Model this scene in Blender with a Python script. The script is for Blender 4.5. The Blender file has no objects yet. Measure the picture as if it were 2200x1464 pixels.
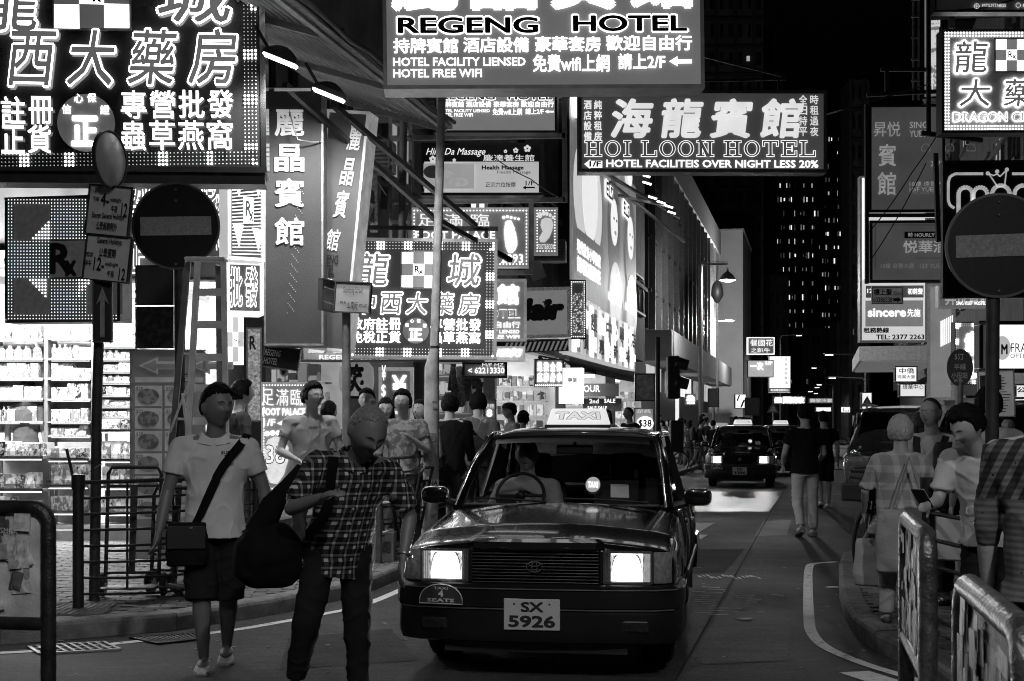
import bpy, bmesh, math, random
from math import sin, cos, pi, radians as RD
from mathutils import Vector, Matrix, noise
from mathutils.bvhtree import BVHTree
V = Vector
rnd = random.Random(11)
S = bpy.context.scene
C = S.collection
# ---------------------------------------------------------------- camera
F, H, HY = 3000.0, 1.52, 912.0          # focal length in photo pixels, eye height, horizon row
cd = bpy.data.cameras.new('camera'); cam = bpy.data.objects.new('camera', cd); C.objects.link(cam)
cd.sensor_width = 36; cd.lens = 36*F/2200; cd.shift_y = (HY-732)/2200
cd.clip_start = .1; cd.clip_end = 2500
cam.location = (0, 0, H); cam.rotation_euler = (pi/2, 0, 0)
cd.dof.use_dof = True; cd.dof.focus_distance = 10.5; cd.dof.aperture_fstop = 13
S.camera = cam
# ---------------------------------------------------------------- night sky (a little city glow), no sun
w = bpy.data.worlds.new('World'); S.world = w; w.use_nodes = True
nt = w.node_tree; bg = nt.nodes['Background']
sky = nt.nodes.new('ShaderNodeTexSky'); sky.sky_type = 'NISHITA'; sky.sun_disc = False
sky.sun_elevation = RD(-4); sky.sun_rotation = RD(200)
bw = nt.nodes.new('ShaderNodeRGBToBW'); nt.links.new(sky.outputs[0], bw.inputs[0]); nt.links.new(bw.outputs[0], bg.inputs[0])
bg.inputs[1].default_value = .05
S.view_settings.view_transform = 'Standard'; S.view_settings.look = 'None'
S.view_settings.exposure = 0; S.view_settings.gamma = 1; S.view_settings.use_curve_mapping = False
S.cycles.use_denoising = True; S.cycles.max_bounces = 6; S.cycles.diffuse_bounces = 3; S.cycles.glossy_bounces = 3
S.cycles.transparent_max_bounces = 12; S.cycles.sample_clamp_indirect = 3; S.cycles.caustics_reflective = False; S.cycles.caustics_refractive = False
S.cycles.use_light_tree = True; S.cycles.filter_width = 1.0
STREET = RD(12.4)                        # the street runs 12.4 degrees to the right of the view
SD = V((sin(STREET), cos(STREET), 0))

def P(px, py, Y): return V(((px-1100)*Y/F, Y, H-(py-HY)*Y/F))
def G(px, py, z=0):
    Y = (H-z)*F/(py-HY); return V(((px-1100)*Y/F, Y, z))
def lfac(Y): return -7.6+.22*Y           # x of the left facade line
def rfac(Y): return 6.0+.22*Y            # x of the right facade line

# ---------------------------------------------------------------- materials
_m = {}
def MAT(g=.3, r=.6, m=0., e=0., ns=8., na=.25, bump=.0, bs=60., kind=None, coat=0., spec=.5, alpha=1.):
    key = (g, r, m, e, ns, na, bump, bs, kind, coat, spec, alpha)
    if key in _m: return _m[key]
    mt = bpy.data.materials.new('mat'); mt.use_nodes = True; t = mt.node_tree; N = t.nodes; L = t.links
    b = N['Principled BSDF']; _m[key] = mt
    b.inputs['Roughness'].default_value = r; b.inputs['Metallic'].default_value = m
    b.inputs['Coat Weight'].default_value = coat; b.inputs['Coat Roughness'].default_value = .04
    b.inputs['Specular IOR Level'].default_value = spec
    tc = N.new('ShaderNodeTexCoord'); co = tc.outputs['Object']
    nz = N.new('ShaderNodeTexNoise'); nz.inputs['Scale'].default_value = ns; nz.inputs['Detail'].default_value = 6; L.new(co, nz.inputs['Vector'])
    mr = N.new('ShaderNodeMapRange'); mr.inputs[1].default_value = .25; mr.inputs[2].default_value = .75
    mr.inputs[3].default_value = g*(1-na); mr.inputs[4].default_value = min(1, g*(1+na)); L.new(nz.outputs['Fac'], mr.inputs[0])
    col = mr.outputs[0]
    def math_(op, a, b_=None, c=None):
        n = N.new('ShaderNodeMath'); n.operation = op
        for i, x in enumerate((a, b_, c)):
            if x is None: continue
            if isinstance(x, (int, float)): n.inputs[i].default_value = x
            else: L.new(x, n.inputs[i])
        return n.outputs[0]
    sep = None
    if kind in ('plaid', 'stripe', 'check', 'knit', 'corr'):
        sp = N.new('ShaderNodeSeparateXYZ'); L.new(co, sp.inputs[0]); sep = sp.outputs
    if kind == 'plaid':
        def band(ax, per, ph, w_):
            return math_('LESS_THAN', math_('PINGPONG', math_('ADD', ax, ph), per), w_)
        xx = math_('ADD', sep[0], math_('MULTIPLY', sep[1], .6))
        a = band(xx, .034, 0, .006); b2 = band(sep[2], .034, .01, .006)
        c1 = band(xx, .034, .026, .009); c2 = band(sep[2], .034, .036, .009)
        blk = math_('MULTIPLY', c1, c2)
        thin = math_('MAXIMUM', a, b2)
        both = math_('MULTIPLY', a, b2)
        v = math_('MULTIPLY_ADD', thin, .10, .012); v = math_('MULTIPLY_ADD', blk, .38, v); v = math_('MULTIPLY_ADD', both, .3, v)
        v = math_('MULTIPLY_ADD', math_('ADD', c1, c2), .03, v)
        col = v
    if kind == 'check':
        xx = math_('ADD', sep[0], math_('MULTIPLY', sep[1], .7))
        a = math_('LESS_THAN', math_('PINGPONG', xx, .05), .02); b2 = math_('LESS_THAN', math_('PINGPONG', sep[2], .06), .025)
        col = math_('MULTIPLY', col, math_('ADD', .62, math_('MULTIPLY', math_('ADD', a, b2), .25)))
    if kind == 'knit':
        vo = N.new('ShaderNodeTexVoronoi'); vo.inputs['Scale'].default_value = 22; L.new(co, vo.inputs['Vector'])
        dot = math_('MULTIPLY_ADD', math_('GREATER_THAN', vo.outputs['Distance'], .10), .85, .15)
        rib = math_('MULTIPLY_ADD', math_('LESS_THAN', math_('PINGPONG', sep[2], .012), .006), .35, .65)
        blk = math_('MULTIPLY', math_('GREATER_THAN', sep[2], 1.12), math_('LESS_THAN', math_('PINGPONG', math_('ADD', sep[0], math_('MULTIPLY', sep[2], .5)), .03), .017))
        col = math_('MULTIPLY', math_('MULTIPLY', col, math_('MULTIPLY', dot, rib)), math_('MULTIPLY_ADD', blk, -.75, 1.))
    if kind == 'print':                 # camouflage / printed cloth
        n2 = N.new('ShaderNodeTexNoise'); n2.inputs['Scale'].default_value = 16; n2.inputs['Detail'].default_value = 5; L.new(co, n2.inputs['Vector'])
        col = math_('MULTIPLY', col, math_('ADD', .55, math_('MULTIPLY', math_('GREATER_THAN', n2.outputs['Fac'], .5), .45)))
    if kind == 'pack':                  # printed packets: grey differs from object to object, with print on it
        oi = N.new('ShaderNodeObjectInfo'); base = math_('MULTIPLY_ADD', math_('POWER', oi.outputs['Random'], .35), .84, .04)
        mp = N.new('ShaderNodeVectorMath'); mp.operation = 'ADD'; L.new(co, mp.inputs[0]); cv = N.new('ShaderNodeCombineXYZ')
        for i in range(3): L.new(math_('MULTIPLY', oi.outputs['Random'], 31.7*(i+1)), cv.inputs[i])
        L.new(cv.outputs[0], mp.inputs[1])
        vo = N.new('ShaderNodeTexVoronoi'); vo.inputs['Scale'].default_value = 3.2; vo.distance = 'CHEBYCHEV'; L.new(mp.outputs[0], vo.inputs['Vector'])
        vs = N.new('ShaderNodeSeparateXYZ'); L.new(vo.outputs['Color'], vs.inputs[0])
        n2 = N.new('ShaderNodeTexNoise'); n2.inputs['Scale'].default_value = 5; L.new(mp.outputs[0], n2.inputs['Vector'])
        pr = math_('GREATER_THAN', vs.outputs[0], .55)
        txt_ = math_('MULTIPLY', math_('GREATER_THAN', n2.outputs['Fac'], .55), math_('GREATER_THAN', vs.outputs[1], .45))
        col = math_('ABSOLUTE', math_('SUBTRACT', base, math_('ADD', math_('MULTIPLY', pr, .38), math_('MULTIPLY', txt_, .42))))
    if kind == 'brickprint':            # far facades: mosaic tiling
        bk = N.new('ShaderNodeTexBrick'); bk.inputs['Scale'].default_value = 3; L.new(co, bk.inputs['Vector'])
        col = math_('MULTIPLY', col, math_('MULTIPLY_ADD', bk.outputs['Fac'], -.35, 1.))
    if kind == 'asphalt':
        n2 = N.new('ShaderNodeTexNoise'); n2.inputs['Scale'].default_value = 220; n2.inputs['Detail'].default_value = 2; L.new(co, n2.inputs['Vector'])
        n3 = N.new('ShaderNodeTexNoise'); n3.inputs['Scale'].default_value = .35; n3.inputs['Detail'].default_value = 4; L.new(co, n3.inputs['Vector'])
        col = math_('MULTIPLY', col, math_('MULTIPLY_ADD', n2.outputs['Fac'], 1.5, .25))
        L.new(math_('MULTIPLY_ADD', n3.outputs['Fac'], .5, r-.25), b.inputs['Roughness'])
        mp3 = N.new('ShaderNodeMapping'); mp3.inputs['Scale'].default_value = (1.2, 7, 1); mp3.inputs['Rotation'].default_value = (0, 0, .2); L.new(co, mp3.inputs[0])
        n4 = N.new('ShaderNodeTexNoise'); n4.inputs['Scale'].default_value = 2.2; n4.inputs['Detail'].default_value = 10; n4.inputs['Roughness'].default_value = .75; L.new(mp3.outputs[0], n4.inputs['Vector'])
        vo = N.new('ShaderNodeTexVoronoi'); vo.inputs['Scale'].default_value = 45; L.new(co, vo.inputs['Vector'])
        col = math_('MULTIPLY', col, math_('MULTIPLY_ADD', n4.outputs['Fac'], 2.4, -.2)); col = math_('MULTIPLY', col, math_('MULTIPLY_ADD', vo.outputs['Distance'], 1.2, .55))
    if kind == 'worn':                  # worn paint: bits of asphalt show through
        n2 = N.new('ShaderNodeTexNoise'); n2.inputs['Scale'].default_value = 14; n2.inputs['Detail'].default_value = 8; n2.inputs['Roughness'].default_value = .75
        mpg = N.new('ShaderNodeMapping'); mpg.inputs['Scale'].default_value = (.6, 2.2, 1); L.new(co, mpg.inputs[0]); L.new(mpg.outputs[0], n2.inputs['Vector'])
        f = math_('GREATER_THAN', n2.outputs['Fac'], .41)
        col = math_('MULTIPLY_ADD', f, g-.05, .05)
    if kind == 'wave':
        wv = N.new('ShaderNodeTexWave'); wv.inputs['Scale'].default_value = ns; wv.inputs['Distortion'].default_value = 4; L.new(co, wv.inputs['Vector'])
        col = math_('MULTIPLY', col, math_('MULTIPLY_ADD', wv.outputs['Fac'], .8, .3))
    if isinstance(col, float): pass
    L.new(col, b.inputs['Base Color'])
    if e:
        L.new(col, b.inputs['Emission Color']) if kind != 'lit' else None
        b.inputs['Emission Color'].default_value = (1, 1, 1, 1)
        if kind == 'lit':
            L.new(math_('MULTIPLY', math_('MULTIPLY_ADD', nz.outputs['Fac'], na*2, 1-na), e), b.inputs['Emission Strength'])
        else:
            b.inputs['Emission Strength'].default_value = e  # also lends non-lamp surfaces a glow that stands in for received light
    if bump:
        nb = N.new('ShaderNodeTexNoise'); nb.inputs['Scale'].default_value = bs; nb.inputs['Detail'].default_value = 5; L.new(co, nb.inputs['Vector'])
        bp = N.new('ShaderNodeBump'); bp.inputs['Strength'].default_value = bump; bp.inputs['Distance'].default_value = .02
        L.new(nb.outputs['Fac'], bp.inputs['Height']); L.new(bp.outputs[0], b.inputs['Normal'])
    return mt
def LIT(e, g=.5, na=.12, ns=3., r=.5): return MAT(g, r, e=e, ns=ns, na=na, kind='lit', spec=.12)
def GLASS(tint=.9, gloss=.08):
    key = ('glass', tint, gloss)
    if key in _m: return _m[key]
    mt = bpy.data.materials.new('glass'); mt.use_nodes = True; t = mt.node_tree; N = t.nodes; L = t.links; N.clear()
    o = N.new('ShaderNodeOutputMaterial'); mx = N.new('ShaderNodeMixShader'); tr = N.new('ShaderNodeBsdfTransparent'); gl = N.new('ShaderNodeBsdfGlossy')
    fr = N.new('ShaderNodeFresnel'); fr.inputs[0].default_value = 1.5; gl.inputs['Roughness'].default_value = .02
    tr.inputs[0].default_value = (tint, tint, tint, 1); gl.inputs[0].default_value = (.9, .9, .9, 1)
    L.new(fr.outputs[0], mx.inputs[0]); L.new(tr.outputs[0], mx.inputs[1]); L.new(gl.outputs[0], mx.inputs[2]); L.new(mx.outputs[0], o.inputs[0])
    _m[key] = mt; return mt
steel = MAT(.32, .38, .85, bump=.15); dsteel = MAT(.06, .45, .3, bump=.2, bs=25); galv = MAT(.30, .5, .5, ns=14, na=.4, bump=.2)
chrome = MAT(.75, .12, 1.); black = MAT(.02, .5); rubber = MAT(.018, .75, bump=.3); dplast = MAT(.03, .4)
white = MAT(.75, .5); conc = MAT(.28, .85, ns=3, na=.35, bump=.3, bs=20)

# ---------------------------------------------------------------- geometry
class MB:
    def __init__(s): s.b = bmesh.new()
    def _add(s, vs, fs):
        bv = [s.b.verts.new(v) for v in vs]
        for f in fs:
            try: s.b.faces.new([bv[i] for i in f])
            except ValueError: pass
        return s
    def box(s, c, d, M=None, bevel=0):
        x, y, z = [k/2 for k in d]; c = V(c)
        if bevel:
            e = min(bevel, min(x, y, z)*.9); vs = []
            b2 = bmesh.new(); bmesh.ops.create_cube(b2, size=1)
            for v in b2.verts: v.co = V((v.co.x*2*x, v.co.y*2*y, v.co.z*2*z))
            bmesh.ops.bevel(b2, geom=b2.edges[:], offset=e, segments=2, profile=.5, affect='EDGES')
            b2.verts.index_update()
            vs = [(M @ v.co if M else v.co)+c for v in b2.verts]
            s._add(vs, [[v.index for v in f.verts] for f in b2.faces]); b2.free(); return s
        vs = [V((a*x, b_*y, k*z)) for a in (-1, 1) for b_ in (-1, 1) for k in (-1, 1)]
        vs = [(M @ v if M else v)+c for v in vs]
        return s._add(vs, [(0, 1, 3, 2), (4, 6, 7, 5), (0, 4, 5, 1), (2, 3, 7, 6), (0, 2, 6, 4), (1, 5, 7, 3)])
    def bar(s, p, q, w_, d=None, up=(0, 0, 1)):
        p, q = V(p), V(q); z = (q-p); L_ = z.length; z.normalize(); d = d or w_
        u = V(up)
        if abs(u.dot(z)) > .95: u = V((0, 1, 0))
        x = u.cross(z).normalized(); y = z.cross(x)
        return s.box((p+q)/2, (w_, d, L_), Matrix((x, y, z)).transposed())
    def rings(s, rs, cap=True, close=True):
        n = len(rs[0]); vs = [p for r_ in rs for p in r_]; fs = []
        for i in range(len(rs)-1):
            for j in range(n if close else n-1):
                a = i*n+j; b_ = i*n+(j+1) % n; fs.append((a, b_, b_+n, a+n))
        if cap: fs += [tuple(range(n))[::-1], tuple(range((len(rs)-1)*n, len(rs)*n))]
        return s._add(vs, fs)
    def cone(s, p, q, r0, r1=None, n=12, flat=1.):
        r1 = r0 if r1 is None else r1; p, q = V(p), V(q); z = (q-p).normalized()
        u = V((0, 1, 0)) if abs(z.y) < .9 else V((1, 0, 0)); x = u.cross(z).normalized(); y = z.cross(x)
        return s.rings([[c+(x*cos(t)+y*sin(t)*flat)*r_ for t in [2*pi*i/n for i in range(n)]] for c, r_ in ((p, r0), (q, r1))])
    def tube(s, pts, r_, n=8, closed=False):
        pts = [V(p) for p in pts]; rs = []; m = len(pts); px_ = None
        for i, p in enumerate(pts):
            a = pts[(i-1) % m] if (i or closed) else p; b_ = pts[(i+1) % m] if (i < m-1 or closed) else p
            z = (b_-a).normalized()
            if px_ is None: u = V((0, 0, 1)) if abs(z.z) < .9 else V((0, 1, 0)); x = u.cross(z).normalized()
            else: x = (px_-z*px_.dot(z)).normalized()
            y = z.cross(x); px_ = x; rr = r_[i] if isinstance(r_, (list, tuple)) else r_
            rs.append([p+(x*cos(t)+y*sin(t))*rr for t in [2*pi*k/n for k in range(n)]])
        if closed: rs.append(rs[0]); return s.rings(rs, cap=False)
        return s.rings(rs)
    def ball(s, c, r_, n=12, m=8, M=None):
        r_ = (r_,)*3 if isinstance(r_, (int, float)) else r_; c = V(c); rs = []
        for i in range(m+1):
            t = pi*(i+.0)/m; t = min(max(t, .02), pi-.02); ring = []
            for j in range(n):
                v = V((sin(t)*cos(2*pi*j/n)*r_[0], sin(t)*sin(2*pi*j/n)*r_[1], cos(t)*r_[2])); ring.append((M @ v if M else v)+c)
            rs.append(ring)
        return s.rings(rs)
    def lathe(s, prof, c=(0, 0, 0), n=20, M=None):
        c = V(c); rs = []
        for r_, z in prof: rs.append([(M @ V((r_*cos(2*pi*j/n), r_*sin(2*pi*j/n), z)) if M else V((r_*cos(2*pi*j/n), r_*sin(2*pi*j/n), z)))+c for j in range(n)])
        if prof[0][0] > .5*max(p[0] for p in prof) and abs(prof[0][0]-prof[-1][0]) < .03: rs.append(rs[0]); return s.rings(rs, cap=False)
        return s.rings(rs)
    def prism(s, pts, d):               # pts in 3D in one plane, pushed by vector d
        pts = [V(p) for p in pts]; n = len(pts); d = V(d)
        return s._add(pts+[p+d for p in pts], [tuple(range(n))[::-1], tuple(range(n, 2*n))]+[(i, (i+1) % n, (i+1) % n+n, i+n) for i in range(n)])
    def face(s, pts): return s._add([V(p) for p in pts], [tuple(range(len(pts)))])
    def grid(s, fn, nu, nv, th=0):
        vs = [V(fn(i/nu, j/nv)) for i in range(nu+1) for j in range(nv+1)]; q = nv+1
        fs = [(i*q+j, i*q+j+1, (i+1)*q+j+1, (i+1)*q+j) for i in range(nu) for j in range(nv)]
        return s._add(vs, fs)
    def mesh(s, me):
        s.b.from_mesh(me); return s
    def build(s, name, mat, parent=None, smooth=False, off=None, kind=None, label=None, sub=0, solid=0):
        bmesh.ops.recalc_face_normals(s.b, faces=s.b.faces[:])
        me = bpy.data.meshes.new(name)
        if off is None and parent is not None and parent in WORLD: off = parent.location
        if off is not None:
            for v in s.b.verts: v.co -= off
        s.b.to_mesh(me); s.b.free()
        if mat: me.materials.append(mat)
        if smooth:
            me.shade_smooth()
            if smooth != 2: me.set_sharp_from_angle(angle=RD(40))
        o = bpy.data.objects.new(name, me); C.objects.link(o)
        if parent: o.parent = parent
        if kind: o['kind'] = kind
        if label: o['label'] = label
        if solid:
            md = o.modifiers.new('s', 'SOLIDIFY'); md.thickness = solid; md.offset = 0
        if sub:
            md = o.modifiers.new('u', 'SUBSURF'); md.levels = sub; md.render_levels = sub
        return o
WORLD = set()
def tag(o, label=None, cat=None, group=None, kind=None):
    if label: o['label'] = label
    if cat: o['category'] = cat
    if group: o['group'] = group
    if kind: o['kind'] = kind
    return o
def thing(name, label, cat, loc=(0, 0, 0), rz=0, group=None, world=False):
    o = bpy.data.objects.new(name, None); o.empty_display_size = .2; C.objects.link(o); o.location = loc; o.rotation_euler = (0, 0, rz)
    if world: WORLD.add(o)
    return tag(o, label, cat, group)
def kids(o): return [c for c in C.objects if c.parent == o]
def dup(root, loc=None, rz=None, label=None, group=None):
    r_ = root.copy(); C.objects.link(r_)
    if loc is not None: r_.location = loc
    if rz is not None: r_.rotation_euler = (0, 0, rz)
    if label: r_['label'] = label
    if group: r_['group'] = group
    for ch in kids(root):
        c = ch.copy(); C.objects.link(c); c.parent = r_
        for g_ in kids(ch):
            d = g_.copy(); C.objects.link(d); d.parent = c
    return r_
def lamp(name, typ, loc, e, size=.3, rot=None, parent=None, spot=None, sy=None):
    l = bpy.data.lights.new(name, typ); l.energy = e
    if typ == 'AREA':
        l.size = size
        if sy: l.shape = 'RECTANGLE'; l.size_y = sy
    else: l.shadow_soft_size = size
    if spot: l.spot_size = RD(spot); l.spot_blend = .6
    o = bpy.data.objects.new(name, l); C.objects.link(o); o.location = loc
    if rot: o.rotation_euler = rot
    if parent: o.parent = parent
    return o

# ---------------------------------------------------------------- lettering
_t = {}
def glyphs(t, bold=0, res=2):
    k = (t, bold, res)
    if k in _t: return _t[k]
    c = bpy.data.curves.new('t', 'FONT'); c.body = t; c.resolution_u = res
    o = bpy.data.objects.new('t', c); m = bpy.data.meshes.new_from_object(o); bpy.data.objects.remove(o)
    vs = [v.co.copy() for v in m.vertices]; fs = [tuple(p.vertices) for p in m.polygons]; bpy.data.meshes.remove(m)
    out_v, out_f = [], []; n = 8 if bold > .02 else 4
    offs = [(0, 0)]+([(cos(2*pi*(i+.5)/n)*bold, sin(2*pi*(i+.5)/n)*bold) for i in range(n)] if bold else [])
    for i, (dx, dy) in enumerate(offs):
        b0 = len(out_v); out_v += [(v.x+dx, v.y+dy, i) for v in vs]; out_f += [tuple(q+b0 for q in f) for f in fs]
    xs = [v.x for v in vs] or [0]; ys = [v.y for v in vs] or [0]
    _t[k] = (out_v, out_f, min(xs)-bold, max(xs)+bold, min(ys)-bold, max(ys)+bold); return _t[k]
def put_text(t, x0, z0, x1, z1, y, mat, parent, name='lettering', bold=0, res=2, shear=0, step=.0002, M=None, label=None, arc=0):
    """flat lettering fitted to a rectangle in the parent's x-z plane (or mapped by M)"""
    vs, fs, a, b_, c, d = glyphs(t, bold, res)
    sx = (x1-x0)/(b_-a); sz = (z1-z0)/(d-c); mb = MB(); out = []
    for (x, z, i) in vs:
        p = V((x0+(x-a)*sx+shear*(z-c)*sz, y-i*step, z0+(z-c)*sz)); out.append(M(p) if M else p)
    mb._add(out, fs)
    # keep winding as is: normals are not critical for emissive paint
    return mb.build(name, mat, parent, label=label)

class Sign:
    """a box sign; places everything by where the sight line meets the sign's own plane"""
    def __init__(s, name, label, cat, x0, y0, x1, y1, Y, yaw=0, th=.18, pm=None, fm=None, fw=.03, group=None, back=True, kids_=True, roll=0):
        s.cx = (x0+x1)/2; s.R0 = P(s.cx, y1, Y); s.yaw = RD(yaw); s.n = V((sin(s.yaw), -cos(s.yaw), 0)); s.Y = Y
        s.root = thing(name, label, cat, s.R0, s.yaw, group)
        s.root.rotation_euler[1] = RD(roll)
        a = s.to(x0, y1)[0]; b_ = s.to(x1, y1)[0]; s.x0, s.x1 = a, b_; s.w = b_-a; s.h = s.to(s.cx, y0)[1]; s.th = th
        cx = (a+b_)/2
        s.panel = MB().box((cx, th/2, s.h/2), (s.w-.01, th-.02, s.h-.01)).build('panel', pm or black, s.root)
        if fw:
            m = MB(); t = th+.02
            m.box((cx, th/2, s.h-fw/2+.004), (s.w+.012, t, fw)); m.box((cx, th/2, fw/2-.004), (s.w+.012, t, fw))
            m.box((a+fw/2-.004, th/2, s.h/2), (fw, t+.002, s.h-2*fw)); m.box((b_-fw/2+.004, th/2, s.h/2), (fw, t+.002, s.h-2*fw))
            m.build('frame', fm or steel, s.root)
    def to(s, px, py):
        d = V(((px-1100)/F, 1, -(py-HY)/F)); O = V((0, 0, H)); t = s.n.dot(s.R0-O)/s.n.dot(d); p = O+d*t-s.R0
        return (p.x*cos(s.yaw)+p.y*sin(s.yaw), p.z)
    def rc(s, x0, y0, x1, y1):
        a = s.to(x0, (y0+y1)/2)[0]; b_ = s.to(x1, (y0+y1)/2)[0]; xm = (x0+x1)/2
        return a, s.to(xm, y1)[1], b_, s.to(xm, y0)[1]
    def text(s, t, x0, y0, x1, y1, mat, bold=0, y=-.012, name='lettering', res=2, shear=0):
        a, z0, b_, z1 = s.rc(x0, y0, x1, y1); return put_text(t, a, z0, b_, z1, y, mat, s.root, name, bold, res, shear)
    def chars(s, t, x0, y0, x1, y1, mat, bold=0, y=-.012, vert=False, inner=None, ib=0, shear=0, gap=.12, res=2):
        n = len(t)
        for i, ch in enumerate(t):
            if vert: q = (x0, y0+(y1-y0)*i/n, x1, y0+(y1-y0)*(i+1-gap)/n)
            else: q = (x0+(x1-x0)*i/n, y0, x0+(x1-x0)*(i+1-gap)/n, y1)
            if ch == ' ': continue
            o = s.text(ch, *q, mat, bold, y, 'character', res, shear)
            if inner:
                a, z0, b_, z1 = s.rc(*q); e = bold-ib; v = glyphs(ch, bold, res); fx = (b_-a)/(v[3]-v[2])*e; fz = (z1-z0)/(v[5]-v[4])*e
                put_text(ch, a+fx, z0+fz, b_-fx, z1-fz, y-.004, inner, s.root, 'character_fill', ib, res, shear)
    def rect(s, x0, y0, x1, y1, mat, y=-.008, name='plate', th=.004):
        a, z0, b_, z1 = s.rc(x0, y0, x1, y1); return MB().box(((a+b_)/2, y+th/2, (z0+z1)/2), (b_-a, th, z1-z0)).build(name, mat, s.root)
    def disc(s, cx, cy, r_, mat, y=-.008, name='disc', n=28, ry=None):
        x, z = s.to(cx, cy); k = abs(s.to(cx+r_, cy)[0]-x); kz = abs(s.to(cx, cy-(ry or r_))[1]-z)
        return MB().prism([(x+cos(2*pi*i/n)*k, y, z+sin(2*pi*i/n)*kz) for i in range(n)], (0, .004, 0)).build(name, mat, s.root)
    def poly(s, pts, mat, y=-.01, name='shape'):
        return MB().prism([(lambda q: (q[0], y, q[1]))(s.to(*p)) for p in pts], (0, .003, 0)).build(name, mat, s.root)
    def dots(s, pts, r_, mat, y=-.012, name='led_dots', n=6):
        m = MB(); k = s.Y/F
        for (px, py) in pts:
            x, z = s.to(px, py); m.face([(x+cos(2*pi*i/n)*r_*k, y, z+sin(2*pi*i/n)*r_*k) for i in range(n)])
        return m.build(name, mat, s.root, kind='stuff')
    def lines(s, segs, wpx, mat, y=-.012, name='stroke'):
        m = MB(); k = s.Y/F*wpx
        for i, sg in enumerate(segs):
            pts = [s.to(*p) for p in sg]
            for a, b_ in zip(pts, pts[1:]): m.bar((a[0], y-i*.0004, a[1]), (b_[0], y-i*.0004, b_[1]), k, .004, up=(0, 1, 0))
        return m.build(name, mat, s.root)

# ---------------------------------------------------------------- skin: fuse overlapping shapes into one surface
SC = bpy.data.scenes.new('scratch')
def fuse(mb, vox, it=3):
    me = bpy.data.meshes.new('f'); bmesh.ops.recalc_face_normals(mb.b, faces=mb.b.faces[:]); mb.b.to_mesh(me); mb.b.free()
    o = bpy.data.objects.new('f', me); SC.collection.objects.link(o)
    md = o.modifiers.new('r', 'REMESH'); md.mode = 'VOXEL'; md.voxel_size = vox
    if it: m2 = o.modifiers.new('s', 'SMOOTH'); m2.factor = .5; m2.iterations = it
    vl = SC.view_layers[0]; vl.update(); dg = vl.depsgraph
    out = bpy.data.meshes.new_from_object(o.evaluated_get(dg)); bpy.data.objects.remove(o); bpy.data.meshes.remove(me)
    return out
def mobj(me, name, mat, parent, label=None, smooth=True):
    me.materials.clear(); me.materials.append(mat)
    if smooth: me.shade_smooth()
    me.name = name; o = bpy.data.objects.new(name, me); C.objects.link(o); o.parent = parent
    if label: o['label'] = label
    return o
# ================================================================ GROUND
asph = MAT(.042, .70, ns=1.3, na=.4, spec=.3, bump=.35, bs=180, kind='asphalt')
gm = MB(); gm.face([(-400, -60, 0), (400, -60, 0), (400, 900, 0), (-400, 900, 0)])
gm.build('road', asph, kind='structure')
KL = [(-14, 9.2), (-3.53, 9.62), (-2.47, 10.3), (-1.87, 11.2), (-1.35, 12.4), (-1.06, 13.9), (3.6, 35.1), (6.5, 48.2)]
def inside(p, poly):
    c = False; j = len(poly)-1
    for i in range(len(poly)):
        a, b_ = poly[i], poly[j]
        if (a[1] > p[1]) != (b_[1] > p[1]) and p[0] < (b_[0]-a[0])*(p[1]-a[1])/(b_[1]-a[1])+a[0]: c = not c
        j = i
    return c
def offset(pl, d):
    out = []
    for i, p in enumerate(pl):
        a = V(pl[max(i-1, 0)]); b_ = V(pl[min(i+1, len(pl)-1)]); t = (b_-a).normalized(); out.append((p[0]-t.y*d, p[1]+t.x*d))
    return out
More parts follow.
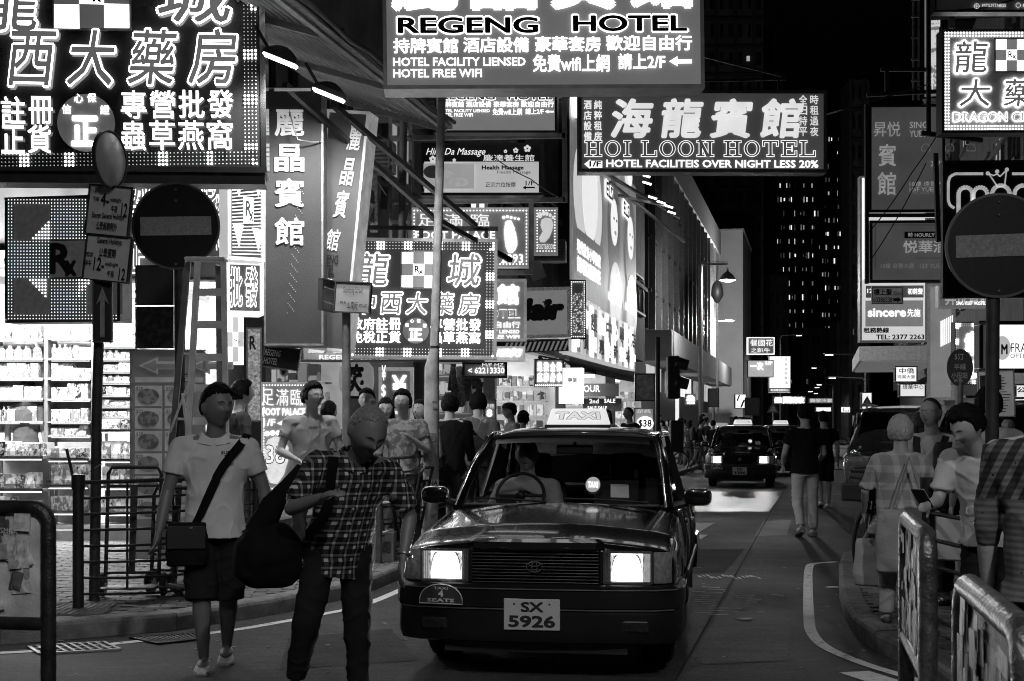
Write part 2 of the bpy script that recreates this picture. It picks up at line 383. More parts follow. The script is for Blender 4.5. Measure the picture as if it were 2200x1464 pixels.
def pavement(name, kerb, far, hgt, bricks_dir, region, seed, keep=300, kg=.20, ymax=17.4):
    """raised footway: base slab, kerb stones along its edge, paving bricks on top"""
    inner = offset(kerb, .16); poly = inner+far
    base = MB().prism([(p[0], p[1], -.05) for p in poly], (0, 0, hgt-.012+.05)).build(name, MAT(.10, .9, bump=.4, bs=90), kind='structure')
    km = MAT(kg, .8, ns=9, na=.4, bump=.5, bs=70); r_ = random.Random(seed)
    for a, b_ in zip(kerb, kerb[1:]):
        a, b_ = V((*a, 0)), V((*b_, 0)); L_ = (b_-a).length; n = max(1, round(L_/.9)); t = (b_-a)/L_; nn = V((-t.y, t.x, 0))
        if a.y > 30: n = max(1, round(L_/4))
        for i in range(n):
            p = a+t*(L_*i/n+.006); q = a+t*(L_*(i+1)/n-.006); dz = r_.uniform(-.004, .004)
            prof = [(0, -.05), (0, hgt-.03), (.012, hgt-.008), (.035, hgt+.001), (.155, hgt+.003), (.155, -.05)]
            MB().rings([[c+nn*o_+V((0, 0, z+dz)) for o_, z in prof] for c in (p, q)]).build('kerb_stone', km, base)
    # bricks
    bx, by = V((cos(bricks_dir), sin(bricks_dir))), V((-sin(bricks_dir), cos(bricks_dir))); c = []
    (ax, ay), R_ = region
    for i in range(-R_*11, R_*11):
        for j in range(-R_*6, R_*6):
            p = V((ax, ay))+bx*(j*.21+(.105 if i % 2 else 0))+by*(i*.107)
            if p.y < ymax and abs(p.x)*F/max(p.y, 1) < 1180 and inside((p.x, p.y), poly) and inside((p.x+.07*(-1 if name == 'sidewalk' else 1), p.y+.06), poly): c.append(p)
    c.sort(key=lambda p: p.y)
    d = .004; bm = MB(); x, y, z = .1, .0485, .03
    vs = [(-x, -y, -z), (x, -y, -z), (x, y, -z), (-x, y, -z), (-x, -y, -d), (x, -y, -d), (x, y, -d), (-x, y, -d), (-x+d, -y+d, 0), (x-d, -y+d, 0), (x-d, y-d, 0), (-x+d, y-d, 0)]
    fs = [(0, 1, 5, 4), (1, 2, 6, 5), (2, 3, 7, 6), (3, 0, 4, 7), (4, 5, 9, 8), (5, 6, 10, 9), (6, 7, 11, 10), (7, 4, 8, 11), (8, 9, 10, 11)]
    mats = [MAT(g_, .75, ns=16, na=.35, bump=.4, bs=60) for g_ in (.11, .145, .18)]
    mes = []
    for m_ in mats:
        o = MB()._add(vs, fs).build('paving_brick', m_); mes.append(o.data); C.objects.unlink(o); bpy.data.objects.remove(o)
    rest = MB()
    def clear(p): return not any((p-V(t_)).length < .0 for t_ in ())
    for k, p in enumerate(c):
        if any(abs((p-q).dot(bx)) < .255 and abs((p-q).dot(by)) < .2 for q in HOLES): continue
        rz = bricks_dir+r_.uniform(-.012, .012); zz = hgt+r_.uniform(-.002, .003)
        if k < keep:
            o = bpy.data.objects.new('paving_brick', r_.choice(mes)); C.objects.link(o); o.parent = base; o.location = (p.x, p.y, zz); o.rotation_euler = (r_.uniform(-.01, .01), r_.uniform(-.01, .01), rz)
        else:
            cs, sn = cos(rz), sin(rz); rest._add([(v[0]*cs-v[1]*sn+p.x, v[0]*sn+v[1]*cs+p.y, v[2]+zz) for v in vs], fs)
    if len(c) > keep: rest.build('paving', mats[1], base, kind='stuff')
    return base
HOLES = []
tact = []
for i in range(5):
    for j in range(2): tact.append(V((-3.15-.30*i-.05*j, 10.35+.02*i+.3*j)))
for i in range(12):
    for j in range(3):
        q = V((-1.62, 12.6))+V(SD[:2])*(.3*i)+V((-SD.y, SD.x))*(.3*j); tact.append(q)
HOLES = tact[:]
left = pavement('sidewalk', KL, [(-4, 48.2), (-30, 48.2), (-30, 9.2)], .13, RD(5), ((-3, 13), 5), 3)
tm = MAT(.17, .8, bump=.4, bs=80); m = MB().box((0, 0, -.01), (.292, .292, .024), bevel=.004)
for i in range(6):
    for j in range(6): m.lathe([(.017, -.001), (.013, .005), (.006, .006)], c=(-.12+.048*i, -.12+.048*j, .002), n=6)
t0 = m.build('tactile_tile', tm); tmesh = t0.data; bpy.data.objects.remove(t0)
for i, p in enumerate(tact):
    o = bpy.data.objects.new('tactile_tile', tmesh); C.objects.link(o); o.parent = left; o.location = (p.x, p.y, .133); o.rotation_euler = (0, 0, RD(2) if i < 10 else -STREET)
HOLES = []
# the corner footway on the right: a rounded kerb
KR = [(1.6, 4.2), (2.15, 6.2), (2.42, 7.6), (2.50, 8.6), (2.44, 9.4), (2.47, 10.1), (2.60, 10.9), (2.86, 12.2), (3.30, 14.1), (3.60, 15.2), (3.84, 15.6), (4.3, 15.75), (7.4, 15.9)][::-1]
right = pavement('corner_pavement', KR, [(3.2, 4.2), (9, 4.2), (9, 15.9)], .13, RD(-3), ((3.6, 10), 6), 5, keep=300, kg=.16, ymax=15.7)
KR2 = [(8.2, 26.5), (9.4, 31), (34, 145)][::-1]
MB().prism([(8.35, 26, -.02), (9.6, 31, -.02), (34.2, 145, -.02), (60, 145, -.02), (60, 26, -.02)], (0, 0, .15)).build('pavement', MAT(.12, .85, ns=3, bump=.3), kind='structure')
MB().prism([(14.2, 60, -.02), (32, 145, -.02), (-10, 145, -.02), (-10, 60, -.02)], (0, 0, .15)).build('pavement', MAT(.12, .85, ns=3, bump=.3), kind='structure')

# painted lines, slabs, joints
wp = MAT(.75, .75, kind='worn')
def strip(name, pts, wd, mat, z=.004, label=None):
    m = MB(); a = offset(pts, wd/2); b_ = offset(pts, -wd/2)
    for i in range(len(pts)-1): m.face([(*a[i], z), (*a[i+1], z), (*b_[i+1], z), (*b_[i], z)])
    return m.build(name, mat, kind='structure')
def gp(l): return [tuple(G(*p)[:2]) for p in l]
def fine(pts, n=8):
    out = []
    for i in range(len(pts)-1):
        p0 = V(pts[max(i-1, 0)]); p1 = V(pts[i]); p2 = V(pts[i+1]); p3 = V(pts[min(i+2, len(pts)-1)])
        for k in range(n):
            t = k/n; out.append(tuple(.5*((2*p1)+(p2-p0)*t+(2*p0-5*p1+4*p2-p3)*t*t+(3*p1-p0-3*p2+p3)*t**3)))
    return out+[tuple(pts[-1])]
strip('road_line', fine(gp([(-60, 1405), (62, 1401), (268, 1382), (478, 1358), (585, 1341), (702, 1319), (775, 1303), (862, 1268), (925, 1235)])), .09, wp)
strip('road_line', fine(gp([(1800, 1208), (1750, 1212), (1738, 1222), (1736, 1260), (1738, 1330), (1745, 1362), (1775, 1392), (1850, 1425), (1955, 1458), (2080, 1500)])), .085, wp)
strip('road_line', gp([(1850, 1462), (1915, 1458)]), .5, wp)
for a, b_ in (((1682, 1056), (1440, 1482)), ((1480, 1236), (1760, 1222)), ((1793, 1070), (1795, 1095))):
    strip('road_joint', gp([a, b_]), .016, MAT(.012, .9, bump=.6), .0035)
    p = gp([a, b_]); strip('road_joint_edge', [(x+.016, y) for x, y in p], .007, MAT(.10, .8, kind='worn'), .0045)
m = MB(); m.face([(p.x, p.y, .004) for p in (G(1440, 1057), G(1683, 1057), G(1652, 1100), G(1440, 1100))])
m.build('road_patch', MAT(.07, .36, ns=2, na=.3, bump=.45, bs=45, spec=.7), kind='structure')
for y0, y1 in ((1010, 1013), (1034, 1036)):
    m = MB(); m.face([(p.x, p.y, .004) for p in (G(1500, y0), G(1790, y0), G(1790, y1), G(1500, y1))]); m.build('road_joint', MAT(.02, .8), kind='structure')
m = MB(); m.face([(p.x, p.y, .005) for p in (G(1490, 1124), G(1537, 1124), G(1492, 1150), G(1480, 1150))]); m.build('road_arrow_mark', wp, kind='structure')
m = MB(); m.face([(p.x, p.y, .0055) for p in (G(1488, 1150), G(1521, 1150), G(1505, 1160), G(1478, 1160))]); m.build('road_arrow_mark', wp, kind='structure')
r2 = random.Random(5)
for k in range(46):                        # half-worn strokes of painted road lettering, seen nearly edge on
    if k < 14: px, py, L_ = 1483+r2.uniform(0, 40), 1262+k*4.6, r2.uniform(18, 46)
    elif k < 30: px, py, L_ = r2.uniform(1575, 1660), r2.uniform(1278, 1318), r2.uniform(8, 32)
    else: px, py, L_ = 1500+(k-30)*8.5, 1240+r2.uniform(-3, 3), 7
    a, b_ = G(px, py), G(px+L_, py+r2.uniform(-1, 2)); hh = .03 if k < 30 else .16
    m = MB(); m.face([(a.x, a.y-hh/2, .0045), (b_.x, b_.y-hh/2, .0045), (b_.x, b_.y+hh/2, .0045), (a.x, a.y+hh/2, .0045)]); m.build('road_lettering_stroke', MAT(.5, .7), kind='structure')
for k in range(9):                         # zebra-like dashes by the far taxi
    a, b_ = G(1622+k*7, 1046), G(1622+k*7+4.5, 1042); m = MB(); m.face([(a.x, a.y, .005), (a.x+.05, a.y, .005), (b_.x+.05, b_.y, .005), (b_.x, b_.y, .005)]); m.build('road_dash', wp, kind='structure')
for k, (q, g_, ro) in enumerate(((((1500, 1180), (1600, 1180), (1555, 1232), (1462, 1232)), .030, .85), (((1640, 1120), (1700, 1118), (1690, 1150), (1622, 1152)), .060, .6), (((620, 1372), (840, 1352), (900, 1420), (600, 1440)), .034, .8), (((1500, 1350), (1700, 1345), (1690, 1420), (1480, 1430)), .055, .7), (((1745, 1080), (1800, 1080), (1800, 1110), (1740, 1110)), .028, .8))):
    m = MB(); m.face([(p.x, p.y, .0025) for p in (G(*a) for a in q)]); m.build('road_repair', MAT(g_, ro, ns=2, na=.4, bump=.4, bs=150, kind='asphalt', spec=.3), kind='structure')
m = MB()                                   # litter, chips and old gum on the road
for k in range(260):
    x, y = r2.uniform(-4, 3), r2.uniform(8.2, 16); s_ = r2.uniform(.006, .02); m.prism([(x+s_*cos(t)*r2.uniform(.5, 1.6), y+s_*sin(t), .0045) for t in (0, 1.3, 2.4, 3.6, 5)], (0, 0, .002))
m.build('road_grit', MAT(.3, .8), kind='stuff')
# gratings
def grating(px0, py0, px1, py1, px2, py2, px3, py3, n, label, bright):
    q = [G(*a) for a in ((px0, py0), (px1, py1), (px2, py2), (px3, py3))]; c = sum(q, V())/4
    t = thing('drain_grating', label, 'drain grating', (c.x, c.y, 0), world=True)
    MB().prism([(p.x, p.y, .003) for p in q], (0, 0, .003)).build('pit', MAT(.008, .9), t)
    mt = MAT(.30 if bright else .035, .5, .6, bump=.3)
    m = MB()
    for i in range(4): a, b_ = q[i], q[(i+1) % 4]; m.bar((a.x, a.y, .008), (b_.x, b_.y, .008), .025, .012)
    m.build('frame', mt, t)
    for i in range(1, n):
        a = q[0].lerp(q[1], i/n); b_ = q[3].lerp(q[2], i/n); MB().bar((a.x, a.y, .0085), (b_.x, b_.y, .0085), .022, .01).build('bar', mt, t)
    for k in (.33, .66): a = q[0].lerp(q[3], k); b_ = q[1].lerp(q[2], k); MB().bar((a.x, a.y, .0075), (b_.x, b_.y, .0075), .012, .008).build('cross_bar', mt, t)
grating(85, 1407, 258, 1398, 222, 1382, 60, 1391, 9, 'light steel drain grating in the gutter left of the parking barrier leg', 1)
grating(340, 1386, 448, 1374, 440, 1362, 280, 1372, 14, 'dark cast iron drain grating in the gutter near the white sneakers', 0)
MB().box((10.6, 47.0, .02), (1.2, .5, .02)).build('manhole_cover', dsteel, left)
# ================================================================ BUILDINGS
SX = V((cos(STREET), -sin(STREET), 0))   # across the street, to the right
def sbox(m, o, du, dv, z0, z1):
    """box with its near left corner at o, du along the street, dv across (to the left if negative)"""
    o = V(o); a = SD*du; b_ = SX*dv
    m.prism([o+V((0, 0, z0)), o+a+V((0, 0, z0)), o+a+b_+V((0, 0, z0)), o+b_+V((0, 0, z0))], (0, 0, z1-z0)); return m
def building(name, label, o, du, dv, h, mat, floors=0, fh=3., nw=4, side='front', z0=0, litp=.0, trim=None, seed=1, facade=True, nfront=3, wz=.9):
    """a block along the street with windows in its street face and in the face that looks at the camera"""
    r_ = random.Random(seed); o = V((*o, 0)); t = thing(name, label, 'building', o, -STREET, world=False)
    b = MB().box((dv/2, du/2, (z0+h)/2), (abs(dv), du, h-z0)).build('wall', mat, t)
    trim = trim or mat; out = 1 if dv < 0 else -1      # the street face is at local x=0
    fm_, gl, lt = MAT(.12, .6), MAT(.03, .15, spec=.8), [LIT(e, na=.4, ns=4) for e in (.25, .6, 1.2)]
    cnt = [0]; far = MB(); farl = MB()
    def window(c, w_, hh, axis, lit):
        cnt[0] += 1
        dx = V((0, 1, 0)) if axis == 'x' else V((1, 0, 0)); nn = V((out, 0, 0)) if axis == 'x' else V((0, -1, 0))
        def slab(m, u, z, ww, hz, d, off): 
            cc = c+dx*u+V((0, 0, z))+nn*off; m.box(cc, (d, ww, hz) if axis == 'x' else (ww, d, hz)); return m
        if cnt[0] > 90: slab(farl if lit else far, 0, 0, w_, hh, .05, .02); return
        m = MB(); slab(m, 0, hh/2, w_+.14, .07, .12, .05); slab(m, 0, -hh/2, w_+.2, .09, .18, .08); slab(m, -w_/2, 0, .06, hh-.16, .1, .05); slab(m, w_/2, 0, .06, hh-.16, .1, .05); slab(m, 0, 0, .05, hh-.16, .08, .045)
        fr = m.build('window', fm_, t)
        slab(MB(), 0, 0, w_-.1, hh-.1, .02, .012).build('pane', r_.choice(lt) if lit else gl, fr)
    for f in range(floors):
        z = z0+fh*(f+.55)+wz
        if z+1 > h: break
        if facade:
            for i in range(nw):
                y = du*(i+.5)/nw
                window(V((0, y, z)), du/nw*.55, fh*.48, 'x', r_.random() < litp)
        for i in range(nfront):
            x = dv*(i+.5)/nfront; window(V((x, 0, z)), abs(dv)/nfront*.42, fh*.42, 'y', r_.random() < litp)
        MB().box((out*.06, du/2, z0+fh*(f+1)-.12), (.14, du+.1, .16)).build('string_course', trim, t)
    if cnt[0] > 90:
        far.build('windows_far', gl, t, kind='stuff'); farl.build('lit_windows_far', lt[1], t, kind='stuff')
    return t
dk = MAT(.07, .9, ns=1.5, na=.5, bump=.4, bs=8); dk2 = MAT(.11, .85, ns=2, na=.5, bump=.4, bs=8, kind='brickprint')
# left row ------------------------------------------------
tong = building('tenement_building', 'old dark tenement block with barred windows behind the hanging hotel signs', (-3.62, 17.7), 17.5, -13, 26, MAT(.34, .85, ns=1.2, na=.5, bump=.5, bs=6), 7, 3.1, 6, z0=3.9, trim=MAT(.35, .8), seed=2, litp=.2, nfront=4)  # some panes lit, added to brighten the dark upper wall
for f in range(4):                         # cage balconies on the camera side
    for k in range(3):
        z = 5.2+f*3.1; x = -1.2-k*3.1
        t = thing('balcony_grille', ['railed balcony above the ribbed awning, %s row', 'barred balcony left of the awning lamp, %s row', 'barred balcony hidden behind the pharmacy sign, %s row'][k] % ['lowest', 'second', 'third', 'fourth'][f], 'balcony', tong.location+V((0, 0, 0)), -STREET)
        MB().box((x, -.5, z), (2.2, 1., .1)).build('slab', conc, t)
        m = MB(); m.bar((x-1.08, -.98, z+1.15), (x+1.08, -.98, z+1.15), .05); m.bar((x-1.08, -.98, z+.12), (x+1.08, -.98, z+.12), .04); m.build('rail', galv, t)
        for i in range(15): MB().bar((x-1.05+i*.15, -.98, z+.14), (x-1.05+i*.15, -.98, z+1.13), .022).build('baluster', galv, t)
building('corner_building', 'dark block holding the tall lit advertising billboard', (-7.6+.22*35.6+.1, 35.6), 25, -14, 13.5, dk, 1, 3.2, 5, z0=4.2, seed=3)
# modern building with light parapet band and dark curtain wall
o = V((lfac(62), 62)); mb_ = thing('glass_fronted_building', 'modern block with pale canopy band and dark ribbed glass front', 'building', (*o, 0), -STREET)
pal = MAT(.36, .7, ns=2, na=.12)
MB().box((-9, 21, 10), (18, 42, 8.4)).build('wall', MAT(.05, .3), mb_)
MB().box((-8.2, 21, 5.0), (18.6, 43, 1.35)).build('canopy_band', pal, mb_)
MB().box((-8.9, 21.2, 14.9), (18.4, 43, 1.7)).build('parapet', pal, mb_)
MB().box((-9.6, 21, 2.1), (18, 42, 4.3)).build('shop_floor', MAT(.06, .5), mb_)
for i in range(16): MB().box((.12, .5+i*2.7, 9.9), (.3, .18, 8.3)).build('mullion', MAT(.12, .5), mb_)
for i in range(3): MB().box((.06, 21, 7.5+i*2.4), (.14, 42, .14)).build('transom', MAT(.10, .5), mb_)
for i in range(5): MB().box((.02, 1.9+i*8, 3.6), (.1, 5.5, 1.1)).build('lit_fascia', LIT([.5, .12, .9, .2, .4][i], na=.6, ns=1.2), mb_)
for i in range(6): MB().box((-1.0-i*.9, .6+.3*i, 4.28), (.6, .25, .05)).build('soffit_light', LIT(3), mb_)
MB().box((.7, 6, 3.0), (.05, 1.3, 3.6)).build('lit_pillar', LIT(.8), mb_)
# blank grey block
gb = thing('blank_grey_building', 'blank windowless grey block beyond the street lamp', 'building', (*P(1596, 912, 112)[:2], 0), -STREET)
MB().box((-5.4, 7, 9.6), (10.8, 14, 15)).build('wall', MAT(.5, .8, ns=.5, na=.15), gb)
MB().box((-5.4, 7, 17.16), (11, 14.2, .12)).build('coping', pal, gb)
MB().box((-5.2, 7, 1.05), (10.2, 13.6, 2.1)).build('ground_floor', MAT(.05, .7), gb)
# towers ----------------------------------------------------
def tower(name, label, x0, x1, ytop, Y, dep, seed, litp, cols, fh=3.0, mat=None, lit_cols=None):
    a, b_ = P(x0, 912, Y), P(x1, 912, Y); w_ = b_.x-a.x; h = P(x0, ytop, Y).z; r_ = random.Random(seed)
    t = thing(name, label, 'building', ((a.x+b_.x)/2, Y, 0), 0)
    MB().box((0, dep/2, h/2), (w_, dep, h)).build('wall', mat or dk, t)
    gl = MAT(.012, .3); lts = [LIT(e, na=.5, ns=1.5) for e in (.04, .12, .35, 1.1)]; n = 0; dm = MB(); lm = MB(); fr = MB()
    for f in range(int(h/fh)-1, -1, -1):
        for c in range(cols):
            x = -w_/2+w_*(c+.5)/cols; z = fh*(f+.6); p = litp*(2.6 if lit_cols and c in lit_cols else .6 if lit_cols else 1)
            ww = w_/cols*r_.uniform(.3, .55)
            if r_.random() < p and n < 190:
                n += 1; wz_ = r_.uniform(.5, 1.3); o = MB().box((x+r_.uniform(-.2, .2), -.04, z), (ww*r_.uniform(.5, 1), .06, wz_)).build('lit_window', r_.choice(lts), t)
            else: dm.box((x, -.03, z), (ww, .05, 1.4))
        fr.box((0, -.25, fh*f), (w_, .5, .18))
    for c in range(0, cols+1, 2): fr.box((-w_/2+w_*c/cols, -.15, h/2), (.35, .3, h))
    dm.build('dark_windows', gl, t, kind='stuff'); fr.build('ledges', MAT(.06, .9, ns=1), t, kind='stuff')
    return t
tower('residential_tower', 'tall dark residential slab left of the night sky gap', 1500, 1640, -260, 150, 30, 4, .02, 7, mat=MAT(.10, .9, ns=.4, na=.4))
tower('residential_tower', 'narrow dark tower rising behind the HOI LOON sign', 1560, 1660, 60, 185, 20, 5, .012, 6)
tower('apartment_tower', 'distant apartment tower dotted with many small lit windows', 1668, 1760, 330, 300, 25, 6, .34, 15, lit_cols=(1, 4, 6, 9, 12))
tower('apartment_tower', 'second lit apartment tower, right of the dotted one', 1757, 1836, 260, 310, 25, 8, .32, 12, lit_cols=(2, 3, 6, 9))
tower('corner_tower', 'dark tower with one pale corner strip behind the hostel banners', 1826, 1868, 172, 140, 4, 9, .05, 3)
tower('low_block', 'low dark apartment block closing the end of the street on the left', 1610, 1690, 590, 170, 15, 10, .05, 6)
tower('low_block', 'wide low block with scattered lit rooms at the street end', 1680, 1850, 705, 205, 15, 12, .07, 14)
tower('stepped_block', 'dark stepped block behind the phone number sign', 1800, 1880, 690, 150, 4, 13, .05, 7)
# right row ---------------------------------------------------
rb = building('corner_shop_building', 'dark building behind the right hand hanging signs', (rfac(41), 41), 22, 16, 17, MAT(.09, .85, ns=1.5, na=.4), 4, 3.2, 6, z0=4.4, seed=14, litp=.12, nfront=4)
MB().box((8, 11, 2.2), (15.6, 22, 4.4)).build('shop_floor', MAT(.05, .6), rb)
rb2 = building('office_building', 'dark office row along the right side of the street', (rfac(64), 64), 50, 18, 20, dk2, 5, 3.2, 12, z0=4.2, seed=15, litp=.10, nfront=4)
MB().box((9.5, 25, 2.1), (18, 50, 4.2)).build('shop_floor', MAT(.05, .6), rb2)
cn = thing('entrance_canopy', 'pale cantilevered canopy over the right pavement beyond the vans', 'canopy', (rfac(66)-.2, 66, 0), -STREET)
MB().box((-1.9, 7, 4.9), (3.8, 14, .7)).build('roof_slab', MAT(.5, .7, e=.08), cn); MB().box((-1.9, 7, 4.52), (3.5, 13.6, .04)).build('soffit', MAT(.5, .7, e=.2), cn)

# ================================================================ PHARMACY, lit goods shop on the left corner
shop = thing('pharmacy_shop', 'brightly lit corner pharmacy with open shelves of goods', 'shop', (-6.2, 17.7, 0))
sw = MAT(.5, .6, ns=5); SHX0, SHX1 = -4.6, 2.55
MB().box(((SHX0+SHX1)/2, 3.0, 1.95), (SHX1-SHX0, .1, 3.9)).build('back_wall', sw, shop)
MB().box((SHX0-.05, 1.45, 1.95), (.1, 3.0, 3.9)).build('side_wall', sw, shop)
MB().box(((SHX0+SHX1)/2, 1.4, 3.65), (SHX1-SHX0-.04, 3.0, .12)).build('ceiling', MAT(.7, .6), shop)
MB().box(((SHX0+SHX1)/2, 1.0, .22), (SHX1-SHX0-.04, 3.6, .16)).build('plinth', MAT(.4, .6, bump=.3), shop)
MB().box(((SHX0+SHX1)/2, -.9, .19), (SHX1-SHX0-.04, .3, .12)).build('step', MAT(.3, .7, bump=.3), shop)
for k in range(4):
    for q in range(2):
        MB().bar((-4.3+k*1.7, .0+q*1.2, 3.56), (-2.9+k*1.7, .0+q*1.2, 3.56), .06).build('ceiling_tube', LIT(5), shop)
for k in range(2): lamp('ceiling_light', 'AREA', (-2.8+k*3.2, .1, 3.5), 330, 2.6, sy=.4, parent=shop)
for k in range(3): lamp('added_goods_lamp', 'AREA', (-3.6+k*2.4, -1.5, 3.3), 190, 1.6, (RD(58), 0, 0), shop, sy=.25); MB().box((-3.6+k*2.4, -1.56, 3.4), (1.7, .12, .08)).build('added_lamp_housing', dsteel, shop)  # unseen lamps and housings added to brighten the goods from the front
MB().box((2.50, 1.2, 1.95), (.1, 3.2, 3.9)).build('corner_pillar', MAT(.45, .4), shop)
goods = []
def shelf_unit(name, label, x0, x1, y, zs, dep=.4, back=True):
    t = thing(name, label, 'shelf', (0, 0, 0), world=False); cx = (x0+x1)/2
    if back: MB().box((cx, y+dep, (zs[0]+zs[-1])/2+.1), (x1-x0, .03, zs[-1]-zs[0]+.5)).build('back_panel', MAT(.35, .5), t)
    for x in (x0, x1): MB().box((x, y+dep/2, (zs[0]+zs[-1])/2+.1), (.03, dep-.03, zs[-1]-zs[0]+.5)).build('upright', MAT(.35, .4, .6), t)
    for z in zs:
        sh = MB().box((cx, y+dep/2-.01, z-.015), (x1-x0-.04, dep-.04, .022)).build('shelf_board', MAT(.22, .4), t)
        MB().box((cx, y+.002, z-.012), (x1-x0-.04, .016, .026)).build('price_rail', MAT(.3, .5, ns=60, na=.8), sh)
        MB().box((cx, y+.06, z-.034), (x1-x0-.1, .03, .010)).build('shelf_light', LIT(1.0), sh)
    return t
packm = MAT(kind='pack', r=.35); packe = MAT(kind='pack', r=.35, e=.15)  # packets glow faintly, standing in for shop light on them
bxm = []
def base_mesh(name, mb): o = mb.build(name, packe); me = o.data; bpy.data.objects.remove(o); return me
BOX = base_mesh('product_box', MB().box((0, 0, .5), (1, 1, 1)))
m = MB().lathe([(.5, 0), (.5, .68), (.2, .82), (.2, .86)], n=8); m.lathe([(.26, .86), (.26, 1)], n=8); BOT = base_mesh('product_bottle', m)
m = MB(); m.rings([[(x*.5*k, y*.5*d, z) for x, y in ((-1, -1), (1, -1), (1, 1), (-1, 1))] for z, k, d in ((0, .95, 1), (.1, 1, .9), (.85, 1, .5), (1, .96, .08))]); BAG = base_mesh('snack_packet', m)
r3 = random.Random(21)
ORD = ['', 'first', 'second', 'third', 'fourth', 'fifth', 'sixth', 'seventh', 'eighth', 'ninth', 'tenth', 'eleventh', 'twelfth', 'thirteenth', 'fourteenth']+['%dth' % i for i in range(15, 60)]
def fill(x0, x1, y, z, hmax, lab, group, cat, depth=.28, wr=(.05, .14), kind=None, cap=[0]):
    x = x0+.01; cnt = {}
    while x < x1-.04:
        w_ = r3.uniform(*wr); k = r3.random(); n = r3.choice((1, 2, 3, 4)); hh = hmax*r3.uniform(.62, .99); me = kind or (BOX if k < .62 else BOT if k < .8 else BAG)
        for i in range(n):
            if x+w_ > x1: break
            o = bpy.data.objects.new({BOX: 'product_box', BOT: 'product_bottle', BAG: 'snack_packet'}[me], me); C.objects.link(o)
            dd = depth*r3.uniform(.6, 1) if me is not BOT else w_; o.scale = (w_*.96, dd, hh); o.location = (x+w_/2, y+.05+dd/2+r3.uniform(0, .015), z+.001); o.rotation_euler = (0, 0, r3.uniform(-.05, .05) if me is not BOT else 0)
            x += w_; q_ = cnt[me] = cnt.get(me, 0)+1
            tag(o, '%s %s, %s from the left on %s' % (r3.choice(['printed', 'small', 'upright']) if me is not BAG else 'crimped', {BOX: 'carton', BOT: 'bottle', BAG: 'packet'}[me], ORD[q_], lab), cat, group)
        x += r3.uniform(.002, .008)
    return cap[0]
def shelfset(px0, px1, Y, rows, name, ulab, where):
    x0, x1 = P(px0, 0, Y).x, P(px1, 0, Y).x; zs = [P(0, py, Y).z for py in rows]
    shelf_unit(name, ulab, x0, x1, Y, zs[::1] if zs[0] < zs[-1] else zs[::-1])
    zz = sorted(zs); on = ['lowest', '2nd', '3rd', '4th', '5th', '6th', '7th', 'eighth from the bottom', 'ninth from the bottom', 'top']
    for i, z in enumerate(zz):
        hm = (zz[i+1]-z if i+1 < len(zz) else .25)-.05
        lb = 'the %s shelf, %s' % (on[i], where)
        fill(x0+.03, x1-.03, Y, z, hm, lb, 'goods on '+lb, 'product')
shelfset(-20, 96, 17.75, [728, 770, 812, 856, 905], 'wall_shelf', 'lit white shelf unit at the far left of the pharmacy', 'far left unit')
shelfset(99, 198, 17.70, [726, 770, 812, 857, 905, 935], 'wall_shelf', 'lit white shelf unit just left of the arrow sign pole', 'unit left of arrow pole')
shelfset(204, 296, 18.2, [742, 770, 796, 820, 847, 871, 895], 'wall_shelf', 'narrow lit shelf unit between arrow pole and menu banner', 'unit right of arrow pole')
def counter(px0, px1, Y, rows, dark, lab, where):
    x0, x1 = P(px0, 0, Y).x, P(px1, 0, Y).x; t = thing('display_rack', lab, 'display rack')
    for k, py in enumerate(rows):
        z = P(0, py, Y).z; MB().box(((x0+x1)/2, Y+.22, z-.02), (x1-x0, .42, .03)).build('tray', MAT(.3, .3, .5), t)
        MB().box(((x0+x1)/2, Y, z+.02), (x1-x0, .012, .07)).build('lip', GLASS(.8), t); MB().box(((x0+x1)/2, Y+.02, z-.045), (x1-x0-.05, .03, .012)).build('added_tray_glow', LIT(3.5), t)  # glowing strips added under the trays to brighten the racks
        top = P(0, rows[k-1], Y).z if k else z+.26
        lb = '%s, %s' % (['the top tray', 'the middle tray', 'the bottom tray', 'the floor tray'][k], where)
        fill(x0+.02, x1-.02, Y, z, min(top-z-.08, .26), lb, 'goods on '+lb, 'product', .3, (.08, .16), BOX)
    for x in (x0+.02, x1-.02): MB().bar((x, Y+.3, .3), (x, Y+.3, P(0, rows[0], Y).z), .03).build('post', steel, t)
    MB().box(((x0+x1)/2, Y+.42, .8), (x1-x0, .02, 1.0)).build('back_panel', MAT(.4, .5), t)
counter(-20, 92, 16.75, [980, 1050, 1100], 0, 'low display rack of small packets at the left frame edge', 'rack at left edge')
counter(100, 190, 16.9, [984, 1042, 1098], 0, 'low display rack with white cartons left of the arrow pole', 'rack left of arrow pole')
counter(210, 296, 17.0, [922, 986, 1044, 1100], 1, 'low display rack with dark slim boxes right of the arrow pole', 'rack right of arrow pole')
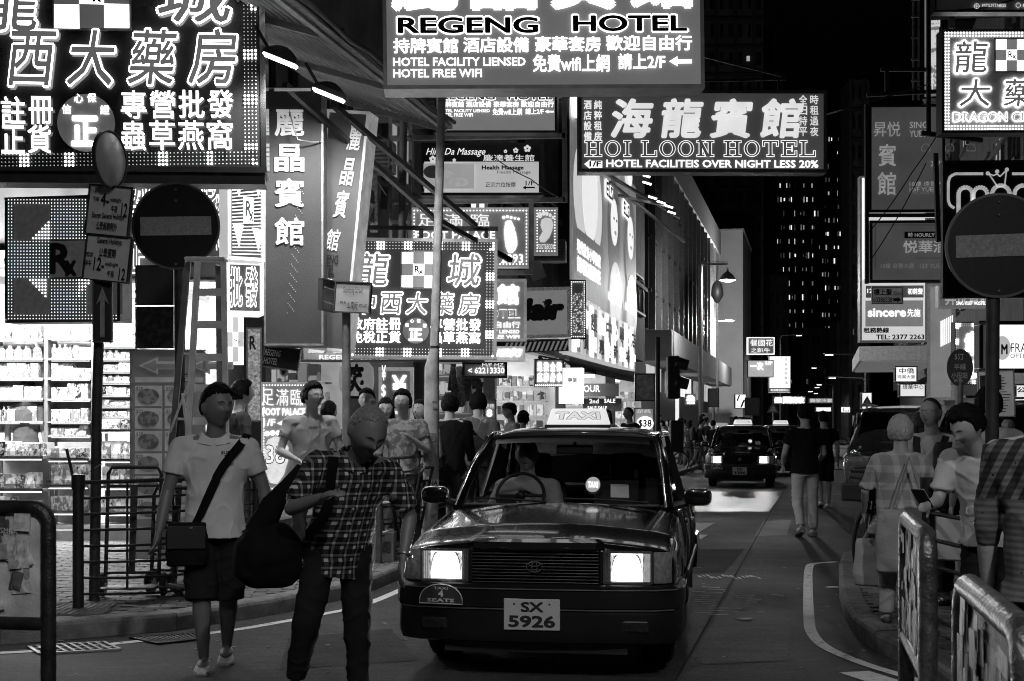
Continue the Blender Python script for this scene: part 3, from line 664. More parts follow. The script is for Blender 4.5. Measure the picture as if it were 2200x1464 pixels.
# convenience store and side shops along the left facade (seen down the street)
def arcade(name, label, Y0, Y1, lum, e, z1=3.3, depth=4, seed=1, shelves=True, group=None):
    """open shopfront cut along the street wall between depths Y0 and Y1"""
    t = thing(name, label, 'shop', (lfac(Y0), Y0, 0), -STREET); L_ = (Y1-Y0)/cos(STREET); r_ = random.Random(seed)
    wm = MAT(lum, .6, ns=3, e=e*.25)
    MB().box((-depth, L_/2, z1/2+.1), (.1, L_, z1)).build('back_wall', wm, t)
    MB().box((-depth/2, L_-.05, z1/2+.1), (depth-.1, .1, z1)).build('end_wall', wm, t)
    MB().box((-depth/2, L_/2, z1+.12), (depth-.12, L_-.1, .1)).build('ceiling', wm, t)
    MB().box((-depth/2, L_/2, .13), (depth-.1, L_-.1, .06)).build('floor', MAT(.3, .4), t)
    for k in range(3): MB().box((-.9-k*1.1, L_/2, z1+.04), (.12, L_*.8, .05)).build('ceiling_tube', LIT(4), t)
    MB().box((.06, L_/2, z1+.45), (.2, L_, .62)).build('fascia', MAT(.08, .5), t)
    MB().box((-.05, .08, z1/2+.1), (.35, .2, z1)).build('pillar', MAT(.14, .5, bump=.3), t)
    if shelves:
        for k in range(6):
            z = .5+k*.42; MB().box((-1.9, L_-.3, z), (3.3, .3, .03)).build('shelf_board', MAT(.6, .4), t)
            x = -3.4
            while x < -.4:
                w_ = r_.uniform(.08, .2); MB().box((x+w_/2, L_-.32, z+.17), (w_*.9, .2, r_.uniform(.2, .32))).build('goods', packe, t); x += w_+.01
    lamp('ceiling_light', 'AREA', (-depth/2, L_/2, z1), e*45*L_/4, depth*.8, sy=L_*.8, parent=t)
    return t
arcade('convenience_store', 'bright convenience store interior behind the short haired man in grey', 18.9, 22.6, .8, .9, seed=3)
arcade('money_changer_shop', 'dim arcade with the yen sign board beside the lantern', 22.8, 26.4, .15, .15, seed=4, shelves=False)
arcade('souvenir_shop', 'small shop with hanging goods behind the lamp post', 26.6, 31.8, .3, .5, seed=5)
arcade('cosmetics_shop', 'very bright shop front behind the capped man and taxi roof', 32.2, 40.5, .9, 1.2, seed=6)
arcade('clothes_shop', 'clothes shop with SALE banners under the striped lit sign', 41, 50, .6, 1.6, seed=7)
arcade('snack_shop', 'narrow lit shop front near the crossing crowd', 51, 60, .5, 1.4, seed=8)
# ================================================================ SIGNS
W1, W2, W3 = LIT(1.3), LIT(2.6), LIT(5)
dimW = MAT(.62, .5, e=.10); paintW = MAT(.7, .6, e=.02); inkB = MAT(.015, .6)  # unlit prints get a faint glow in their colour
def border(x0, y0, x1, y1, rows, step, blocks=0, bl=0):
    """positions of rows of lamps round a rectangle; returns (dim, bright)"""
    dim, br = [], []
    for r_ in range(rows):
        a, b_, c, d = x0+r_*step, y0+r_*step, x1-r_*step, y1-r_*step
        nx = max(1, round((c-a)/step)); ny = max(1, round((d-b_)/step))
        ps = [(a+(c-a)*i/nx, b_, i) for i in range(nx+1)]+[(a+(c-a)*i/nx, d, i) for i in range(nx+1)]+[(a, b_+(d-b_)*i/ny, i) for i in range(1, ny)]+[(c, b_+(d-b_)*i/ny, i) for i in range(1, ny)]
        for (x, y, i) in ps:
            u = (x-x0) if (abs(y-b_) < .1 or abs(y-d) < .1) else (y-y0)
            (br if blocks and (u % blocks) < bl else dim).append((x, y))
    return dim, br
def rx(s, x0, y0, x1, y1, on, off, ink, fr=True, t=True):
    if fr: s.rect(x0-4, y0-4, x1+4, y1+4, MAT(.25, .3, .5, e=.03), -.02, 'checker_back', .02)
    for i in range(3):
        for j in range(3):
            a = (x0+(x1-x0)*i/3, y0+(y1-y0)*j/3, x0+(x1-x0)*(i+1)/3, y0+(y1-y0)*(j+1)/3)
            s.rect(*a, on if (i+j) % 2 == 0 else off, -.03, 'checker_square')
    if t:
        cx, cy, u = (x0+x1)/2, (y0+y1)/2, (x1-x0)/3
        s.text('R', cx-.36*u, cy-.36*u, cx+.08*u, cy+.28*u, ink, .03, -.036); s.text('x', cx+.02*u, cy+.0*u, cx+.4*u, cy+.4*u, ink, .03, -.0375)
pan = MAT(.02, .12, e=.0, ns=2, spec=.7); pan2 = LIT(.035, .1)
# S1 the big pharmacy sign, top left
s = Sign('pharmacy_sign', 'huge dark pharmacy sign with white outlined characters and dot lights, top left', 'sign', -130, -260, 572, 368, 12.6, yaw=6, th=.4, pm=pan, fm=chrome, fw=.05, roll=-.6)
fill = LIT(.10, .3, na=.2)
s.chars('西大藥房', 12, 62, 533, 190, W3, .045, inner=fill, ib=.012, y=-.03, shear=.12, gap=.2)
s.chars('龍', -40, -75, 104, 72, W3, .045, inner=fill, ib=.012, y=-.03, shear=.1); s.chars('城', 335, -75, 525, 58, W3, .045, inner=fill, ib=.012, y=-.03, shear=.1)
rx(s, 122, -90, 282, 62, LIT(3), LIT(.07), inkB)
s.chars('註冊', 5, 207, 124, 268, W2, .02, gap=.12, y=-.03); s.chars('正貨', 5, 268, 118, 330, W2, .02, gap=.1, y=-.03)
s.chars('專營批發', 262, 197, 510, 258, W2, .016, gap=.1, y=-.03); s.chars('蟲草燕窩', 260, 262, 508, 326, W2, .012, gap=.1, y=-.03)
s.disc(187, 265, 62, MAT(.2, .5, e=.35), -.02, 'round_emblem'); s.text('正', 155, 250, 214, 316, W3, .045, -.032)
for i, (ch, x, y) in enumerate(zip('信心保證', (146, 172, 200, 228), (236, 213, 212, 238))): s.text(ch, x-10, y-10, x+10, y+10, W2, .02, -.032)
di, br = border(-60, 8, 552, 355, 4, 8, 100, 22)
di = [p for p in di if p[1] > 325 or p[0] > 525]; br = [p for p in br if p[1] > 325 or p[0] > 525]
s.dots(di, 1.5, LIT(.35)); s.dots(br, 2.7, LIT(7))
MB().box((0, .2, -.05), (s.w, .3, .1)).build('bottom_rail', dsteel, s.root)
# S2 the LED cross panel on the corner
s = Sign('led_panel_sign', 'square LED cross panel with Rx in its centre, left of the parking plates', 'sign', 12, 422, 258, 692, 13.8, yaw=-10, th=.25, pm=MAT(.03, .5), fm=dsteel)
dots1, dots2 = [], []
for i in range(36):
    for j in range(38):
        x, y = 20+i*6.6, 430+j*6.9
        if y > 690 or x > 252: continue
        gx, gy = (x-30)/78, (y-438)/80; ci, cj = int(gx) if gx >= 0 else -1, int(gy) if gy >= 0 else -1
        inp = 0 <= ci < 3 and 0 <= cj < 3
        if not inp or (ci+cj) % 2 == 1: dots1.append((x, y))
        if (65 < x < 112 and 470 < y < 518 and (x-65)/47+(y-470)/48 > 1) or (58 < x < 102 and 598 < y < 642 and (x-58)/44 > (y-598)/44) or (170 < x < 200 and 598 < y < 640 and (200-x)/30 > (y-598)/42): dots2.append((x, y))
for (i, j) in ((0, 0), (2, 0), (0, 2), (2, 2), (1, 1)): s.rect(30+i*78, 438+j*80, 30+i*78+78, 438+j*80+78, MAT(.13, .5, ns=20, e=.25), -.006, 'grey_square')
s.dots(dots1, 1.7, LIT(1.0), -.014); s.dots(dots2, 2.2, LIT(2.6), -.014)
s.text('R', 106, 522, 158, 590, inkB, .04, -.012); s.text('x', 140, 560, 166, 595, inkB, .04, -.0135)
# S3 second LED cross panel
s = Sign('led_panel_sign', 'narrow striped LED cross panel right of the left no entry sign', 'sign', 489, 352, 568, 560, 14.2, yaw=34, th=.2, pm=MAT(.05, .5), fm=LIT(.45), fw=.04)
s.lines([[(498, 395+i*7.2), (562, 388+i*7.6)] for i in range(22)], 2.4, LIT(1.2), -.012, 'led_line')
for (a, b_) in ((498, 372), (498, 480), (540, 372), (540, 490)): s.poly([(a, b_), (a+24, b_+4), (a+14, b_+52)], LIT(1.1), -.02)
s.rect(522, 425, 543, 480, LIT(2.5), -.022, 'plate'); s.text('R', 525, 432, 538, 466, inkB, .03, -.028); s.text('x', 533, 455, 542, 478, inkB, .02, -.0295)
# S4 pharmacy fascia behind the no-entry sign (white outlined characters)
s = Sign('pharmacy_fascia_sign', 'dark fascia of outlined characters partly hidden by the no entry disc', 'sign', 268, 378, 500, 600, 14.6, yaw=8, th=.2, pm=pan2, fm=dsteel)
s.chars('城中西大', 275, 385, 500, 440, W2, .05, inner=fill, ib=.015); s.chars('龍藥', 430, 400, 495, 500, W2, .05, vert=False, inner=fill, ib=.015)
s.text('RMACY', 432, 480, 490, 540, W1, .02); s.chars('註正', 276, 420, 315, 600, W2, .05, vert=True, inner=fill, ib=.015)
s = Sign('wholesale_sign', 'dark panel reading two white outlined wholesale characters above the shop door', 'sign', 486, 562, 566, 676, 14.5, yaw=20, th=.3, pm=pan2, fm=LIT(1.1), fw=.04)
s.chars('批發', 492, 572, 558, 662, W2, .05, inner=fill, ib=.012)
s.dots([(572-6, 566+i*6.2) for i in range(18)], 2.4, W3); s.dots([(490+i*6, 676-2) for i in range(12)], 2, W2)
s = Sign('small_cross_sign', 'white checkered Rx panel inside the pharmacy doorway', 'sign', 487, 678, 524, 785, 16.8, yaw=10, th=.08, pm=LIT(1.6), fm=None, fw=0)
rx(s, 489, 682, 523, 778, LIT(2.2), LIT(.25), inkB, fr=False)
s = Sign('mirror_panel', 'reflective strip panel with reversed Rx beside the pharmacy door', 'panel', 530, 705, 562, 905, 16.6, yaw=10, th=.05, pm=MAT(.5, .3, .3, ns=30, na=.8, e=.35), fw=.02)
s.text('R', 536, 722, 550, 752, inkB, .03)
# upper grey posters behind the no entry sign and the menu banner
for i, (y0, y1) in enumerate(((571, 655), (660, 748))):
    s = Sign('grey_poster', ['plain grey board just below the left no entry disc', 'stained grey board under the plain one, above the menu banner'][i], 'board', 292, y0, 372, y1, 13.6, yaw=-4, th=.03, pm=MAT(.12, .7, ns=3, na=.4, kind='print' if i else None), fm=dsteel, fw=.012)
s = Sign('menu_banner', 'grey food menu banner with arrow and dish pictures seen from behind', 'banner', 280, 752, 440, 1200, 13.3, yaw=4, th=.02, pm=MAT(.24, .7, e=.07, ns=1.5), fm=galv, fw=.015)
lg = MAT(.42, .7, e=.11); lg2 = MAT(.16, .7, e=.04)  # banner cloth and print glow faintly, in place of light falling on them
for k in (0, 1):
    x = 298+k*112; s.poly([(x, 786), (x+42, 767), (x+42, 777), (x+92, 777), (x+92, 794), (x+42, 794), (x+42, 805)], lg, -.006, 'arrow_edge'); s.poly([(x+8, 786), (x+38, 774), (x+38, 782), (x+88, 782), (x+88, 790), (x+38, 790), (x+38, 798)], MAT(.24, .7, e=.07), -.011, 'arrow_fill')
s.rect(290, 811, 436, 822, lg, -.006, 'caption')
for j in range(6):
    for k in range(2):
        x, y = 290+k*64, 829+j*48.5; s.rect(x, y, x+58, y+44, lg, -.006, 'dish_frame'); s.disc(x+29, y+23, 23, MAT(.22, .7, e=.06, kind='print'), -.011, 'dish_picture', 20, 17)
        s.text('$'+['28', '32', '38', '20', '15', '18'][j], x+3, y+3, x+18, y+12, lg2, .01, -.013)
# S5 vertical hotel banner, front face and side face
s = Sign('hotel_banner_sign', 'tall grey vertical hotel sign with four big white characters', 'sign', 568, 190, 694, 742, 14.4, yaw=3, th=.45, pm=MAT(.07, .6, ns=1.2, na=.3, e=.04, bump=.2, spec=.2), fm=galv, fw=.02)
cw = MAT(.72, .6, e=.42)  # panel and characters glow by themselves, standing in for lamp light
for ch, y0, y1 in (('麗', 236, 294), ('晶', 310, 370), ('賓', 384, 446), ('館', 468, 528)): s.text(ch, 590, y0, 654, y1, cw, .022, -.012, 'character')
s.dots([(640+(j % 5)*3.5-j*.35, 400+j*4.2) for j in range(66)], .9, LIT(.25))
s = Sign('hotel_banner_side_sign', 'narrow angled side of the tall hotel sign listing its facilities', 'sign', 652, 238, 742, 752, 14.9, yaw=-12, th=.3, pm=MAT(.11, .5, ns=2, na=.4, e=.085), fm=MAT(.6, .4, e=.3), fw=.03, roll=6)
for ch, y0, y1, x in (('麗', 268, 322, 712), ('晶', 338, 398, 704), ('賓', 408, 468, 697), ('館', 492, 540, 687)): s.text(ch, x-11, y0, x+17, y1, cw, .02, -.012, 'character', shear=.1)
s.text('REGENG', 660, 548, 708, 568, inkB, .02); s.text('HOTEL', 662, 570, 702, 592, inkB, .02)
for i, tx in enumerate(('持牌賓館', '酒店設備', '豪華套房', '免費wifi上網', '請上2/F')): s.text(tx, 656-i*2, 598+i*24, 700-i*3, 616+i*24, cw, .02)
s.text('HOTEL FREE WIFI', 646, 716, 692, 734, cw, .02)
# S6 big REGENG hotel lightbox
def regeng(s, k, ox, oy, big=True, br=1.0):
    X = lambda x: ox+(x-825)*k; Yy = lambda y: oy+(y-0)*k
    w_, ln = LIT(1.5*br), LIT(2.2*br)
    if big: s.chars('麗晶賓館', X(842), Yy(-128), X(1520), Yy(24), w_, .05, gap=.14, res=3)
    for tx, a, b_ in (('REGENG', 852, 1162), ('HOTEL', 1228, 1482)):
        s.text(tx, X(a), Yy(32), X(b_), Yy(75), ln, .065, -.012, res=4); s.text(tx, X(a+4), Yy(36), X(b_-4), Yy(71), inkB, .03, -.016, res=4)
    for tx, a, b_ in (('持牌賓館', 846, 986), ('酒店設備', 996, 1138), ('豪華套房', 1150, 1292), ('歡迎自由行', 1302, 1488)): s.text(tx, X(a), Yy(79), X(b_), Yy(113), w_, .035, -.012)
    s.text('HOTEL FACILITY LIENSED', X(845), Yy(122), X(1130), Yy(141), w_, .03); s.text('HOTEL FREE WIFI', X(845), Yy(146), X(1036), Yy(165), w_, .03)
    s.text('免費wifi上網', X(1145), Yy(118), X(1310), Yy(157), w_, .03); s.text('請上2/F', X(1328), Yy(118), X(1430), Yy(153), w_, .03)
    s.poly([(X(1438), Yy(136)), (X(1456), Yy(125)), (X(1456), Yy(132)), (X(1487), Yy(132)), (X(1487), Yy(141)), (X(1456), Yy(141)), (X(1456), Yy(147))], w_, name='arrow')
lb = lambda e: LIT(e, .12, na=.35, ns=.9)
s = Sign('hotel_lightbox_sign', 'large overhead grey hotel lightbox reading REGENG HOTEL, top centre', 'sign', 825, -150, 1513, 190, 12.8, yaw=2, th=.32, pm=lb(.12), fm=MAT(.4, .4, .3, e=.04), fw=.035, roll=-.7)
regeng(s, 1, 825, 0)
s = Sign('hotel_lightbox_sign', 'smaller REGENG HOTEL lightbox hanging behind the lamp post', 'sign', 934, 150, 1196, 285, 18.5, yaw=0, th=.2, pm=lb(.16), fm=dsteel)
regeng(s, .385, 935, 188, big=False, br=.9)
# HOI LOON
s = Sign('hotel_lightbox_sign', 'dark lightbox reading HOI LOON HOTEL with brush style characters', 'sign', 1243, 194, 1776, 370, 21, yaw=1, th=.3, pm=lb(.038), fm=MAT(.2, .4, .5), fw=.05)
s.chars('海龍賓館', 1308, 212, 1735, 298, LIT(.75, na=.25), .035, gap=.16, shear=.12)
SER = {'H': ['I0', 'I1', 'M'], 'O': ['O'], 'I': ['Ic'], 'L': ['I0', 'B'], 'N': ['I0', 'I1', 'D'], 'T': ['Ic', 'T'], 'E': ['I0', 'T', 'B', 'Ms']}
def serif(s, t, x0, y0, x1, y1, e_mat, f_mat, q=3):
    wd = {'I': .55, 'N': 1.1, 'H': 1.1, ' ': .4}; tot = sum(wd.get(c, 1)+.06 for c in t); x = x0
    for ch in t:
        w_ = wd.get(ch, 1)*(x1-x0)/tot; 
        if ch == ' ': x += w_; continue
        for lay, (mt, g_, yy) in enumerate(((e_mat, 0, -.012), (f_mat, 1.5, -.016))):
            m = MB(); hh = y1-y0; st = w_*.2; n = [0]
            def R(a, b_, c, d):
                n[0] += 1; A = s.rc(a+g_, b_+g_, c-g_, d-g_); m.face([(A[0], yy-n[0]*.0003, A[1]), (A[2], yy-n[0]*.0003, A[1]), (A[2], yy-n[0]*.0003, A[3]), (A[0], yy-n[0]*.0003, A[3])])
            X0, X1 = x+1, x+w_-1
            for p in SER[ch]:
                if p[0] == 'I':
                    c = {'0': X0+w_*.24, '1': X1-w_*.24, 'c': (X0+X1)/2}[p[1]]; h_ = w_*.11 if ch != 'I' else w_*.2
                    R(c-h_, y0, c+h_, y1); R(c-h_*2.1, y0, c+h_*2.1, y0+6); R(c-h_*2.1, y1-6, c+h_*2.1, y1)
                if p == 'M': R(X0+w_*.2, (y0+y1)/2-3, X1-w_*.2, (y0+y1)/2+3)
                if p == 'Ms': R(X0+w_*.2, (y0+y1)/2-3, X1-w_*.3, (y0+y1)/2+3); R(X1-w_*.34, (y0+y1)/2-7, X1-w_*.26, (y0+y1)/2+7)
                if p == 'B': R(X0+w_*.2, y1-6, X1, y1); R(X1-6, y1-14, X1, y1)
                if p == 'T': R(X0, y0, X1, y0+6); R(X0, y0, X0+6, y0+14) if ch == 'T' else None; R(X1-6, y0, X1, y0+14)
                if p == 'D':
                    a = [s.to(*q_) for q_ in ((X0+4+g_, y0), (X0+w_*.3-g_, y0), (X1-w_*.2-g_, y1), (X1-w_*.46+g_, y1))]; m.face([(u, yy-.004, v) for u, v in a])
                if p == 'O':
                    cx, cy = (X0+X1)/2, (y0+y1)/2; k = 20; a_, b_ = w_/2-1-g_, hh/2-g_; a2, b2 = w_*.27+g_, hh/2-5+g_
                    ou = [s.to(cx+cos(2*pi*i/k)*a_, cy+sin(2*pi*i/k)*b_) for i in range(k)]; inn = [s.to(cx+cos(2*pi*i/k)*a2, cy+sin(2*pi*i/k)*b2) for i in range(k)]
                    for i in range(k): j = (i+1) % k; m.face([(ou[i][0], yy, ou[i][1]), (ou[j][0], yy, ou[j][1]), (inn[j][0], yy, inn[j][1]), (inn[i][0], yy, inn[i][1])])
            m.build('letter' if lay == 0 else 'letter_fill', mt, s.root)
        x += w_+.06*(x1-x0)/tot
serif(s, 'HOI LOON HOTEL', 1254, 302, 1760, 338, LIT(1.1), lb(.05))
s.text('HOTEL FACILITEIS OVER NIGHT LESS 20%', 1302, 344, 1758, 361, LIT(1.1), .035)
s.poly([(1255, 353), (1268, 343), (1268, 346), (1294, 346), (1294, 361), (1268, 361), (1268, 364)], LIT(1.1), name='arrow'); s.text('1/F', 1266, 347, 1291, 359, inkB, .03, -.018)
for i, tx in enumerate(('酒店設備', '純粹租房')): s.chars(tx, 1254+i*22, 216, 1271+i*22, 306, LIT(.8), .03, vert=True)
for i, tx in enumerate(('全日特平', '時租過夜')): s.chars(tx, 1716+i*24, 205, 1734+i*24, 296, LIT(.7), .02, vert=True)
# massage
s = Sign('massage_sign', 'white and dark massage sign with a picture of a resting head', 'sign', 906, 308, 1163, 420, 19.5, yaw=0, th=.25, pm=LIT(.42, na=.15), fm=dsteel, fw=.04)
s.rect(910, 312, 1159, 348, MAT(.03, .5, e=.01), -.012, 'header'); s.text('Hing Da Massage', 914, 319, 1040, 338, LIT(.8), .01, -.018, shear=.3); s.text('慶達養生館', 1038, 333, 1148, 347, LIT(.7), .01, -.018)
for (x, y, r_) in ((930, 343, 8), (976, 345, 4), (1086, 326, 4), (1108, 324, 6), (1133, 320, 8)):
    for q in range(5): s.disc(x+cos(q*1.257-pi/2)*r_*.6, y+sin(q*1.257-pi/2)*r_*.6, r_*.42, LIT(.6), -.017-q*.0004, 'petal', 8)
s.rect(910, 352, 1019, 406, LIT(.3, na=.3, ns=1), -.012, 'picture'); s.disc(950, 378, 26, MAT(.5, .6, e=.55), -.016, 'face_shape', 20, 13); s.disc(930, 370, 20, MAT(.12, .7, e=.08), -.0195, 'hair_shape', 16, 14); s.disc(985, 392, 22, MAT(.5, .6, e=.65), -.014, 'shoulder_shape', 16, 9)
s.text('Health Massage', 1035, 356, 1125, 368, inkB, .04, -.014); s.text('Health Massage', 1068, 367, 1140, 376, MAT(.3, .6, e=.3), .02, -.014); s.text('正宗穴位按摩', 1043, 392, 1108, 403, inkB, .01, -.014)
s.text('1/F', 1129, 389, 1148, 399, inkB, .02, -.014); s.poly([(1123, 404), (1130, 399), (1130, 402), (1149, 402), (1149, 405), (1130, 405), (1130, 408)], inkB, name='arrow')
# foot signs
def foot(s, cx, cy, h_, mat, dens=34, r_=1.5):
    pts = []
    for i in range(dens):
        for j in range(int(dens*1.8)):
            u, v = -1+2*i/dens, -1+2*j/(dens*1.8); u += .5/dens*(j % 2)*2
            wv = .52+.10*math.sin(v*2.6+.4)-.12*max(0, v) if v < .8 else .45; c = .10*math.sin(v*3)
            if v > -.62 and abs(u-c) < wv*math.sqrt(max(0, 1-(abs(v-.12)/.80)**4)): pts.append((cx+u*h_*.5, cy+v*h_))
    for q in range(5):
        tx, ty, tr = -.48+q*.28, -.80+abs(q-1)*.035, .17-.018*q
        for a in range(7): pts.append((cx+tx*h_*.62+cos(a)*tr*h_*.36*(a > 0), cy+ty*h_+sin(a)*tr*h_*.36*(a > 0)))
    return s.dots(pts, r_, mat)
s = Sign('foot_massage_sign', 'dotted LED sign reading FOOT PALACE with a foot, behind the lamp post', 'sign', 884, 447, 1137, 573, 20.5, yaw=0, th=.22, pm=LIT(.04), fm=MAT(.55, .4, e=.3), fw=.035)
di, _ = border(890, 453, 1131, 568, 1, 7); s.dots(di, 1.6, LIT(2.2))
s.chars('足滿臨', 898, 460, 1068, 488, LIT(.9), 0, gap=.3); s.text('FOOT PALACE', 892, 497, 1064, 514, LIT(1.2), .02); s.text('3 2093', 1058, 546, 1124, 566, LIT(1.2), .02)
foot(s, 1096, 503, 46, LIT(1.1), 22, 1.5)
s = Sign('foot_body_sign', 'small dark framed sign with a white foot sole and FOOT & BODY', 'sign', 1148, 447, 1198, 546, 20.5, yaw=0, th=.2, pm=LIT(.02), fm=MAT(.5, .4, e=.22), fw=.03)
di, _ = border(1154, 453, 1192, 540, 1, 6.3); s.dots(di, 1.4, LIT(2)); s.text('FOOT&BODY', 1155, 525, 1191, 536, LIT(.9), 0)
s.poly([(1163, 473), (1172, 468), (1184, 470), (1189, 482), (1186, 497), (1180, 511), (1171, 521), (1161, 521), (1158, 512), (1166, 498), (1161, 484)], LIT(.55), name='foot_shape')
for q, (x, y, r_) in enumerate(((1160, 463, 5), (1168, 459, 4), (1175, 460, 3.6), (1182, 463, 3.2), (1188, 468, 2.8))): s.disc(x, y, r_, LIT(.7), -.012, 'toe_shape', 10, r_*1.3)
# dragon city pharmacy sign in the middle
s = Sign('pharmacy_sign', 'square lit pharmacy sign crossed by the lamp post, centre left', 'sign', 735, 513, 1066, 770, 17.2, yaw=1, th=.3, pm=LIT(.03, .05), fm=MAT(.6, .35, .3, e=.15), fw=.04, roll=.5)
f2 = LIT(.16, .3, na=.5, ns=8)
s.chars('龍', 760, 542, 842, 618, W3, .05, inner=f2, ib=.012, shear=.1); s.chars('城', 955, 542, 1040, 618, W3, .05, inner=f2, ib=.012, shear=.1)
s.chars('中西大藥房', 757, 627, 1036, 678, W3, .055, inner=f2, ib=.015, gap=.14, shear=.1)
rx(s, 862, 543, 934, 618, LIT(3.2), LIT(.16), inkB)
s.chars('政府註冊', 753, 684, 862, 710, W3, .018, gap=.06); s.chars('免稅正貨', 753, 712, 862, 738, W3, .018, gap=.06); s.chars('專營批發', 924, 684, 1034, 710, W3, .018, gap=.06); s.chars('蟲草燕窩', 924, 712, 1034, 738, W3, .018, gap=.06)
s.disc(893, 711, 28, MAT(.2, .5, e=.4), -.014, 'round_emblem'); s.text('正', 878, 706, 907, 733, W3, .05, -.02)
for ch, x, y in zip('信心保證', (874, 885, 899, 912), (699, 690, 690, 700)): s.text(ch, x-4, y-4, x+4, y+4, W2, .02, -.02)
di, br = border(744, 522, 1058, 764, 3, 6.6, 62, 17); s.dots(di, 1.2, LIT(.8)); s.dots(br, 2.7, LIT(5))
# lower REGENG fascia, 館, phone number etc
s = Sign('hotel_fascia_sign', 'dark fascia strip reading REGENG HOTEL under the square pharmacy sign', 'sign', 645, 722, 1040, 777, 18.4, yaw=0, th=.15, pm=LIT(.015), fm=dsteel)
s.text('麗', 662, 728, 698, 760, LIT(.5), .05); s.text('晶', 716, 728, 752, 760, LIT(.5), .05); s.text('REGENG', 686, 763, 760, 773, LIT(.8), .03); s.text('HOTEL', 776, 763, 834, 773, LIT(.8), .03)
s = Sign('hotel_hanging_sign', 'narrow hotel sign ending in TEL and WIFI right of the pharmacy sign', 'sign', 1020, 600, 1131, 732, 22, yaw=0, th=.2, pm=LIT(.06), fm=MAT(.6, .4, e=.25), fw=.04)
s.text('館', 1066, 610, 1116, 656, W1, .05); s.text('HOTEL', 1030, 664, 1118, 685, LIT(1.0), .02); s.text('HOTEL', 1032, 667, 1116, 682, LIT(.06), 0, -.014); s.text('歡迎自由行', 1022, 691, 1118, 705, W1, .02); s.text('FACILITY LIENSED', 1022, 709, 1116, 717, W1, .03); s.text('FREE WIFI', 1054, 720, 1116, 728, W1, .03)
s = Sign('neon_strip_sign', 'burnt bright neon strip sign under the WIFI sign', 'sign', 875, 745, 1128, 777, 21.6, yaw=0, th=.15, pm=LIT(.25, na=.5, ns=6), fm=MAT(.6, .4, e=.5), fw=.03); s.text('AVE大7', 1066, 748, 1122, 768, LIT(3.5), .05)
s = Sign('phone_number_sign', 'black LED sign with arrow and the number 62213330', 'sign', 994, 779, 1089, 812, 18.8, yaw=0, th=.12, pm=LIT(.012), fm=black)
s.text('< 62213330', 1006, 790, 1084, 803, LIT(1.4), .02); s.text('M/F MZ', 1036, 781, 1082, 788, LIT(.9), 0)
s = Sign('diagonal_hotel_sign', 'tilted dark REGENG HOTEL board above the lower foot sign', 'sign', 562, 745, 640, 792, 14.8, yaw=0, th=.06, pm=MAT(.03, .5), fw=.01, roll=8)
s.text('REGENG', 564, 754, 598, 768, paintW, .02, shear=.15); s.text('HOTEL', 564, 772, 594, 786, paintW, .02, shear=.15)
s = Sign('foot_massage_board', 'lit standing board reading FOOT PALACE with 38 on a white foot', 'sign', 562, 822, 664, 1058, 15.6, yaw=2, th=.15, pm=LIT(.035), fm=MAT(.6, .4, .3, e=.3), fw=.03)
di, _ = border(567, 828, 659, 1050, 1, 6); s.dots(di, 1.5, LIT(2.2)); s.chars('足滿臨', 562, 836, 656, 872, LIT(1.1), .0, gap=.15); s.text('FOOT PALACE', 564, 877, 656, 893, LIT(2), .03); s.text('1/F', 566, 900, 592, 916, LIT(1.3), .03)
s.poly([(595, 910), (620, 899), (620, 905), (658, 905), (658, 914), (620, 914), (620, 920)], LIT(1.3), name='arrow')
s.poly([(568, 965), (576, 945), (592, 938), (610, 944), (620, 962), (619, 990), (610, 1020), (596, 1040), (580, 1038), (570, 1010)], LIT(.7, na=.4, ns=25), name='foot_shape')
for q in range(5): s.disc(574+q*12, 930+abs(q-1.5)*1.5, 5.5, LIT(1.6), -.012, 'toe_shape', 12)
s.text('38', 570, 955, 614, 998, inkB, .05, -.015); s.text('38', 572, 957, 612, 996, LIT(.9), .02, -.018); s.chars('不', 634, 966, 656, 980, LIT(.7), .02)
# lantern and yen sign
ln = thing('paper_lantern', 'large hanging white lantern with black painted character behind the post', 'lantern', P(766, 855, 19.5)); lm_ = LIT(.16, .4, na=.3)
MB().lathe([(.06, .02), (.17, .03), (.235, .12), (.25, .27), (.235, .42), (.17, .5), (.06, .51)], n=24).build('shade', lm_, ln, True)
for z in (0, .51): MB().lathe([(.10, z-.01), (.10, z+.03)], n=16).build('ring', black, ln)
MB().tube([(0, 0, .53), (0, 0, 1.0)], .008).build('cord', black, ln)
def wrapm(p): return V((.252*sin(p.x/.25), -.252*cos(p.x/.25), p.z))
put_text('笑', -.13, .04, .13, .47, 0, inkB, ln, 'character', .05, M=lambda p: wrapm(p)*1.0)
s = Sign('currency_sign', 'black currency exchange board with a dotted yen mark', 'sign', 814, 790, 888, 905, 20, yaw=2, th=.15, pm=LIT(.006), fm=MAT(.7, .3, .3, e=.25), fw=.05)
s.text('¥', 842, 806, 874, 846, LIT(1.6), .03, res=3); s.text('¥', 820, 785, 829, 818, LIT(1.2), .02); s.text('$', 819, 826, 829, 856, LIT(1.2), .02); s.text('$', 842, 856, 874, 896, LIT(.9), .02)
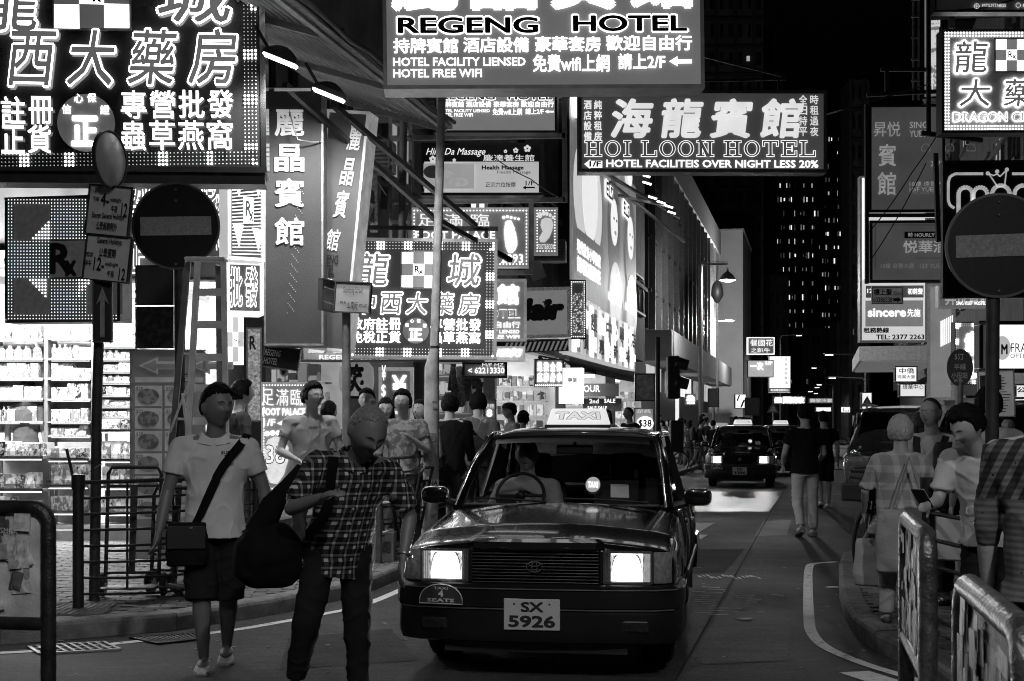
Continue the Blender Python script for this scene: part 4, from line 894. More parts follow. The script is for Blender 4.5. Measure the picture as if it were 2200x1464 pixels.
# 'hair' and LED column
s = Sign('hair_salon_sign', 'grey sign reading air in bold black letters with a star', 'sign', 1118, 618, 1226, 726, 25, yaw=-3, th=.25, pm=LIT(.15, .3, na=.15), fm=MAT(.3, .3, .7, ns=60, na=.9, e=.2), fw=.06, roll=-1)
s.text('Hair', 1095, 640, 1210, 690, inkB, .08, res=3, shear=.15); s.poly([(1174+(9 if i % 2 == 0 else 4)*cos(i*pi/5-pi/2), 651+(9 if i % 2 == 0 else 4)*sin(i*pi/5-pi/2)) for i in range(10)], inkB, name='star')
s = Sign('led_column_sign', 'vertical LED strip sign with diagonal flecks beside the hair sign', 'sign', 1224, 602, 1258, 728, 26, yaw=20, th=.2, pm=LIT(.01), fm=black)
di, _ = border(1227, 606, 1255, 724, 1, 5); s.dots(di, 1.4, LIT(1.6)); r4 = random.Random(8)
s.dots([(1230+r4.random()*22, 630+r4.random()*85) for _ in range(120)], 1.1, LIT(.8))
s = Sign('striped_sign_board', 'dark board with diagonal pale stripes under the hair sign', 'sign', 1066, 731, 1222, 757, 24, yaw=-4, th=.2, pm=MAT(.03, .6), fw=0, roll=-2)
for i in range(14): s.poly([(1080+i*10, 755), (1085+i*10, 755), (1094+i*10, 735), (1089+i*10, 735)], MAT(.5, .6, e=.2), name='stripe')
# LED characters and lightboxes in the shop entrance
s = Sign('led_character_sign', 'black sign with four glowing vertical character columns over the shop', 'sign', 1150, 772, 1211, 831, 30, yaw=10, th=.15, pm=LIT(.01), fm=dsteel)
for i, ch in enumerate(('足底', '按摩', '全身', '推拿')): s.chars(ch, 1154+i*14, 778, 1165+i*14, 824, LIT(3), .06, vert=True)
di, _ = border(1151, 828, 1209, 829, 1, 4); s.dots(di, 1.4, LIT(3))
s = Sign('shop_lightbox_sign', 'glowing white column lightbox above the taxi roof', 'sign', 1208, 790, 1252, 832, 29, yaw=-8, th=.4, pm=LIT(1.3, na=.2), fm=dsteel, fw=.0); s.text('專業', 1220, 812, 1240, 822, inkB, .02)
s = Sign('shop_lightbox_sign', 'wide glowing white lightbox with faint upright writing above the taxi', 'sign', 1200, 831, 1254, 868, 28, yaw=-4, th=.3, pm=LIT(1.9, na=.2), fm=dsteel, fw=0)
s.lines([[(1206+i*5.5, 836), (1206+i*5.5, 860)] for i in range(9)], 1.6, LIT(.9), name='writing_column')
s = Sign('shop_fascia_sign', 'dark shop fascia reading OUR in white letters', 'sign', 1236, 824, 1330, 852, 34, yaw=-2, th=.2, pm=MAT(.04, .5), fw=0); s.text('OUR', 1254, 828, 1289, 843, LIT(1.2), .02)
s = Sign('sale_banner', 'row of dark SALE banners hung below the OUR fascia', 'banner', 1252, 856, 1336, 884, 35, yaw=-2, th=.05, pm=MAT(.13, .6, e=.03), fw=0)
s.text('2nd', 1266, 858, 1286, 867, W1, .02); s.text('SALE', 1298, 857, 1322, 866, W1, .02); s.text('SALE SALE', 1262, 873, 1304, 880, W1, .02)
s = Sign('foot_spa_board', 'dark standing board with a white oval reading $38', 'sign', 1362, 877, 1404, 960, 34, yaw=0, th=.1, pm=LIT(.06, na=.3), fw=.02); s.disc(1386, 910, 18, LIT(1.6), -.012, 'oval', 20, 15); s.text('$38', 1371, 902, 1400, 920, inkB, .03, -.018); s.text('足苑', 1368, 880, 1398, 888, LIT(.5), .01)
s = Sign('foot_spa_board', 'small black foot spa board beside the woman with the waist bag', 'sign', 1040, 858, 1066, 960, 21, yaw=0, th=.08, pm=LIT(.01), fw=.02); s.text('足苑', 1041, 868, 1062, 878, LIT(.7), .01); s.text('8', 1045, 880, 1058, 896, LIT(1.5), .05); s.dots([(1060, 905+i*4) for i in range(10)], 1.5, W1)
s = Sign('street_notice_board', 'worn blank grey notice plate hanging over the pavement before the traffic light', 'notice board', 1364, 803, 1407, 862, 29, yaw=0, th=.06, pm=MAT(.3, .7, ns=9, na=.6, e=.03), fm=dsteel)
s = Sign('burger_sign', 'small white glowing burger shaped sign on a black plate', 'sign', 1472, 846, 1495, 871, 60, yaw=0, th=.2, pm=LIT(.004), fw=0)
s.poly([(1475, 856), (1477, 851), (1483, 849), (1489, 851), (1493, 856)], W2, name='bun'); s.rect(1475, 858, 1493, 862, W2, -.01, 'patty'); s.rect(1476, 864, 1492, 868, W2, -.01, 'bun')
# the tall facade billboard
s = Sign('advertising_billboard', 'tall glowing facade billboard with model portraits seen at a steep angle', 'billboard', 1222, 305, 1366, 705, 46.4, yaw=77.6, th=.3, pm=LIT(.22, .3, na=.7, ns=.35), fm=dsteel, fw=.12)
def bb(u0, v0, u1, v1): return s.x0+s.w*u0, s.h*v0, s.x0+s.w*u1, s.h*v1
def bbox(u0, v0, u1, v1, mat, y, name): a = bb(u0, v0, u1, v1); MB().box(((a[0]+a[2])/2, y, (a[1]+a[3])/2), (a[2]-a[0], .01, a[3]-a[1])).build(name, mat, s.root)
def bell(u, v, ru, rv, mat, y, name, n=24): MB().prism([(s.x0+s.w*(u+ru*cos(2*pi*i/n)), y, s.h*(v+rv*sin(2*pi*i/n))) for i in range(n)], (0, .006, 0)).build(name, mat, s.root)
bbox(.01, .02, .42, .98, LIT(.12, na=.3), -.02, 'left_panel'); bbox(.42, .02, .74, .98, LIT(.16, na=.5, ns=.4), -.03, 'middle_panel'); bbox(.74, .02, .99, .98, LIT(.12, na=.5, ns=.5), -.02, 'right_panel')
bell(.13, .62, .09, .22, LIT(.55), -.04, 'white_coat'); bell(.24, .64, .10, .24, LIT(.8), -.05, 'white_coat'); bell(.34, .6, .06, .2, LIT(.6), -.045, 'white_coat')
for u, v in ((.13, .84), (.24, .88), (.33, .8)): bell(u, v, .03, .05, LIT(.7), -.06, 'face_shape'); bell(u, v+.035, .034, .035, LIT(.03), -.066, 'hair_shape')
bbox(.02, .03, .41, .42, LIT(.09), -.07, 'caption_panel')
for i in range(2): a = bb(.06, .30-i*.09, .36, .37-i*.08); put_text(['現代教育小學教室', '課程補習班'][i], a[0], a[1], a[2], a[3], -.09, LIT(1.4), s.root, bold=.03)
a = bb(.18, .06, .36, .10); put_text('預約熱線', a[0], a[1], a[2], a[3], -.09, LIT(.8), s.root)
for (u, x_) in ((.58, 0), (.86, 1)):
    bell(u, .58, .10, .30, LIT(.05), -.05-.01*x_, 'hair_shape'); bell(u, .62, .055, .13, LIT(.85, na=.2), -.07-.01*x_, 'face_shape'); bell(u+.02, .2, .10, .2, LIT(.5, na=.5, ns=1), -.08-.01*x_, 'shoulder_shape')
    for du in (-.022, .022): bell(u+du, .635, .012, .008, LIT(.03), -.10, 'eye_shape', 10)
    bell(u, .56, .02, .012, LIT(.2), -.10, 'lip_shape', 10)
    a = bb(u-.14, .72, u-.04, .80); bbox(u-.145, .71, u-.035, .81, LIT(1.3), -.09, 'plate'); put_text('ELS', *a, -.1, inkB, s.root, bold=.04)
    a = bb(u-.12, .16, u+.1, .21); put_text('補習課程', *a, -.11, W1, s.root, bold=.02)
for i in range(6): bell(.02+i*.16, 1.0-.01, .05, .07, LIT(1.6 if i < 4 else .9, na=.2), -.12, 'painted_hotspot')  # glowing ellipses put the lamps' pools of light onto the billboard
MB().bar((s.x0, -.5, s.h+.1), (s.x0+s.w, -.5, s.h+.1), .1).build('lamp_rail', dsteel, s.root)
# striped lit sign under the billboard
s = Sign('striped_lit_sign', 'blazing slanted sign of white striped panels under the billboard', 'sign', 1226, 668, 1364, 778, 45.8, yaw=77.6, th=.5, pm=LIT(.15, na=.6, ns=1.2), fm=LIT(.4), fw=.1)
r4 = random.Random(9); n = 9
for i in range(n):
    a = s.x0+s.w*i/n; w_ = s.w/n
    MB().box((a+w_*.3, -.03, s.h/2), (w_*.45, .02, s.h*.94)).build('lit_slat', LIT([1.3, .5, 1.6, .7, 1.1, 1.5, .6, 1.3, 1.6][i], na=.4, ns=2), s.root)
    put_text('美容護膚中心專門店'[i], a+w_*.05, s.h*.5, a+w_*.85, s.h*.86, -.06, LIT(3) if i % 2 else inkB, s.root, 'character', .04); put_text('特價優惠全新登場中'[i], a+w_*.1, s.h*.12, a+w_*.8, s.h*.42, -.06, LIT(3) if i % 2 == 0 else MAT(.2, .6), s.root, 'character', .04)
# right hand signs ------------------------------------------------------
s = Sign('pharmacy_sign', 'dark pharmacy sign with double dot border at the right frame edge', 'sign', 2024, 63, 2420, 285, 22, yaw=-1, th=.3, pm=LIT(.006), fm=dsteel, fw=.04)
s.chars('龍', 2045, 86, 2132, 160, W3, .05, inner=fill, ib=.012, shear=.08); s.chars('城', 2225, 86, 2310, 160, W3, .05, inner=fill, ib=.012)
s.chars('大藥房', 2057, 168, 2340, 232, W3, .05, inner=fill, ib=.012, gap=.25, shear=.08); rx(s, 2139, 86, 2206, 153, LIT(2.6), LIT(.15), inkB)
s.text('DRAGON CITY DISPENSARY', 2046, 240, 2395, 263, W2, .05, res=3); s.text('DRAGON CITY DISPENSARY', 2049, 243, 2392, 260, LIT(.25), .0, -.016, res=3)
di, _ = border(2031, 71, 2412, 278, 2, 6.6); s.dots(di, 2.1, LIT(3))
s = Sign('fitness_sign', 'black sign strip reading MTS.FITNESS at the top right corner', 'sign', 2008, -60, 2260, 26, 21, yaw=0, th=.2, pm=LIT(.004), fm=dsteel)
s.text('MTS.FITNESS', 2110, 9, 2161, 16, LIT(.7), .01); s.text('6', 2197, 7, 2203, 16, LIT(.7), .01)
s.lines([[(2098+5.5*cos(a*.6), 14+5.5*sin(a*.6)) for a in range(12)], [(2093, 14), (2104, 14)], [(2098, 9), (2098, 19)]], .8, LIT(.7), name='globe_icon'); s.lines([[(2187+5*cos(a*.6), 12+5*sin(a*.6)) for a in range(12)]], .8, LIT(.7), name='phone_icon')
bn = lambda e: MAT(.16, .7, ns=1.2, na=.25, e=e, bump=.2, bs=6); bt = MAT(.6, .6, e=.38); bt2 = MAT(.4, .6, e=.25)  # cloth and print glow by themselves, in place of lamps shining on them
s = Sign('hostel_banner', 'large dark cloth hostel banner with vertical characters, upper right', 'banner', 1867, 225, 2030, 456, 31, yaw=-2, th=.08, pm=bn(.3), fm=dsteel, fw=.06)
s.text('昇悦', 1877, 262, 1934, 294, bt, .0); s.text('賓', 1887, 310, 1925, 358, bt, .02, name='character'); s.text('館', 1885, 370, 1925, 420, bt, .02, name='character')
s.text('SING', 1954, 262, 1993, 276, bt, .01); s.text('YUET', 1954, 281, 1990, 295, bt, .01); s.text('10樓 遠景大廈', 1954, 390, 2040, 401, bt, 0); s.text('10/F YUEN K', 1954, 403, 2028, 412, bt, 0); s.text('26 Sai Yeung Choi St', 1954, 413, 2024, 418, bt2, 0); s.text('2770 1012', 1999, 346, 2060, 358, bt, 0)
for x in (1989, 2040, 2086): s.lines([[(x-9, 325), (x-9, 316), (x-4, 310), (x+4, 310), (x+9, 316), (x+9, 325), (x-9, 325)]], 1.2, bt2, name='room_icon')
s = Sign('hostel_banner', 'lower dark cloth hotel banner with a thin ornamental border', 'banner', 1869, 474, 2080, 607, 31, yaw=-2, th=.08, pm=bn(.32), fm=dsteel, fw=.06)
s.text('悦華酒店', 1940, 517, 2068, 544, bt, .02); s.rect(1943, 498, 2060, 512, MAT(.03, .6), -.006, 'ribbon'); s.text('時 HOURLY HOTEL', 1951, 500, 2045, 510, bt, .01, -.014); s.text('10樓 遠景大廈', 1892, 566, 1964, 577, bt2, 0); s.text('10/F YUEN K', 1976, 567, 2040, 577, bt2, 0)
s.lines([[(1880, 482), (1880, 580)], [(1890, 484), (2030, 484)], [(1966, 555), (2040, 555)]], 1., MAT(.05, .6), name='border_line')
s = Sign('crown_sign', 'black sign with a white rounded frame, a crown and thick letters', 'sign', 2026, 345, 2330, 640, 27, yaw=-2, th=.15, pm=MAT(.015, .5), fm=dsteel, fw=.05)
cwt = MAT(.75, .6, e=.45)
s.lines([[(2050, 448), (2041, 442), (2037, 432), (2037, 392), (2041, 380), (2052, 374), (2112, 374)], [(2174, 374), (2300, 374)]], 6, cwt, name='frame_line')
s.lines([[(2143, 402), (2124, 374), (2134, 378), (2142, 374), (2148, 380), (2156, 372), (2162, 366), (2158, 400), (2143, 402)]], 3, cwt, name='crown'); [s.disc(x, y, 4.5, cwt, -.012, 'crown_ball', 12) for x, y in ((2122, 373), (2142, 369), (2163, 365))]
for cx, arc in ((2074, 0), (2106, 0), (2150, 1), (2198, 1), (2246, 1)):
    r_ = 15 if not arc else 19; s.lines([[(cx-r_, 470 if not arc else 420)]+[(cx+r_*cos(a), 418+r_*sin(a)) for a in [pi+i*pi/10 for i in range(11)]]+([(cx+r_, 470)] if not arc else [(cx+r_*cos(a), 418+r_*sin(a)) for a in [i*pi/8 for i in range(8)]])], 9, cwt, name='letter')
s = Sign('department_store_sign', 'tall lit lightbox reading sincere with a phone number at its foot', 'sign', 1848, 378, 1991, 735, 46, yaw=-3, th=.4, pm=LIT(.6, .5, na=.3, ns=.6), fm=MAT(.4, .5, .2, e=.1), fw=.06)
s.rect(1860, 614, 1984, 640, LIT(.012), -.015, 'caption_panel', .01); s.text('12', 1863, 621, 1874, 630, W1, .01, -.03); s.text('初剪髮', 1950, 620, 1982, 633, W1, .02, -.03)
s.rect(1859, 646, 1983, 702, LIT(.14), -.015, 'name_panel', .01); s.text('sincere', 1864, 663, 1946, 681, W1, .03, -.03, res=3); s.text('先施', 1949, 664, 1977, 681, W1, .01, -.03)
s.text('租務熱線', 1855, 704, 1910, 716, inkB, .04); s.text('TEL: 2377 2263', 1882, 719, 1986, 730, inkB, .03)
s.rect(1852, 384, 1858, 600, LIT(1.6), -.012, 'lit_edge')
s = Sign('hair_salon_board', 'small pale board with a phone number and right arrow in front of the sincere sign', 'sign', 1873, 617, 1940, 653, 33, yaw=-2, th=.05, pm=MAT(.35, .6, e=.14), fm=steel); s.text('樓上髮', 1877, 621, 1916, 635, inkB, .03); s.text('Salon', 1918, 626, 1937, 635, inkB, .0, shear=.3); s.text('60380538', 1876, 639, 1917, 650, inkB, .02); s.poly([(1936, 644), (1928, 638), (1928, 641), (1919, 641), (1919, 648), (1928, 648), (1928, 651)], inkB, name='arrow')
s = Sign('hostel_lightbox_sign', 'horizontal dark lightbox reading SING YUET HOSTEL by the right no entry disc', 'sign', 2016, 614, 2130, 662, 34, yaw=-2, th=.25, pm=lb(.1), fm=MAT(.5, .4, e=.2), fw=.04); s.text('昇悦賓館', 2030, 622, 2128, 656, cwt, .02); s.text('SING YUET HOSTEL', 2054, 648, 2118, 656, W1, .02, -.016)
s = Sign('tall_fin_sign', 'tall grey fin sign behind the route disc', 'sign', 1992, 610, 2050, 860, 44, yaw=-25, th=.3, pm=LIT(.16, .4, na=.4, ns=.7), fm=MAT(.4, .5, e=.2), fw=.1)
s.lines([[(2022+i*4, 690-i*2), (2022+i*4, 745-i*2)] for i in range(7)], 2.2, W1, name='writing_column')
s = Sign('led_character_sign', 'black LED sign with one giant white character behind the route disc', 'sign', 2051, 692, 2100, 826, 30, yaw=0, th=.25, pm=LIT(.004), fm=dsteel)
s.text('幸', 2072, 712, 2106, 765, W2, .08, name='character'); s.text('福', 2072, 774, 2106, 815, W2, .06, name='character'); di, br = border(2054, 696, 2098, 824, 2, 4.2, 34, 10); s.dots(di, .9, LIT(.5)); s.dots(br, 1.8, LIT(4))
s = Sign('optical_sign', 'bright white lightbox reading FRAME optical behind the pole', 'sign', 2104, 690, 2330, 800, 28, yaw=0, th=.3, pm=LIT(1.25, na=.1), fm=dsteel, fw=.08); s.rect(2106, 692, 2132, 798, LIT(.03), -.01, 'side_band'); s.text('FRAME', 2171, 738, 2232, 757, inkB, .0, -.014, res=3); s.text('OPTICAL', 2170, 760, 2226, 770, MAT(.2, .6), .0, -.014); s.disc(2153, 748, 18, LIT(.45), -.014, 'disc', 24, 26); s.text('M', 2150, 740, 2164, 762, MAT(.05, .6), .04, -.022)
s = Sign('route_disc_sign', 'round dark minibus stop disc with hand painted characters', 'sign', 2034, 749, 2090, 830, 12.6, yaw=-8, th=.03, pm=MAT(.02, .4), fw=0)
s.root.children
for o_ in [o for o in C.objects if o.parent == s.root]: bpy.data.objects.remove(o_)
s.disc(2062, 790, 28.5, MAT(.07, .45, ns=5, na=.5, bump=.2), -.01, 'disc', 32, 40); s.disc(2062, 790, 27, MAT(.055, .45, ns=5, na=.5), -.013, 'face', 32, 38.5)
hw = MAT(.5, .7, e=.05)
for tx, q in (('5汀', (2050, 760, 2070, 774)), ('半綫', (2049, 782, 2074, 795)), ('小巴站', (2043, 800, 2078, 814)), ('旺角', (2049, 815, 2067, 822))): s.text(tx, *q, hw, .02, -.02)
MB().tube([(.0, .02, 0.1), (-.0, .02, -1.75)], .035, 10).build('pole', galv, s.root, True)
s = Sign('route_timetable_sign', 'pale bus timetable plate with small print behind the right pole', 'sign', 2104, 797, 2181, 896, 11.5, yaw=-5, th=.02, pm=MAT(.5, .6, e=.16, ns=3), fm=steel, fw=.008, roll=-2)
r4 = random.Random(4)
for i in range(2): s.rect(2108+i*32, 806, 2122+i*32, 838, MAT(.05, .6, kind='print'), -.004, 'picture', .003)
for i in range(13): s.rect(2150, 812+i*6, 2150+r4.uniform(8, 24), 813.6+i*6, inkB, -.004, 'print_line', .003)
for i in range(6): s.rect(2112, 850+i*6, 2112+r4.uniform(8, 24), 851.6+i*6, inkB, -.004, 'print_line', .003)
s = Sign('building_name_sign', 'white lit building name sign by the bright street spotlight', 'sign', 1923, 787, 1971, 822, 58, yaw=-3, th=.3, pm=LIT(1.0, na=.1), fm=dsteel, fw=.05); s.text('中僑', 1932, 791, 1964, 803, inkB, .01); s.text('商業大廈', 1928, 806, 1966, 814, MAT(.2, .6, e=.2), .01)
s = Sign('building_name_sign', 'second white lit name sign just below the first one', 'sign', 1932, 824, 1989, 854, 54, yaw=-3, th=.3, pm=LIT(.75, na=.1), fm=dsteel, fw=.05); s.text('環華中心', 1939, 826, 1984, 837, inkB, .01)
# far street end signs
def far(lab, q, Y, e, txt=None, tm_=None, name='hanging_shop_sign', bold=.03, rim=None, pos=None):
    s = Sign(name, lab, 'sign', *q, Y, th=.3, pm=LIT(e, na=.15), fm=LIT(rim) if rim else dsteel, fw=.05 if rim else .04)
    for tx, p in (txt or []): s.text(tx, *p, tm_ or W2, bold, -.03)
far('black far sign with rounded white outline and outlined characters', (1606, 725, 1664, 762), 78, .004, [('餐國花', (1612, 730, 1660, 744)), ('之趴牛', (1613, 748, 1654, 758))], LIT(1.1), bold=.0, rim=1.2)
far('glittering pale sign under the black outlined sign', (1606, 774, 1662, 811), 80, .35, [('一次', (1612, 778, 1640, 796)), ('1/F', (1645, 776, 1659, 784))], LIT(1.6))
far('tall blank white lightbox at the end of the street', (1652, 765, 1699, 845), 92, 1.2, [('英', (1686, 770, 1692, 776)), ('皇', (1686, 780, 1692, 786)), ('證', (1686, 790, 1692, 796)), ('券', (1686, 800, 1692, 806)), ('集', (1686, 810, 1692, 816)), ('團', (1686, 820, 1692, 826))], MAT(.1, .6, e=.1), bold=.0)
far('small dark caption sign right below the tall white lightbox', (1652, 834, 1698, 843), 91, .12, [('新商業金融中心', (1656, 836, 1694, 841))], W1, bold=.0)
far('wide black sign with three large bright characters over the street', (1662, 851, 1731, 869), 85, .01, [('國', (1682, 853, 1700, 867)), ('瑰', (1700, 853, 1713, 867)), ('玫', (1713, 853, 1728, 867)), ('紅磡', (1664, 854, 1679, 866))], LIT(2.4))
far('dim four character sign right of the bright three character one', (1738, 855, 1790, 867), 90, .01, [('聯發冷氣', (1740, 857, 1788, 865))], LIT(.45))
far('small white lit shop sign low at the street end', (1753, 875, 1786, 885), 105, 1.0); far('tiny outlined sign near the street end canopy', (1810, 875, 1826, 886), 100, .02, [('押', (1813, 877, 1823, 884))], W1, rim=.8)
far('bright white sign fragment with black slashes behind the pedestrian crossing', (1579, 847, 1603, 878), 82, 1.3, [('/', (1582, 849, 1590, 862)), ('/', (1590, 860, 1600, 876))], inkB)
far('vertical lit white sign beside the canopy over the right pavement', (1851, 843, 1874, 880), 62, .9)
s = Sign('yellow_pages_poster', 'pale lit poster column on the far right beside the timetable', 'poster', 2181, 826, 2260, 856, 18, th=.05, pm=LIT(.8), fw=.02); s.text('公(車', 2184, 832, 2230, 846, inkB, .03)
# ================================================================ TAXIS AND VANS
paint = MAT(.008, .2, ns=3, na=.4, coat=1., spec=.3); paintr = MAT(.10, .22, ns=3, na=.3, coat=1.); silverp = MAT(.3, .3, .8, coat=1.)
interior = MAT(.03, .7); cloth_d = MAT(.05, .9); skin_m = MAT(.30, .5, ns=6, na=.12, bump=.15, bs=120)
def car_body(m, secs):
    """secs: list of (y, [(x,z)...from sill to centre]); mirrored grid"""
    rs = []
    for y, p in secs: rs.append([V((-x, y, z)) for x, z in p]+[V((x, y, z)) for x, z in p[::-1][1:]])
    vs = [q for r_ in rs for q in r_]; n = len(rs[0]); fs = []
    for i in range(len(rs)-1):
        for j in range(n-1): a = i*n+j; fs.append((a, a+1, a+1+n, a+n))
    fs.append(tuple(range(n))); fs.append(tuple(range((len(rs)-1)*n, len(rs)*n)))
    m._add(vs, fs); return m
def sweep(m, path, prof):
    """profile (out, z) swept along a plan path"""
    rs = []
    for i, p in enumerate(path):
        a, b_ = V(path[max(i-1, 0)]), V(path[min(i+1, len(path)-1)]); t = (b_-a).normalized(); nn = V((t.y, -t.x))
        rs.append([V((p[0]+nn.x*o_, p[1]+nn.y*o_, z)) for o_, z in prof])
    m.rings(rs); return m
def wheel(parent, x, y, r_=.31, w_=.19):
    s_ = 1 if x > 0 else -1; M_ = Matrix.Rotation(pi/2*s_, 3, 'Y'); t = MB()
    t.lathe([(r_*.62, -w_/2), (r_*.9, -w_/2), (r_*.985, -w_*.42), (r_, -w_*.3), (r_, w_*.3), (r_*.985, w_*.42), (r_*.9, w_/2), (r_*.62, w_/2)], (x-s_*w_/2, y, r_), 32, M_)
    wh = t.build('wheel', rubber, parent, True)
    rm = MB(); rm.lathe([(.02, .0), (r_*.25, w_*.45), (r_*.5, w_*.36), (r_*.62, w_*.5), (r_*.64, w_*.47), (r_*.64, -.02), (.02, -.03)], (x-s_*w_/2, y, r_), 24, M_); rm.build('rim', steel, wh, True)
def text_on(t, x0, z0, x1, z1, y, mat, parent, bold=.03, name='lettering', res=3): return put_text(t, x0, z0, x1, z1, y, mat, parent, name, bold, res)
def build_taxi(loc, rz, plate, label, light):
    t = thing('taxi', label, 'taxi', loc, rz)
    def sec(y, sill, hood, w_=1., zt=None, arch=0):
        z0 = sill; z1 = max(.45, sill+.05); zc = hood
        return (y, [(.76*w_, z0), (.815*w_, z0+.02), (.84*w_, (z1+.62)/2), (.848*w_, max(.64, z1+.06)), (.842*w_, .75), (.81*w_, zc-.035), (.74*w_, zc-.006), (.40*w_, zc+.024), (.30*w_, zc+.036), (0, zc+.044)])
    secs = [sec(.10, .30, .775, .955), sec(.13, .28, .785, .97), sec(.30, .26, .80, .99)]
    fa = .88; 
    for dy, z in ((-.36, .26), (-.35, .40), (-.27, .58), (-.12, .665), (.12, .665), (.27, .58), (.35, .40), (.36, .26)): secs.append(sec(fa+dy, z, .79+.125*(fa+dy)/1.0 if fa+dy < .9 else .80+.115*(fa+dy), 1.))
    secs.append(sec(1.38, .24, .958, 1.))
    MBb = MB(); car_body(MBb, secs)
    body = MBb.build('front_body', paint, t, True, sub=1)
    # cabin tub: sides from cowl to boot, open inside
    def side(y, z0, zb, w_=1., zi=None):
        zi = .38 if zi is None else zi
        return (y, [(.76*w_, z0), (.815*w_, z0+.02), (.84*w_, .50), (.85*w_, .66), (.845*w_, .78), (.80*w_, zb-.01), (.755*w_, zb), (.745*w_, zi), (.3, zi), (0, zi)])
    ra = 3.66; ss = [side(1.385, .24, .955, zi=.93), side(1.42, .24, .955), side(2.4, .24, .94), side(ra-.37, .24, .945)]
    for dy, z in ((-.35, .40), (-.27, .58), (-.12, .665), (.12, .665), (.27, .58), (.35, .40)): ss.append(side(ra+dy, z, .95, zi=.90))
    ss += [side(4.1, .26, .955, .99, .985), side(4.55, .28, .94, .97, .97), side(4.67, .34, .88, .94, .90)]
    m = MB(); car_body(m, ss); m.build('body', paint, t, True, sub=1)
    for y in (1.72, 2.62, 3.30):
        for s_ in (-1, 1): MB().tube([(s_*.815, y, .93), (s_*.853, y, .70), (s_*.846, y, .5), (s_*.82, y, .28)], .006, 6).build('door_gap', black, t)
    for s_ in (-1, 1):
        MB().box((s_*.858, 2.5, .50), (.02, 2.1, .05), bevel=.008).build('side_moulding', dplast, t)
        for y in (2.45, 3.15): MB().box((s_*.86, y, .80), (.03, .16, .035), bevel=.01).build('door_handle', chrome, t)
        MB().box((s_*.80, 1.30, .2), (.03, .06, .22)).build('mud_flap', rubber, t); MB().box((s_*.80, 4.08, .22), (.03, .05, .24)).build('mud_flap', rubber, t)
    # roof
    def rf(u, v):
        x = (u*2-1); y = 2.02+v*1.32; w_ = .60+.035*min(1, v*3); e = 1-.9*abs(x)**6
        return (x*w_, y-(.05*(1-x*x) if v < .01 else 0), 1.405+.075*e*(1-.5*(1-min(1, v*4))**2)*(1-.25*max(0, v-.7))+.012*(1-x*x))
    m = MB(); m.grid(rf, 16, 12); m.build('roof', MAT(.05, .25, ns=3, na=.3, coat=1.), t, True, solid=.02)
    # glass and pillars
    A0, A1, B1, C0, C1 = V((.735, 1.40, .955)), V((.615, 2.04, 1.415)), V((.635, 2.72, 1.445)), V((.70, 3.78, .955)), V((.61, 3.34, 1.42))
    for s_ in (-1, 1):
        q = lambda p: V((p.x*s_, p.y, p.z))
        MB().tube([q(A0)+V((0, -.03, -.02)), q(A0.lerp(A1, .5))+V((s_*.012, 0, .012)), q(A1), q(V((.632, 2.3, 1.44))), q(B1), q(V((.635, 3.1, 1.44))), q(C1)], [.034, .030, .028, .026, .026, .026, .03], 10).build('pillar_rail', paint, t, True)
        MB().tube([q(A0)+V((s_*.012, -.03, .0)), q(A0.lerp(A1, .5))+V((s_*.035, -.02, .024)), q(A1)+V((s_*.026, -.01, .012)), q(V((.665, 2.5, 1.435))), q(V((.655, 3.2, 1.43)))], .007, 6).build('chrome_gutter', chrome, t, True)
        MB().bar(q(V((.78, 2.62, .95))), q(B1), .06, .03).build('door_pillar', black, t)
        MB().prism([q(C0), q(V((.72, 3.45, .955))), q(V((.63, 3.2, 1.43))), q(C1)], (-s_*.03, 0, 0)).build('rear_pillar', paint, t)
        for a, b_, c, d in ((V((.765, 1.52, .955)), V((.635, 2.10, 1.40)), V((.645, 2.58, 1.43)), V((.775, 2.58, .955))), (V((.775, 2.66, .955)), V((.645, 2.66, 1.43)), V((.635, 3.18, 1.42)), V((.74, 3.42, .955)))):
            MB().face([q(a), q(b_), q(c), q(d)]).build('side_window', GLASS(.55), t)
        # mirror
        m = MB(); rs = []
        for y, k in ((-.05, .55), (-.04, .86), (-.005, 1.), (.05, 1.), (.055, .93)):
            rs.append([V((s_*(.925+.095*k*(abs(cos(a))**.6)*(1 if cos(a) > 0 else -1)), 1.50+y, 1.02+.062*k*(abs(sin(a))**.6)*(1 if sin(a) > 0 else -1))) for a in [2*pi*(i+.5)/16 for i in range(16)]])
        m.rings(rs); mi = m.build('wing_mirror', paint, t, True)
        MB().tube([(s_*.75, 1.50, .95), (s_*.80, 1.52, .965), (s_*.86, 1.52, .98)], [.035, .03, .025], 8).build('mirror_arm', black, mi, True)
        MB().box((s_*.925, 1.557, 1.02), (.16, .004, .10)).build('mirror_glass', chrome, mi)
    def ws(u, v):
        x = u*2-1; a = A0.lerp(A1, v); return (x*a.x*.985, a.y-.10*(1-x*x)*(1-.3*v), a.z+.02*(1-x*x))
    MB().grid(ws, 14, 6).build('windscreen', GLASS(.8), t, 2)
    def seal(v, dz=0): return [V(ws(i/16, v))+V((0, -.004, dz)) for i in range(17)]
    MB().tube(seal(0, -.008)+seal(1.0, .008)[::-1], .014, 6, True).build('windscreen_seal', black, t, True)
    def rw(u, v):
        x = u*2-1; a = C0.lerp(C1, v); return (x*a.x*.96, a.y+.06*(1-x*x), a.z+.01)
    MB().grid(rw, 8, 4).build('rear_window', GLASS(.75), t, 2)
    m = MB(); m.grid(lambda u, v: (lambda p: (p[0], p[1]-.006, p[2]+.002))(ws(.04+.92*u, .90+.10*v)), 12, 2); m.build('sun_strip', black, t)
    # wipers, cowl
    MB().box((0, 1.33, .965), (1.34, .10, .02), bevel=.008).build('cowl_vent', black, t)
